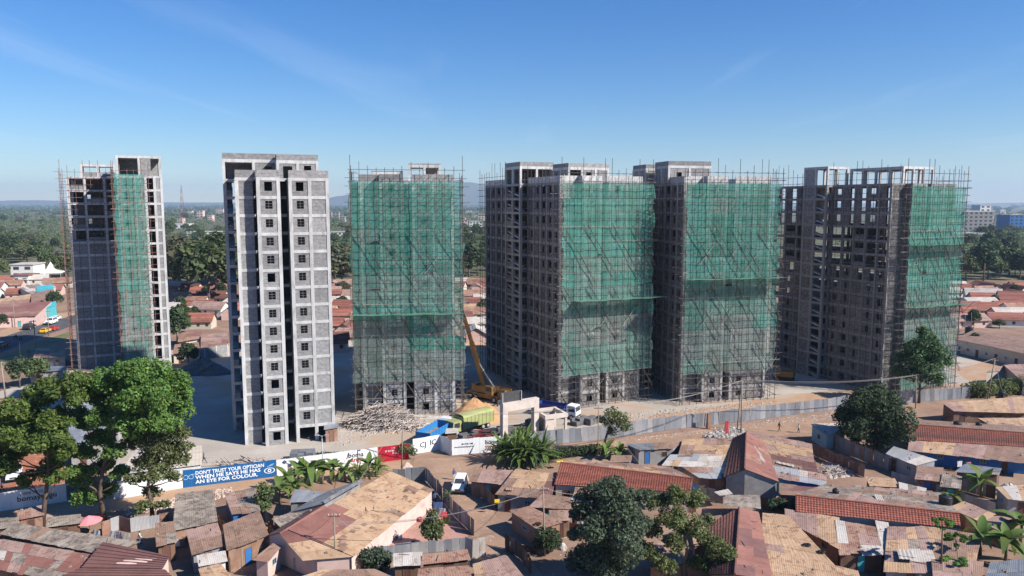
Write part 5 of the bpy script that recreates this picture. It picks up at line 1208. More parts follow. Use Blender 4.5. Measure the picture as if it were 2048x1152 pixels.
for (x, y, s, v, lb_) in ((418, 612, 2.3, 1, 'big green tree with a bare trunk beside the bare tower'), (378, 592, 2.4, 4, 'spreading tree behind the red roofs by the bare tower'), (350, 578, 2.0, 3, 'dark tree touching the road-side tower edge'), (444, 582, 2.3, 5, 'green tree touching the bare tower edge'),
                          (684, 572, 2.0, 2, 'big brown-green tree behind the tiled rows'), (670, 560, 1.7, 4, 'brownish tree touching the bare tower'), (708, 568, 1.5, 4, 'brownish tree touching the green net edge'), (938, 560, 1.7, 3, 'dark tall tree behind the scaffold gap'), (928, 548, 1.5, 0, 'dark tree touching the net behind the crane'), (955, 552, 1.5, 3, 'dark tree touching the scaffold of the crane tower'),
                          (368, 652, .7, 0, 'young tree among the red roofs by the road-side tower'), (355, 690, .75, 3, 'dark shrub tree at the foot of the road-side tower'), (378, 735, .5, 3, 'dark thicket tree below the block yard wall'), (110, 620, .6, 3, 'dark street tree beside the turquoise shop'), (40, 775, .5, 3, 'dark tree in the shade below the grass verge'), (75, 770, .5, 1, 'tree in the shade beside the guard block'), (8, 655, .3, 3, 'small round street tree at the kerb'),
                          (1950, 700, .35, 3, 'small tree behind the long brown-roofed block')):
    far_tree(at(x, y), s, v, lb_, 'single trees behind the site')
def far_house(p, rz, L, D, h, hr, wall, roof, label, group, name='row_house', wins=3):
    Hh = empty(name, p, rz, label, 'house', group)
    mb = MB(); mb.box(-L / 2, -D / 2, 0, L / 2, D / 2, h)
    mb.poly([(-L / 2, -D / 2, h), (-L / 2, D / 2, h), (-L / 2, 0, hr - .08)]); mb.poly([(L / 2, D / 2, h), (L / 2, -D / 2, h), (L / 2, 0, hr - .08)])
    mb.build('wall', wall, Hh)
    e = .5
    for sgn in (-1, 1):
        m = 5
        for k in range(m):
            a, b = k / m, (k + 1) / m
            f = lambda t, dz: (sgn * (D / 2 + e) * t, hr - (hr - h + .28) * t + dz)
            y0, z0 = f(a, .02); y1, z1 = f(b, .09); mb = MB()
            mb.poly([(-L / 2 - e, y0, z0), (L / 2 + e, y0, z0), (L / 2 + e, y1, z1), (-L / 2 - e, y1, z1)]); mb.poly([(-L / 2 - e, y1, z1), (L / 2 + e, y1, z1), (L / 2 + e, y1, z1 - .12), (-L / 2 - e, y1, z1 - .12)])
            mb.build('roof_sheet', roof, Hh)
    for i in range(wins):
        x = -L / 2 + L * (i + .5) / wins
        MB().box(x - .45, -D / 2 - .03, .9, x + .45, -D / 2 + .02, 1.9).build('window', 'glass', Hh)
    return Hh
rs5 = random.Random(15)
for i in range(26):
    g_ = GAPS[(1, 2, 3, 4, 1, 4)[i % 6]]; y = rs5.uniform(585, 660)
    far_tree(at(rs5.uniform(g_[0] + 10, g_[1] - 10), y), rs5.uniform(.28, .55), rs5.randrange(7), f'{ORD[i // 6 if i % 6 < 4 else 5 + i // 6]} small yard tree among the row houses {g_[2]}', 'yard trees among the row houses')
rs6 = random.Random(25)
for i in range(22):
    x, y = rs6.uniform(-40, 125), rs6.uniform(500, 566)
    if 22 < x < 72 and 530 < y: y -= 45
    far_tree(at(x, y), rs6.uniform(.7, 1.2), None, None, 'trees of the wood beside the road-side tower')
for i, (x, y) in enumerate(((-20, 585), (18, 580), (70, 568), (5, 570), (96, 590), (118, 575), (-30, 600), (50, 598))):
    far_house(at(x, y), .2 + .1 * (i % 3), 12, 7, 2.8, 4.8, ('plaster_white', 'plaster_pink', 'plaster_cream')[i % 3], ('tin_red', 'tin_rust', 'tin_white', 'tile_far')[i % 4], f'{ORD[i]} low house behind the red market row', 'low houses behind the market')
rs2 = random.Random(5)
pts_ = []
while len(pts_) < 265:
    g_ = GAPS[(0, 0, 1, 1, 2, 3, 4, 4, 4)[rs2.randrange(9)]]
    x = rs2.uniform(g_[0], g_[1])
    ymin, ymax = {-120: (434, 560), 322: (428, 560), 640: (430, 556), 900: (452, 548), 1895: (462, 562)}[g_[0]]
    t = rs2.random() ** 1.35
    y = ymax + (ymin - ymax) * t
    p = at(x, y)
    if any((p - q).length < 7 for q in pts_): continue
    if g_[0] == -120 and -20 < x < 120 and y > 530: continue
    pts_.append(p); far_tree(p, rs2.uniform(.8, 1.35) * (1.15 if y < 480 else 1))
# the wood beyond, one mass
rs3 = np.random.RandomState(4); lob = []
while len(lob) < 3600:
    x = rs3.uniform(-250, 2300); y = 408.0 + 100 * rs3.rand() ** 1.5 + 3.2
    if x > 1880 and y < 462 and rs3.rand() < .55: continue
    if -30 < x < 120 and y > 496: continue
    if gap_of(x) is None and rs3.rand() > .12: continue
    p = at(x, y)
    if p.y > 11000: continue
    s = max(4.6, p.y / 1500 * 3.2) * rs3.uniform(.7, 1.3)
    lob.append(((p.x, p.y, s * .5 + 3), (s, s, s * .65)))
tag(link('forest', leaf_mesh('forest', lob, 130000, .85, 'leaf_far', 77, .6, .7, .8)), 'hazy woodland reaching to the horizon', kind='stuff')
# scale far leaves with distance
me = bpy.data.objects['forest'].data; co = np.empty(len(me.vertices) * 3); me.vertices.foreach_get('co', co); co = co.reshape(-1, 4, 3)
cen = co.mean(1, keepdims=True); f_ = np.clip(cen[:, :, 1:2] / 900, 1, 9); co = cen + (co - cen) * f_; me.vertices.foreach_set('co', co.ravel()); me.update()

cnt = {}
rs4 = random.Random(8)
for row in range(22):
    yb = 700 - 0; Y0 = 208 + row * 10.5
    for col in range(-18, 19):
        x_ = col * 16.5 + (row % 2) * 6
        p = Vector((x_ + rs4.uniform(-2, 2), Y0 + x_ * .10 + rs4.uniform(-1, 1), 0))
        u, v = px(p); g_ = gap_of(u)
        if g_ is None or not (572 < v < 705): continue
        if g_[0] == -120: continue
        if g_[0] == 322 and v > 660: continue
        if g_[0] == 1895 and v > 655: continue
        k = g_[2]; cnt[k] = cnt.get(k, 0) + 1
        if cnt[k] > 34: continue
        redden = g_[0] != 1895
        n_ = cnt[k]
        lab = f"red-roofed row house {k}, {ORD[min(n_, 20) - 1]} counting away from the site" if redden else f"rust-roofed row house {k}, {ORD[(n_ - 1) % 20]} counting away" + (' in the far rows' if n_ > 20 else '')
        far_house(p, .10 + rs4.choice((0, 0, 0, 1.571, -.35)) + rs4.uniform(-.08, .08), rs4.uniform(7.5, 13.5), rs4.uniform(5, 7), 2.6, 4.5 + rs4.uniform(-.6, .7), rs4.choice(('plaster_white', 'plaster_pink', 'plaster_cream')), rs4.choice(('tile_far', 'tile_far', 'tile_far', 'tin_rust', 'tin_white', 'tin_pinkish')) if not redden else rs4.choice(('tile_far', 'tile_far', 'tile_far', 'tile_dark', 'tin_rust', 'tin_tan', 'tin_pinkish', 'tin_white')), lab, 'row houses ' + k)
def block_building(label, base, w_px, h, storeys_, wall, rz=.1, depth=14, roof='tin_white', bayw=4.0, name='apartment_building'):
    p = at(*base); w = w_px * p.y / F; Bd = empty(name, p, rz, label, 'building', 'buildings beyond the wood')
    MB().box(-w / 2, 0, 0, w / 2, depth, h).build('wall', wall, Bd)
    MB().box(-w / 2 - .4, -.4, h, w / 2 + .4, depth + .4, h + .6).build('roof', roof, Bd)
    n = max(2, int(w / bayw))
    me = boxmesh('window', (w / n * .5, .12, h / storeys_ * .45), 'glass')
    for k in range(storeys_):
        for i in range(n): link('window', me, Bd, (-w / 2 + w * (i + .25) / n, -.08, h * (k + .3) / storeys_))
    return Bd
block_building('white two-storey house behind the market roofs', (45, 556), 42, 7, 2, 'plaster_white', .15)
block_building('small house with a red roof below the white house', (42, 570), 30, 4.5, 1, 'plaster_white', .1, 10, 'tin_red')
block_building('long white building above the brown tree', (684, 478), 46, 8, 2, 'plaster_white', .05)
block_building('pink-roofed building seen over the scaffold gap', (924, 462), 22, 16, 4, 'plaster_pink', .05, 16, 'tin_red')
block_building('white building seen over the scaffold gap', (952, 464), 26, 15, 4, 'plaster_white', .05, 16)
block_building('tall unfinished block on the horizon past the see-through tower', (1955, 468), 60, 30, 6, 'concrete_dark', .05, 30, 'plaster_white', 6)
block_building('white rooftop block on the horizon', (1968, 462), 22, 38, 8, 'plaster_white', .05, 20, 'plaster_white', 8)
block_building('blue glass block at the far picture edge', (2036, 464), 36, 24, 5, 'paint_blue', .0, 30, 'plaster_grey', 6)
block_building('long grey-roofed hall before the city', (1975, 482), 90, 7, 1, 'plaster_grey', .1, 60, 'tin_silver', 9)
block_building('yellow-fronted hall among the trees', (2010, 486), 26, 7, 1, 'canvas_yellow', .0, 20, 'tin_white', 9)
block_building('long pale hall in the wood beside the bare tower', (410, 476), 70, 7, 1, 'plaster_white', .12, 20, 'tin_white', 8)
block_building('white hall with a pale roof left of the bare tower', (358, 458), 40, 8, 1, 'plaster_white', .1, 24, 'tin_white', 8)
for i in range(24):
    x = (1905 + i * 6.3, 655 + i * 3.3, 905 + i * 3.2, 345 + i * 5)[i % 4]; y = 426 + (i * 7) % 22
    block_building(f'{ORD[i // 4]} of the far town buildings {GAPS[(4, 2, 3, 1)[i % 4]][2]}', (x, y), 8 + i % 7, 9 + (i * 5) % 14, 3, ('plaster_white', 'plaster_pink', 'plaster_cream', 'plaster_grey')[(i * 3) % 4], 0, 14, ('tin_white', 'tin_red', 'tin_grey')[i % 3], 7)
# white peaked tent
tp_ = at(103, 556); tt = empty('tent', tp_, .3, 'white peaked tent by the trees beside the road', 'tent')
mb = MB(); a_ = 6
for s_ in range(4):
    q = [(-a_, -a_), (a_, -a_), (a_, a_), (-a_, a_)]; (x0, y0), (x1, y1) = q[s_], q[(s_ + 1) % 4]
    mb.poly([(x0, y0, 3), (x1, y1, 3), (x1 * .3, y1 * .3, 5), (x0 * .3, y0 * .3, 5)]); mb.poly([(x0 * .3, y0 * .3, 5), (x1 * .3, y1 * .3, 5), (0, 0, 9)])
mb.build('canopy', 'plaster_white', tt)
for x_, y_ in ((-a_, -a_), (a_, -a_), (a_, a_), (-a_, a_)): MB().box(x_ - .1, y_ - .1, 0, x_ + .1, y_ + .1, 3).build('leg', 'steel_pale', tt)
def mast(label, x, ybase, ytop, Y):
    b = atY(x, ybase, Y); b.z = 0; t = atY(x, ytop, Y); Mm = empty('radio_mast', b, 0, label, 'mast')
    H_ = t.z; wb = H_ * .055
    for sx in (-1, 1):
        for sy in (-1, 1): MB().tube((sx * wb, sy * wb, 0), (sx * .3, sy * .3, H_), .35, .15, 4).build('leg', 'iron_red', Mm)
    for k in range(10):
        z0, z1 = H_ * k / 10, H_ * (k + 1) / 10; w0, w1 = wb + (.3 - wb) * k / 10, wb + (.3 - wb) * (k + 1) / 10
        mb = MB(); mb.tube((-w0, -w0, z0), (w1, -w1, z1), .14, n=4); mb.tube((w0, -w0, z0), (-w1, -w1, z1), .14, n=4); mb.tube((-w0, -w0, z0), (w0, -w0, z0), .14, n=4)
        mb.build('bracing', 'plaster_white' if k % 2 else 'iron_red', Mm)
    MB().lathe([(0, 0), (1.6, .1), (1.6, 1.0), (0, 1.1)], (0, -1, H_ * .74), 10).build('dish_drum', 'plaster_white', Mm)
mast('red and white radio mast above the wood by the bare tower', 365, 430, 370, 1500)
mast('red and white radio mast beside the green net', 703, 430, 384, 1500)

# ------------------------------------------------------------------ poles, wires, tanks and things on roofs
def utility_pole(label, base, top_px, r=.13, arm=True, mat='wood_pole', lamp=False, group='utility poles', name='utility_pole', zl=None):
    b = at(*base); t = atY(top_px[0], top_px[1], b.y) - b
    Pp = empty(name, b, 0, label, 'street light' if lamp else 'pole', group)
    MB().path([(0, 0, -.1), t * .5, t], [r, r * .85, r * .7], 8).build('shaft', mat, Pp, smooth=True)
    if arm and not lamp:
        MB().box(-.7, -.06, -.06, .7, .06, .06).build('crossarm', 'wood', Pp, t - Vector((0, 0, .35)))
        for x_ in (-.6, -.2, .2, .6): MB().lathe([(.02, 0), (.05, .05), (.03, .12), (.05, .17), (0, .2)], (0, 0, 0), 6).build('insulator', 'plaster_white', Pp, t + Vector((x_, 0, -.29)))
    if lamp:
        for sx in (-1, 1):
            MB().tube((0, 0, 0), (sx * .55, -.1, .12), .04).build('bracket', 'steel_pale', Pp, t)
            MB().box(-.28, -.14, -.06, .28, .14, .08).build('lamp_head', 'steel_pale', Pp, t + Vector((sx * .7, -.12, .14)))
    return b + t
P_ = {}
utility_pole('twin-headed street light behind the white hoarding', (646, 962), (644, 872), .09, lamp=True, mat='steel_pale', group='street lights')
P_['gate'] = utility_pole('pale lamp post beside the crimson hoarding', (803, 946), (806, 822), .10, mat='wood_pole')
P_['fence'] = utility_pole('pole beside the gnarled thin tree', (1196, 918), (1197, 812), .10)
P_['twin'] = utility_pole('upright pole of the twin poles by the rubbish heap', (1482, 866), (1484, 762), .13)
utility_pole('leaning strut of the twin poles by the rubbish heap', (1474, 860), (1483, 778), .12, arm=False)
P_['round'] = utility_pole('pale pole behind the round dark tree', (1831, 817), (1832, 752), .12)
P_['lean'] = utility_pole('leaning pole in front of the cream house', (1974, 800), (1990, 718), .13)
P_['court'] = utility_pole('dark tall pole in front of the tan roofed house', (671, 1148), (668, 1026), .10)
P_['alley'] = utility_pole('wooden pole beside the rounded dark bush', (1090, 1112), (1086, 974), .10)
utility_pole('short wooden pole on the long tile roof', (1347, 990), (1345, 930), .09, arm=False)
utility_pole('pale post in front of the flat brown-roofed shack', (484, 1150), (484, 1096), .07, arm=False)
utility_pole('concrete pole beside the grass verge', (72, 702), (67, 640), .16)
utility_pole('pole at the asphalt road kerb opposite the red market', (97, 672), (96, 620), .14)
utility_pole('tall grey pole at the picture edge below the road', (12, 800), (2, 724), .17)
utility_pole('thin post at the grass verge', (41, 725), (39, 685), .12, arm=False)
utility_pole('pole in front of the red market row', (30, 655), (25, 598), .13)
for i, (x, y, yt) in enumerate(((1918, 672, 632), (1930, 666, 628), (1943, 662, 625))): utility_pole(('first', 'second', 'third')[i] + ' thin post before the long brown-roofed block', (x, y), (x, yt), .1, arm=False)
utility_pole('thin white post on the compound fence corner', (770, 1075), (770, 1050), .05, arm=False)
utility_pole('thin aerial post standing on the tan roof', (793, 1018), (793, 962), .03, arm=False, mat='steel_pale')
def wire(label, a, b, sag, group='overhead wires'):
    pts = [a.lerp(b, i / 14) - Vector((0, 0, sag * 4 * (i / 14) * (1 - i / 14))) for i in range(15)]
    o = MB().path([p - pts[0] for p in pts], [.022] * 15, 4).build('wire', 'wire', None, pts[0]); tag(o, label, 'wire', group)
up = Vector((0, 0, .1))
far_l = at(1420, 850) + Vector((-30, 4, 6.5)); far_r = at(2130, 770) + Vector((0, 0, 7))
for i, dx in enumerate((-.5, 0, .5)):
    d_ = Vector((dx, 0, .15 * i))
    wire(f'{("lower", "middle", "upper")[i]} wire from the twin poles to the pole behind the round tree', P_['twin'] + d_, P_['round'] + d_, .9)
    wire(f'{("lower", "middle", "upper")[i]} wire from the pole behind the round tree to the leaning pole', P_['round'] + d_, P_['lean'] + d_, .6)
    wire(f'{("lower", "middle", "upper")[i]} wire from the fence pole to the twin poles', P_['fence'] + d_, P_['twin'] + d_, 1.2)
    wire(f'{("lower", "middle", "upper")[i]} wire across the alley from the courtyard pole', P_['court'] + d_ - up * 12, P_['alley'] + d_ - up * 3, 1.3)
    wire(f'{("lower", "middle", "upper")[i]} wire from the gate lamp post to the fence pole', P_['gate'] + d_, P_['fence'] + d_, 1.0)

for k_, q, z_, lb_ in (('alley', (1130, 1008), 2.6, 'service wire from the alley pole to the satellite dish roof'), ('alley', (1050, 975), 2.7, 'service wire from the alley pole to the square brown roof'), ('alley', (1180, 985), 2.6, 'service wire from the alley pole to the tan lean-to'), ('court', (600, 1075), 3.2, 'service wire from the courtyard pole to the red iron roof'), ('court', (720, 1060), 3.0, 'service wire from the courtyard pole to the tan roof'), ('gate', (700, 985), 3.4, 'service wire from the gate lamp post to the grey iron roof'), ('fence', (1300, 950), 3.0, 'service wire from the fence pole to the long tile roof'), ('lean', (2010, 800), 3.0, 'service wire from the leaning pole to the sand-coloured roof'), ('round', (1880, 815), 2.8, 'service wire from the pole behind the round tree to the sand-coloured roof'), ('twin', (1492, 872), 4.2, 'service wire from the twin poles to the clay gable')):
    wire(lb_, P_[k_], at(*q, z_), .5, 'house service wires')
def tank(label, p, z, r=.55, h=1.1):
    b = at(*p, z); Tk = empty('water_tank', b, 0, label, 'water tank', 'black plastic water tanks')
    prof = [(0, 0), (r, 0), (r, .08)]
    n = 5
    for k in range(n):
        z0 = .08 + (h - .2) * k / n; dz = (h - .2) / n
        prof += [(r * .97, z0 + dz * .15), (r * .97, z0 + dz * .4), (r, z0 + dz * .55), (r, z0 + dz)]
    prof += [(r * .9, h - .06), (r * .45, h + .06), (r * .35, h + .07)]
    MB().lathe(prof, n=20).build('body', 'black_plastic', Tk, smooth=True)
    MB().lathe([(r * .34, h + .04), (r * .34, h + .14), (r * .3, h + .17), (0, h + .17)], n=14).build('lid', 'black_plastic', Tk, smooth=True)
    s_ = MB(); s_.box(-r - .1, -r - .1, -.25, r + .1, r + .1, 0); s_.build('stand', 'wood', Tk)
tank('small black tank at the purple-brown roof end', (1671, 992), 2.9, .42, .9)
tank('large black tank at the end of the broken tile roof', (1890, 1014), 2.9, .75, 1.45)
tank('black tank on the sand-coloured roof', (2003, 795), 3.0, .62, 1.2)
tank('black tank beside the tiled verandah house roof', (1914, 858), 2.7, .62, 1.25)
tank('second black tank beside the tiled verandah house roof', (1957, 858), 2.7, .5, 1.1)
tank('black drum tank in front of the long brown-roofed block', (1698 + 230, 700), 0.3, .9, 1.9)
tank('black tank among shacks behind the dark yard wall', (370, 700), 2.5, .9, 1.8)
tank('black tank by the posts before the long brown-roofed block', (1938, 668), .3, 1.1, 2.2)
def dish(label, p, z, r=.45):
    b = at(*p, z); D_ = empty('satellite_dish', b, -.6, label, 'satellite dish')
    o = MB().lathe([(0, -.1), (r * .5, -.06), (r * .85, 0), (r, .05)], n=18).build('reflector', 'plaster_white', D_, (0, 0, .55), (math.radians(65), 0, 0), smooth=True)
    MB().tube((0, .05, 0), (0, .05, .5), .03).build('mount', 'steel_pale', D_)
    MB().tube((0, -.05, .4), (0, -.5, .62), .015).build('feed_arm', 'steel_pale', D_)
dish('white satellite dish at the end of the brown roofs', (1152, 1006), 2.5, .6)
def loose_sheet(label, q, z, mat='tin_white', name='loose_sheet'):
    mb = MB(); P = [at(x, y, z) for x, y in q]; k = 8
    for a, b in ((P[0], P[1]), (P[3], P[2])):
        for s in range(k + 1): mb.v.append(tuple(a.lerp(b, s / k) - P[0] + Vector((0, 0, .04 if s % 2 else 0))))
    for s in range(k): mb.f.append((s, s + 1, s + k + 2, s + k + 1)); mb.m.append(0)
    tag(mb.build(name, mat, None, P[0]), label, 'metal sheet')
loose_sheet('white metal sheet lying on the tan roof by the papaya', ((1793, 1098), (1826, 1101), (1832, 1120), (1799, 1118)), 2.62)
loose_sheet('small white sheet propped over the pink rust lean-to', ((1722, 1098), (1757, 1091), (1761, 1099), (1730, 1103)), 2.55)
loose_sheet('crumpled white sheet between the gable houses', ((1428, 984), (1456, 978), (1466, 988), (1440, 992)), 2.0)
loose_sheet('grey flat sheet over the passage between gable houses', ((1450, 990), (1520, 990), (1522, 1018), (1448, 1012)), 2.3, 'tin_weathered')
loose_sheet('rusty sheet lying on the square brown roof', ((1012, 975), (1026, 975), (1026, 981), (1010, 980)), 2.72, 'tin_rust')
loose_sheet('white patch sheet on the broken-tile house back roof', ((1747, 988), (1762, 990), (1768, 1001), (1752, 999)), 3.45)
loose_sheet('bright yellow sheet beside the long tile roof', ((1112, 922), (1126, 921), (1126, 924), (1114, 925)), 1.2, 'canvas_yellow')
loose_sheet('long white sheet on the dark maroon roof', ((1553, 922), (1588, 930), (1588, 934), (1552, 926)), 2.45)
def tyre(label, p, z):
    mb = MB(); r, q = .34, .1; n, m = 18, 6
    for i in range(n):
        for j in range(m):
            a, b = 2 * math.pi * i / n, 2 * math.pi * j / m
            mb.v.append(((r + q * math.cos(b)) * math.cos(a), (r + q * math.cos(b)) * math.sin(a), q + q * math.sin(b)))
    for i in range(n):
        for j in range(m): mb.f.append((i * m + j, ((i + 1) % n) * m + j, ((i + 1) % n) * m + (j + 1) % m, i * m + (j + 1) % m)); mb.m.append(0)
    tag(mb.build('tyre', 'rubber', None, at(*p, z), (-.15, 0, 0), smooth=True), label, 'tyre', 'old tyres on roofs')
tyre('old tyre near the middle of the tan roof', (1614, 1091), 2.72); tyre('old tyre near the edge of the tan roof', (1643, 1105), 2.66); tyre('old tyre on the rusty alley shack', (1076, 1049), 2.48)

# ------------------------------------------------------------------ vehicles
def wheel(parent, x, y, r, w=.22):
    s = 1 if y > 0 else -1
    o = MB().lathe([(0, 0), (r * .6, 0), (r * .62, .02), (r * .92, .02), (r, w * .25), (r, w * .75), (r * .92, w), (r * .6, w)], n=18).build('wheel', 'rubber', parent, (x, y, r), (-s * math.pi / 2, 0, 0), smooth=True)
    MB().lathe([(0, w + .015), (r * .25, w + .015), (r * .58, w + .004), (r * .6, w - .02)], n=14).build('rim', 'steel_pale', o, smooth=True)
def hull(profile, hw, top_in=0.0, belt=None):
    """closed body from a side profile (x, z); upper points drawn in by top_in"""
    mb = MB(); n = len(profile); zmax = max(p[1] for p in profile); belt = belt if belt is not None else 0
    f = lambda z: hw - (top_in * max(0, (z - belt)) / max(zmax - belt, .01))
    for s in (-1, 1):
        for x, z in profile: mb.v.append((x, s * f(z), z))
    mb.f.append(tuple(range(n))); mb.f.append(tuple(reversed(range(n, 2 * n))))
    mb.f += [(k, n + k, n + (k + 1) % n, (k + 1) % n) for k in range(n)]; mb.m += [0] * (n + 2)
    return mb, f
def car(name, label, p, rz, paint, kind='suv', s=1.0, cat='car', group=None):
    Cc = empty(name, at(*p), rz, label, cat, group); Cc.scale = (s, s, s)
    if kind == 'suv': body = [(-2.25, .38), (2.2, .38), (2.3, .62), (2.25, .92), (1.15, 1.06), (-2.28, 1.08), (-2.32, .7)]; cab = [(.95, 1.05), (.25, 1.72), (-1.95, 1.74), (-2.25, 1.08)]; hw = .9
    elif kind == 'pickup': body = [(-2.55, .45), (2.4, .45), (2.5, .7), (2.4, 1.0), (1.25, 1.12), (-2.6, 1.1), (-2.62, .7)]; cab = [(1.1, 1.1), (.45, 1.75), (-.85, 1.76), (-1.1, 1.1)]; hw = .9
    else: body = [(-2.1, .33), (2.05, .33), (2.15, .55), (2.05, .82), (1.0, .95), (-1.5, .97), (-2.1, .92), (-2.18, .6)]; cab = [(.85, .94), (.2, 1.42), (-1.0, 1.43), (-1.75, .95)]; hw = .85
    hull(body, hw, .06, .6)[0].build('body', paint, Cc)
    cb, f = hull(cab, hw - .06, .16, cab[0][1]); cb.build('cabin', paint, Cc)
    (x0, z0), (x1, z1), (x2, z2), (x3, z3) = cab; e = .012
    def quad(nm, pts): m_ = MB(); m_.poly(pts); m_.build(nm, 'glass', Cc)
    L_ = lambda a, b, t: a + (b - a) * t
    def slope(nm, xa, za, xb, zb, off):
        pts = []
        for t, sg in ((.12, -1), (.12, 1), (.9, 1), (.9, -1)):
            z = L_(za, zb, t); pts.append((L_(xa, xb, t) + off, sg * (f(z) - .1), z + .01))
        quad(nm, pts)
    slope('windscreen', x0, z0, x1, z1, .012); slope('rear_window', x3, z3, x2, z2, -.012)
    for sg in (-1, 1):
        for a, b in ((.06, .48), (.53, .93)):
            zb, zt = L_(z0, z1, .14), L_(z0, z1, .86)
            xb0, xb1, xt0, xt1 = L_(x0, x3, a), L_(x0, x3, b), L_(x1, x2, a), L_(x1, x2, b)
            quad('side_window', [(L_(xb0, xt0, .14), sg * (f(zb) + e), zb), (L_(xb1, xt1, .14), sg * (f(zb) + e), zb), (L_(xb1, xt1, .86), sg * (f(zt) + e), zt), (L_(xb0, xt0, .86), sg * (f(zt) + e), zt)])
    xf = max(q[0] for q in body); xr = min(q[0] for q in body); zh = body[3][1]
    for sg in (-1, 1):
        MB().box(xf - .12, sg * (hw - .22) - .17, zh - .24, xf + .012, sg * (hw - .22) + .17, zh - .08).build('headlight', 'ink_white', Cc)
        MB().box(xr - .012, sg * (hw - .15) - .1, zh - .3, xr + .1, sg * (hw - .15) + .1, zh - .02).build('tail_light', 'iron_red', Cc)
        MB().box(.75, sg * (hw + .08) - .08, z0 + .02, .88, sg * (hw + .08) + .08, z0 + .17).build('mirror', paint, Cc)
        for xx in (1.42, -1.42): wheel(Cc, xx, sg * (hw - .20), .36 if kind != 'sedan' else .31)
    MB().box(xf - .2, -hw + .05, body[0][1] - .02, xf + .05, hw - .05, body[0][1] + .16).build('bumper', 'black_plastic', Cc)
    MB().box(xf - .03, -.38, zh - .27, xf + .018, .38, zh - .08).build('grille', 'black_plastic', Cc)
    if kind == 'pickup':
        mb = MB(); mb.box(-2.5, -.78, 1.09, -1.15, .78, 1.125); mb.build('bed_cover', 'black_plastic', Cc)
    return Cc
dvec = at(914, 985) - at(930, 945)
car('parked_pickup', 'white double-cab car parked at the head of the alley', (920, 978), math.atan2(dvec.y, dvec.x), 'car_white', 'suv', .98, 'car')
dv = at(20, 975) - at(36, 920)
car('parked_car', 'white saloon parked on red earth under the bright trees', (29, 956), math.atan2(dv.y, dv.x), 'car_white', 'suv', 1.0, 'car')
rv = at(120, 645) - at(20, 681); ra = math.atan2(rv.y, rv.x)
for lb_, p, mt, kd, s, fl in (('dark off-roader driving on the asphalt road', (59, 658), 'car_black', 'suv', 1.15, 0), ('white van driving on the asphalt road', (102, 648), 'car_white', 'suv', 1.25, math.pi), ('yellow taxi on the road shoulder', (91, 665), 'car_yellow', 'sedan', 1.05, 0), ('red car on the road shoulder beside the taxi', (108, 660), 'car_red', 'sedan', .95, 0), ('black car at the edge of the asphalt road', (4, 695), 'car_black', 'sedan', 1.15, 0), ('silver car ahead of the white van', (112, 640), 'car_white', 'sedan', 1.1, 0)):
    car('car', lb_, p, ra + fl, mt, kd, s, 'car', 'vehicles on the asphalt road')
def motorbike(label, p, rz):
    Mo = empty('motorcycle', at(*p), rz, label, 'motorcycle', 'vehicles on the asphalt road')
    for x in (-.65, .65): wheel(Mo, x, .06, .32, .12)
    MB().path([(-.6, 0, .45), (-.1, 0, .75), (.35, 0, .85), (.62, 0, .4)], [.08, .14, .12, .05], 6).build('frame', 'car_red', Mo)
    MB().box(-.7, -.13, .78, .05, .13, .88).build('seat', 'rubber', Mo)
    MB().tube((.4, -.35, 1.02), (.4, .35, 1.02), .025).build('handlebar', 'steel_dark', Mo)
motorbike('motorcycle riding on the asphalt road', (32, 676), ra); motorbike('second motorcycle behind the first on the asphalt road', (42, 680), ra)

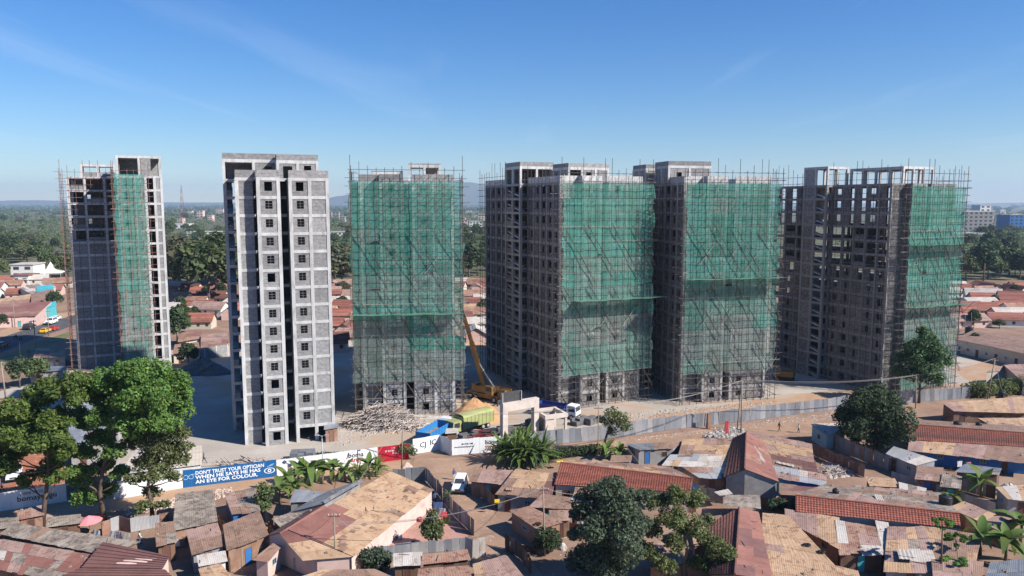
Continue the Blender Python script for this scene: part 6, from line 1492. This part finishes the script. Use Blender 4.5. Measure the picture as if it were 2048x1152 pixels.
def truck(label, p0, p1, body, cabm, kind, wdt=2.4, cabfirst=True, name='truck'):
    """p0 rear, p1 front on the ground"""
    a, b = at(*p0), at(*p1); d = b - a; L = d.length; Tk = empty(name, a, math.atan2(d.y, d.x), label, 'truck', 'trucks in the building yard')
    hw = wdt / 2; xc = L - 2.0
    MB().box(.1, -.45, .65, L - .1, .45, .95).build('chassis', 'steel_dark', Tk)
    prof = [(xc, .75), (L, .75), (L + .05, 1.4), (L - .15, 2.55), (xc + .15, 2.65), (xc, 2.3)]
    cb, f = hull(prof, hw - .1, .12, 1.4); cb.build('cab', cabm, Tk)
    m_ = MB(); m_.poly([(L + .045, -hw + .25, 1.55), (L + .045, hw - .25, 1.55), (L - .105, hw - .32, 2.4), (L - .105, -hw + .32, 2.4)]); m_.build('windscreen', 'glass', Tk)
    for sg in (-1, 1):
        m_ = MB(); m_.poly([(xc + .5, sg * (hw - .1 + .012), 1.5), (L - .2, sg * (hw - .1 + .012), 1.5), (L - .35, sg * (hw - .16), 2.3), (xc + .5, sg * (hw - .16), 2.3)]); m_.build('side_window', 'glass', Tk)
        MB().box(L - .02, sg * (hw - .45) - .18, .85, L + .06, sg * (hw - .45) + .18, 1.05).build('headlight', 'ink_white', Tk)
        for xx in (1.3, 2.5, L - .9): wheel(Tk, xx, sg * (hw - .32), .5, .3)
    MB().box(L - .1, -hw + .15, .5, L + .12, hw - .15, .78).build('bumper', 'steel_dark', Tk)
    xb = xc - .25
    if kind == 'box':
        MB().box(0, -hw, 1.0, xb, hw, 3.0).build('cargo_box', body, Tk)
        n = 9; mb = MB()
        for k in range(n):
            a0, a1 = math.pi * k / n, math.pi * (k + 1) / n
            mb.poly([(0, -hw * math.cos(a0) * 1.0, 3.0 + .45 * math.sin(a0)), (0, -hw * math.cos(a1), 3.0 + .45 * math.sin(a1)), (xb, -hw * math.cos(a1), 3.0 + .45 * math.sin(a1)), (xb, -hw * math.cos(a0), 3.0 + .45 * math.sin(a0))])
        mb.poly([(0, -hw * math.cos(math.pi * k / n), 3.0 + .45 * math.sin(math.pi * k / n)) for k in range(n + 1)])
        mb.build('roof', body, Tk, smooth=False)
        nr_ = 8
        for k in range(nr_ + 1):
            for sg in (-1, 1): MB().box(xb * k / nr_ - .06, sg * hw - .06, 1.0, xb * k / nr_ + .06, sg * hw + .06, 3.02).build('rib', body, Tk)
    else:
        for sg in (-1, 1):
            MB().box(0, sg * hw - .04, 1.0, xb, sg * hw + .04, 2.3).build('side_board', body, Tk)
            for k in range(8): MB().box(xb * k / 7.0 - .05, sg * (hw + .05) - .05, 1.0, xb * k / 7.0 + .05, sg * (hw + .05) + .05, 2.38).build('rib', body, Tk)
            if kind == 'striped':
                MB().box(.02, sg * (hw + .06) - .03, 1.95, xb, sg * (hw + .06) + .03, 2.15).build('stripe', 'iron_red', Tk); MB().box(.02, sg * (hw + .06) - .03, 1.15, xb, sg * (hw + .06) + .03, 1.6).build('stripe', 'tin_rust', Tk)
        MB().box(-.04, -hw, 1.0, .04, hw, 2.3).build('tailgate', body, Tk); MB().box(xb - .04, -hw, 1.0, xb + .04, hw, 2.4).build('headboard', body, Tk)
        MB().box(.04, -hw + .04, 1.0, xb - .04, hw - .04, 1.15).build('bed_floor', 'tin_rust', Tk)
    return Tk
truck('lime green box truck parked beside the sand heap', (978, 850), (898, 872), 'truck_green', 'truck_green', 'box', 2.6)
truck('bright blue open tipper in front of the timber pole heap', (846, 892), (900, 860), 'truck_blue', 'car_white', 'open', 2.6)
truck('dark blue striped lorry with white cab beside the portal', (1078, 826), (1156, 838), 'truck_darkblue', 'car_white', 'striped', 2.5)

# crane
cb_ = at(978, 800); ca = empty('mobile_crane', cb_, math.radians(-38), 'yellow mobile crane with its boom raised between two towers', 'crane')
MB().box(-5, -1.3, .7, 5, 1.3, 1.5).build('carrier', 'crane_yellow', ca)
for x in (-3.8, -2.4, 2.4, 3.8):
    for sg in (-1, 1): wheel(ca, x, sg * 1.05, .62, .35)
hull([(3.2, 1.5), (5.2, 1.5), (5.3, 2.2), (5.0, 2.9), (3.2, 2.9)], 1.2, .1, 2.0)[0].build('driver_cab', 'crane_yellow', ca)
MB().box(-2.6, -1.25, 1.7, 2.2, 1.25, 2.9).build('turntable', 'crane_yellow', ca); MB().box(-3.6, -1.3, 1.8, -2.6, 1.3, 3.2).build('counterweight', 'crane_yellow', ca)
oc = MB(); oc.box(.6, -2.0, 1.7, 2.4, -1.3, 3.4); oc.build('operator_cab', 'crane_yellow', ca); MB().box(.9, -2.03, 2.4, 2.2, -1.99, 3.2).build('window', 'glass', ca)
tipw = atY(917, 596, cb_.y + 2) - cb_; rotm = Matrix.Rotation(math.radians(38), 3, 'Z'); tip = rotm @ tipw; root = Vector((-1.2, 0, 2.8))
def boom_seg(t0, t1, w_, nm, mt):
    a, b = root.lerp(tip, t0), root.lerp(tip, t1); d = (b - a).normalized(); s_ = Vector((d.y, -d.x, 0)).normalized() if abs(d.z) < .99 else Vector((0, 1, 0)); u_ = d.cross(s_)
    q = [s_ * w_ + u_ * w_, -s_ * w_ + u_ * w_, -s_ * w_ - u_ * w_, s_ * w_ - u_ * w_]
    MB().prism([a + k for k in q], [b + k for k in q]).build(nm, mt, ca)
boom_seg(0, .5, .42, 'boom_base', 'crane_yellow'); boom_seg(.5, .78, .33, 'boom_section', 'crane_yellow'); boom_seg(.78, 1, .25, 'boom_tip', 'steel_dark')
MB().tube((1.6, 0, 2.6), root.lerp(tip, .3), .16).build('luffing_ram', 'steel_pale', ca)
MB().tube(tip, tip - Vector((0, 0, 6)), .04).build('hoist_cable', 'steel_dark', ca); MB().lathe([(0, 0), (.25, .1), (.28, .5), (0, .7)], tip - Vector((0, 0, 6.6)), 10).build('hook_block', 'crane_yellow', ca)
for sx in (-4.2, 4.4):
    for sg in (-1, 1): MB().box(sx - .15, sg * 2.6 - .15, 0, sx + .15, sg * 2.6 + .15, 1.0).build('outrigger', 'steel_dark', ca); MB().box(sx - .12, min(0, sg * 2.6), .9, sx + .12, max(0, sg * 2.6), 1.12).build('outrigger_beam', 'steel_dark', ca)
# excavator in the shade
ex = empty('excavator', at(1568, 760), math.radians(150), 'yellow excavator in the shade beside the see-through tower', 'excavator')
for sg in (-1, 1): MB().prism([(-2, sg * 1.1 - .3, .1), (2, sg * 1.1 - .3, .1), (2, sg * 1.1 + .3, .1), (-2, sg * 1.1 + .3, .1)], [(-2.1, sg * 1.1 - .3, .9), (2.1, sg * 1.1 - .3, .9), (2.1, sg * 1.1 + .3, .9), (-2.1, sg * 1.1 + .3, .9)]).build('track', 'rubber', ex)
MB().box(-2.2, -1.3, 1.0, 1.6, 1.3, 2.2).build('body', 'crane_yellow', ex); MB().box(.4, .2, 2.2, 1.9, 1.25, 3.2).build('cab', 'glass', ex)
MB().path([(1.4, -.3, 1.8), (3.4, -.3, 4.6), (5.2, -.3, 4.4)], [.35, .3, .2], 4).build('boom', 'crane_yellow', ex); MB().path([(5.2, -.3, 4.5), (6.0, -.3, 1.6)], [.22, .15], 4).build('stick', 'crane_yellow', ex)
MB().prism([(5.5, -.8, .6), (6.5, -.8, .5), (6.5, .2, .5), (5.5, .2, .6)], [(5.6, -.8, 1.6), (6.4, -.8, 1.7), (6.4, .2, 1.7), (5.6, .2, 1.6)]).build('bucket', 'steel_dark', ex)

# ------------------------------------------------------------------ building yard things
a_, b_ = at(1008, 880), at(1070, 868); d_ = b_ - a_; Lg = d_.length
gt = empty('entrance_portal', a_, math.atan2(d_.y, d_.x), 'bare concrete entrance portal of the building yard', 'gate frame')
for x in (-.5, Lg - .5): MB().box(x, -.5, 0, x + 1.0, .5, 5.0).build('pillar', 'concrete_pale', gt)
MB().box(-.5, -.52, 5.0, Lg + .5, .52, 6.5).build('lintel', 'concrete_pale', gt)
for x in (-.45, 3.3): MB().box(x, -.3, 6.5, x + .12, .3, 8.2).build('shutter_post', 'steel_pale', gt)
MB().box(-.33, -.05, 6.6, 3.3, .05, 8.3).build('board', 'steel_dark', gt)
a_, b_ = at(1091, 872), at(1134, 866); d_ = b_ - a_; Lg = d_.length
gh = empty('guard_house', a_, math.atan2(d_.y, d_.x), 'roofless concrete guard house beside the portal', 'building')
for x in (0, Lg - .4):
    for y in (0, 4.2): MB().box(x, y, 0, x + .4, y + .4, 2.9).build('column', 'concrete_pale', gh)
for q in ((-.1, -.1, Lg + .1, .45), (-.1, 4.15, Lg + .1, 4.7)): MB().box(q[0], q[1], 2.9, q[2], q[3], 3.6).build('beam', 'concrete_pale', gh)
for x in (-.08, Lg - .42): MB().box(x, .45, 2.92, x + .5, 4.15, 3.58).build('beam', 'concrete_pale', gh)
MB().box(.4, .1, 0, Lg * .4, .25, 2.88).build('wall', 'concrete_pale', gh); MB().box(.12, .4, 0, .3, 4.2, 2.88).build('wall', 'block', gh); MB().box(.4, 4.3, 0, Lg - .4, 4.5, 2.88).build('wall', 'block', gh)
def heap(name, label, c, rx, ry, h, mat, seed, kind='thing', cat='heap', rough=.25, n=22):
    b = at(*c); rs = random.Random(seed); mb = MB(); rings = 9
    for j in range(rings + 1):
        t = j / rings
        for i in range(n):
            a = 2 * math.pi * i / n; rr = (1 - t) * (1 + rough * .5 * math.sin(3 * a + seed) + rs.uniform(-.12, .12) * rough * 2)
            z = h * (1 - (1 - t) ** 1.35) * (1 + rs.uniform(-.1, .1) * rough * 2) * (1 + .2 * math.sin(a + seed) * rough)
            mb.v.append((rx * rr * math.cos(a), ry * rr * math.sin(a), z - (.06 if j == 0 else 0)))
    for j in range(rings):
        for i in range(n): mb.f.append((j * n + i, j * n + (i + 1) % n, (j + 1) * n + (i + 1) % n, (j + 1) * n + i)); mb.m.append(0)
    o = mb.build(name, mat, None, b); tag(o, label, cat, None, kind if kind != 'thing' else None); return o
heap('sand_heap', 'orange sand heap behind the lime green truck', (948, 838), 5.2, 4.5, 4.0, 'sand', 3, cat='sand heap', rough=.2)
heap('sand_heap', 'low orange sand heap at the crane side', (972, 832), 3.0, 2.8, 2.6, 'sand', 5, cat='sand heap', rough=.25)
heap('rubble_heap', 'grey rubble heap under the net behind the pole heap', (790, 836), 8, 2, .7, 'rubble', 7, cat='rubble', rough=.6)
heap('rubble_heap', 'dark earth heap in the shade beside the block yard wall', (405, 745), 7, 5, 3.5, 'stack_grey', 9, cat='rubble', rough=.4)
def scatter(name, label, poly_px, n, size, mat, seed, flat=.6, kind='stuff'):
    """many small broken pieces lying on the ground inside a photo polygon (triangle fan sampling)"""
    rs = random.Random(seed); P = [at(x, y) for x, y in poly_px]; mb = MB(); o0 = P[0]
    tri = [(P[0], P[i], P[i + 1]) for i in range(1, len(P) - 1)]; ar = [((b - a).cross(c - a)).length for a, b, c in tri]
    for _ in range(n):
        a, b, c = rs.choices(tri, ar)[0]; u, v = rs.random(), rs.random()
        if u + v > 1: u, v = 1 - u, 1 - v
        p = a + (b - a) * u + (c - a) * v - o0
        s = size * rs.uniform(.4, 1.5); ang = rs.uniform(0, 6.28); ca_, sa_ = math.cos(ang), math.sin(ang)
        w_, l_, h_ = s * rs.uniform(.5, 1), s, s * flat * rs.uniform(.3, 1)
        bt = [(p.x + ca_ * x - sa_ * y, p.y + sa_ * x + ca_ * y, .0) for x, y in ((-l_, -w_), (l_, -w_ * .7), (l_ * .8, w_), (-l_ * .7, w_ * .8))]
        tpz = [(p.x + (q[0] - p.x) * .6 + rs.uniform(-.1, .1) * s, p.y + (q[1] - p.y) * .6, h_ * rs.uniform(.5, 1.2)) for q in bt]
        mb.prism(bt, tpz)
    ob = mb.build(name, mat, None, o0); tag(ob, label, None, None, kind); return ob
scatter('litter', 'white rubbish heap at the twin poles', [(1405, 872), (1440, 858), (1480, 854), (1490, 868), (1470, 880), (1420, 880)], 900, .30, 'litter', 1, .9)
scatter('litter', 'rubbish strewn along the corrugated fence', [(1110, 900), (1340, 866), (1690, 820), (1700, 834), (1500, 858), (1340, 876), (1120, 906)], 420, .15, 'litter', 2)
scatter('rubble', 'pink stones dumped below the blue banner', [(240, 1020), (300, 1005), (420, 985), (460, 975), (470, 990), (380, 1010), (260, 1032)], 420, .22, 'rocks_pink', 3, .9)
scatter('rubble', 'grey rubble along the bare tower foot', [(660, 870), (700, 845), (900, 830), (910, 845), (760, 870), (680, 895)], 500, .2, 'rubble', 4)
scatter('rubble', 'grey rubble along the foot of netted towers', [(1150, 840), (1300, 822), (1560, 800), (1560, 812), (1300, 836), (1160, 852)], 600, .2, 'rubble', 5)
scatter('litter', 'scrap and stones strewn between the shacks', [(380, 1000), (700, 1010), (980, 1100), (900, 1150), (420, 1140)], 260, .13, 'litter', 6)
scatter('rubble', 'stones scattered on the road and alley', [(830, 940), (1000, 915), (1100, 900), (960, 930), (940, 960), (1080, 1120), (990, 1120), (900, 1000)], 220, .09, 'rocks_pink', 7)
scatter('litter', 'scrap timber dumped behind the brown board fence', [(1636, 930), (1680, 920), (1710, 950), (1660, 960)], 260, .30, 'timber_grey', 8, .8)
scatter('rubble', 'rough earth clods beside the see-through tower', [(1560, 812), (1700, 796), (1900, 785), (1910, 795), (1700, 808), (1570, 824)], 300, .18, 'rubble', 9)
scatter('litter', 'stones and scrap strewn on the red earth lane', [(-20, 905), (60, 880), (120, 900), (120, 985), (0, 1000)], 120, .12, 'rocks_pink', 10)
scatter('litter', 'rubbish between the shacks right of the alley', [(1060, 1030), (1160, 1060), (1500, 1000), (1560, 1000), (1400, 1140), (1100, 1150)], 300, .14, 'litter', 12)
def sticks(name, label, c, rx, ry, h, n, L, r, mat, seed, ang=None, kind='stuff'):
    b = at(*c); rs = random.Random(seed); mb = MB()
    for _ in range(n):
        a = rs.uniform(0, 6.28); q = rs.random() ** .5; x, y = rx * q * math.cos(a), ry * q * math.sin(a)
        z = .1 + h * max(0, 1 - q) * rs.uniform(.5, 1); th = (rs.gauss(0, .45) + (ang or 0)) if ang is not None else rs.uniform(0, 3.14)
        l = L * rs.uniform(.5, 1.1); tl = rs.gauss(0, .14)
        d = Vector((math.cos(th) * math.cos(tl), math.sin(th) * math.cos(tl), math.sin(tl))) * l / 2
        p = Vector((x, y, z + abs(d.z) * .6)); mb.tube(p - d, p + d, r * rs.uniform(.6, 1.2), n=4)
    o = mb.build(name, mat, None, b); tag(o, label, 'timber heap' if kind is None else None, None, kind); return o
sticks('timber_pole_heap', 'tangled heap of pale timber poles', (762, 848), 6.6, 3.6, 4.4, 760, 4.6, .062, 'timber_grey', 21)
sticks('timber_pole_heap', 'smaller spread of timber poles at the pole heap end', (812, 856), 4, 2.4, 1.3, 150, 3.6, .06, 'timber_grey', 22)
sticks('steel_bundle', 'heap of dark red steel sections by the gate leaf', (966, 880), 3.6, 2.2, 1.5, 120, 3.4, .07, 'iron_red', 23, .3)
sticks('plank_heap', 'loose planks stacked behind the blue banner', (500, 932), 5, 1.6, .9, 70, 4.5, .09, 'timber_grey', 24, -.25)
sticks('rebar_heap', 'black twisted rebar behind the white hoarding', (660, 912), 5, 1.2, .5, 150, 1.6, .04, 'steel_dark', 25)
sticks('plank_heap', 'scrap planks in the passage behind the brown board fence', (1668, 944), 3.0, 1.6, .7, 90, 2.4, .07, 'timber_grey', 26)
sticks('firewood_heap', 'firewood and scrap beside the leaning rust wall', (1045, 1104), 1.8, 1.0, .7, 60, 1.5, .05, 'wood', 27)
def block_stack(label, c, nx, ny, nz, rz, mat='stack_grey', name='block_stack', sx=.9, sy=.55, sz=.42):
    Bs = empty(name, at(*c), rz, label, 'block stack', 'stacks of concrete blocks in the yard')
    me = boxmesh('block', (sx - .03, sy - .03, sz - .02), mat)
    for k in range(nz):
        for i in range(nx):
            for j in range(ny):
                if k == nz - 1 and R.random() < .3: continue
                if 0 < i < nx - 1 and 0 < j < ny - 1 and k < nz - 1: continue
                link('block', me, Bs, ((i - nx / 2) * sx + R.uniform(-.03, .03), (j - ny / 2) * sy + R.uniform(-.03, .03), k * sz), (0, 0, R.uniform(-.04, .04)))
for i, (c, nx, ny, nz, lb_) in enumerate((((1015, 868), 4, 4, 3, 'dark block stack inside the portal opening'), ((1048, 864), 4, 3, 3, 'dark block stack beside the portal pillar'), ((992, 874), 5, 3, 2, 'low dark block stack by the red steel heap'), ((1030, 880), 5, 3, 2, 'low dark block stack in front of the portal'), ((938, 880), 4, 3, 3, 'tall dark block stack behind the gate leaf'), ((1160, 848), 4, 3, 3, 'dark block stack beside the white truck cab'), ((1185, 846), 4, 3, 3, 'dark block stack near the gnarled tree'), ((1210, 842), 3, 3, 2, 'small dark block stack at the fence near the gnarled tree'), ((1062, 852), 4, 3, 3, 'dark block stack behind the portal'))):
    block_stack(lb_, c, nx, ny, nz, .2 + i * .11)
block_stack('pack of blue-grey roofing sheets behind the white hoarding', (606, 921), 3, 3, 7, .15, 'tin_grey', 'sheet_pack', 1.2, 1.0, .24)
block_stack('pale slab pack beside the corrugated fence', (1178, 868), 3, 2, 2, .1, 'concrete_pale', 'slab_pack', 1.6, 1.1, .16)
# small shelter beside the bare tower, hut roof by the blue tipper
house('small corrugated store shed at the foot of the bare tower', [('sheet', ['tin_grey', 'tin_fence'], ((648, 848), (676, 845), (678, 856), (648, 860)), 2.6, 2.3, {'kw': {'rough': 0}})], wall='tin_rust', name='shed', cat='shed')
house('small open shelter with a pale roof beside the blue tipper', [('sheet', ['tin_white', 'tin_tan'], ((892, 857), (914, 856), (918, 866), (890, 868)), 2.6, 2.4, {'kw': {'rough': 0}, 'ins': (.3, .3, .3, .3)})], wall='wood', name='shed', cat='shed')
# tarpaulins, parasol, washing, drums
def parasol(label, p, r, mat):
    Pa = empty('parasol', at(*p), 0, label, 'parasol'); mb = MB(); n = 10
    for k in range(n):
        a0, a1 = 2 * math.pi * k / n, 2 * math.pi * (k + 1) / n
        mb.poly([(r * math.cos(a0), r * math.sin(a0), 1.9), (r * math.cos(a1), r * math.sin(a1), 1.9), (0, 0, 2.6)])
    mb.build('canopy', mat, Pa); MB().tube((0, 0, 0), (0, 0, 2.5), .03).build('shaft', 'steel_pale', Pa)
parasol('pink parasol standing in the shack yard', (180, 1072), 1.5, 'cloth_pink')
def cloth(label, p, z, w, h, mat, rz=0, name='washing'):
    mb = MB(); nx, nz_ = 6, 4
    for j in range(nz_ + 1):
        for i in range(nx + 1): mb.v.append((w * (i / nx - .5), .06 * math.sin(i * 2.1 + j), -h * j / nz_))
    for j in range(nz_):
        for i in range(nx): q = j * (nx + 1) + i; mb.f.append((q, q + 1, q + nx + 2, q + nx + 1)); mb.m.append(0)
    tag(mb.build(name, mat, None, at(*p, z), (0, 0, rz), smooth=True), label, 'washing', 'washing hung out to dry')
for lb_, p, m_, w_ in (('white cloth hanging beside the pink parasol', (192, 1060), 'cloth_white', 1.0), ('white washing on the line by the rust fence', (228, 1062), 'cloth_white', 1.2), ('pale washing next to the white washing', (240, 1064), 'cloth_white', .8), ('grey washing at the end of the line', (252, 1066), 'plaster_grey', .9), ('white sheet hanging by the lean-to wall', (350, 1078), 'cloth_white', 1.0), ('blue clothes drying along the alley fence', (876, 1004), 'cloth_blue', 1.2), ('white towel drying along the alley fence', (884, 1016), 'cloth_white', .9), ('red cloth drying along the alley fence', (888, 1024), 'cloth_red', .8), ('green cloth drying along the alley fence', (893, 1034), 'leaf_bright', .9), ('white clothes on the line beneath the dark tree', (1158, 1042), 'cloth_white', 1.0), ('red clothes on the line beneath the dark tree', (1150, 1046), 'cloth_red', .6), ('white washing in the verandah of the tiled house', (1920, 922), 'cloth_white', .8), ('pink washing in the verandah of the tiled house', (1938, 924), 'cloth_pink', .7)):
    cloth(lb_, p, 1.7, w_, .9, m_, R.uniform(-.4, .4))
cloth('blue awning sheet in front of the grey stall', (1322, 896), 2.3, 3.4, .9, 'truck_blue', .1, 'awning'); cloth('red banner flag on the corrugated fence', (1454, 842), 3.4, .7, 2.2, 'cloth_red', .2, 'flag')
o = MB().box(-.45, -.05, 0, .45, .05, 2.9).build('sign_board', 'tin_rust', None, at(1416, 858), (0, .05, .2)); tag(o, 'rust-red board leaning on the corrugated fence', 'board')
o = MB().box(-.32, -.05, 0, .32, .05, .42).build('kiosk_sign', 'canvas_yellow', None, at(994, 1005, 1.6), (0, 0, .2)); tag(o, 'small bright yellow sign on the alley shack wall', 'sign')
heap('tarpaulin_heap', 'dusty white tarpaulin heap beside the plank screen', (2018, 990), 2.2, 1.6, 1.6, 'litter', 12, cat='tarpaulin', rough=.5)
heap('boulder', 'pale boulder at the foot of the lamp post', (813, 934), .9, .6, .8, 'rocks_pink', 14, cat='boulder', rough=.3)
heap('sack_heap', 'pale sack heap beside the gnarled tree', (1250, 915), .8, .7, 1.6, 'litter', 16, cat='sacks', rough=.35)
heap('clothes_heap', 'pale sacks piled by the rounded bush', (1124, 1098), .7, .5, 1.0, 'litter', 18, cat='sacks', rough=.4)
def drum(label, p, mat, r=.28, h=.55, z=0):
    o = MB().lathe([(0, 0), (r * .8, 0), (r, h), (r * .93, h), (r * .75, .06), (0, .06)], n=12).build('basin', mat, None, at(*p, z), smooth=True); tag(o, label, 'basin', 'basins and buckets in the courtyards')
for lb_, p, m_ in (('blue basin by the pink house wall', (832, 1040), 'cloth_blue'), ('red basin beside the blue basin', (840, 1043), 'cloth_red'), ('white bucket in the courtyard', (800, 1078), 'cloth_white'), ('pale bucket near the courtyard wall', (790, 1068), 'plaster_cream'), ('red bucket at the courtyard end', (752, 1104), 'cloth_red'), ('turquoise basin at the courtyard end', (758, 1098), 'paint_turquoise'), ('blue basin in the middle of the courtyard', (826, 1092), 'cloth_blue')): drum(lb_, p, m_)

# ------------------------------------------------------------------ people
def person(label, p, rz, shirt, trousers, walk=.25, arm=.35, s=1.0, hat=None, group='people walking about'):
    J = {'pel': (0, 0, .95, .135, .1), 'spi': (0, 0, 1.15, .12, .09), 'che': (0.01, 0, 1.36, .155, .1), 'nec': (.01, 0, 1.5, .055, .055), 'hd0': (.02, 0, 1.58, .075, .08), 'hd1': (.02, 0, 1.70, .085, .095), 'hd2': (.02, 0, 1.78, .05, .055)}
    E_ = [('pel', 'spi'), ('spi', 'che'), ('che', 'nec'), ('nec', 'hd0'), ('hd0', 'hd1'), ('hd1', 'hd2')]
    for sg, t in ((-1, 'l'), (1, 'r')):
        w_ = walk * sg; a = -arm * sg
        J.update({'sh' + t: (0, sg * .19, 1.42, .06, .06), 'el' + t: (a * .28, sg * .24, 1.13, .045, .045), 'wr' + t: (a * .75 + .08, sg * .22, .90, .033, .033), 'ha' + t: (a * .85 + .1, sg * .21, .80, .035, .02),
                  'hi' + t: (0, sg * .1, .88, .09, .09), 'kn' + t: (w_ * .55 + .03, sg * .1, .48, .062, .062), 'an' + t: (w_ * 1.15 - .03, sg * .1, .09, .042, .042), 'to' + t: (w_ * 1.15 + .15, sg * .11, .035, .04, .03)})
        E_ += [('che', 'sh' + t), ('sh' + t, 'el' + t), ('el' + t, 'wr' + t), ('wr' + t, 'ha' + t), ('pel', 'hi' + t), ('hi' + t, 'kn' + t), ('kn' + t, 'an' + t), ('an' + t, 'to' + t)]
    names = list(J); me = bpy.data.meshes.new('person'); me.from_pydata([J[k][:3] for k in names], [(names.index(a), names.index(b)) for a, b in E_], [])
    o = bpy.data.objects.new('person_skeleton', me); C.objects.link(o)
    o.modifiers.new('skin', 'SKIN'); sv = me.skin_vertices[0].data if me.skin_vertices else None
    if sv is None:
        bpy.context.view_layer.objects.active = o; bpy.ops.mesh.customdata_skin_add(); sv = me.skin_vertices[0].data
    for k, n_ in enumerate(names): sv[k].radius = J[n_][3:5]; sv[k].use_root = n_ == 'pel'
    sd = o.modifiers.new('sub', 'SUBSURF'); sd.levels = sd.render_levels = 1
    dg = bpy.context.evaluated_depsgraph_get(); nm = bpy.data.meshes.new_from_object(o.evaluated_get(dg)); nm.name = 'person'
    bpy.data.objects.remove(o)
    nm.materials.clear()
    for m_ in ('skin', shirt, trousers, 'rubber', 'ink_black'): nm.materials.append(MAT[m_])
    for f in nm.polygons:
        x, y, z = f.center
        f.material_index = 3 if z < .1 else 2 if z < .93 and abs(y) < .17 else 0 if (z < .98 or (z > 1.49 and not (z > 1.72 or (x < -.02 and z > 1.6)))) else 4 if z > 1.49 else 1
        f.use_smooth = True
    b = link('person', nm, None, at(*p), (0, 0, rz), (s, s, s)); tag(b, label, 'person', group)
    return b
person('person in dark clothes walking on the track by the fence', (1558, 863), .2, 'cloth_dark', 'cloth_dark')
person('person in a pale shirt walking on the track', (1597, 866), 3.0, 'cloth_white', 'cloth_dark', .2)
person('person in olive walking behind the blue banner', (408, 927), .1, 'cloth_olive', 'cloth_dark', .35)
person('person in a pale shirt at the picture edge on red earth', (4, 985), .4, 'cloth_white', 'cloth_dark')
person('person in blue standing beside the parked white car', (908, 960), -1.2, 'cloth_blue', 'cloth_white', .05)
person('person in white bending in the shack yard by the maroon roof', (280, 1090), .5, 'cloth_white', 'cloth_blue', .1)
person('person in white standing in the courtyard', (788, 1080), 1.2, 'cloth_white', 'cloth_dark', .08)
person('person standing on the grass verge', (58, 712), .8, 'cloth_dark', 'cloth_dark', .1)
person('person in blue sitting height by the alley fence', (870, 1008), 2.0, 'cloth_blue', 'cloth_dark', .05)
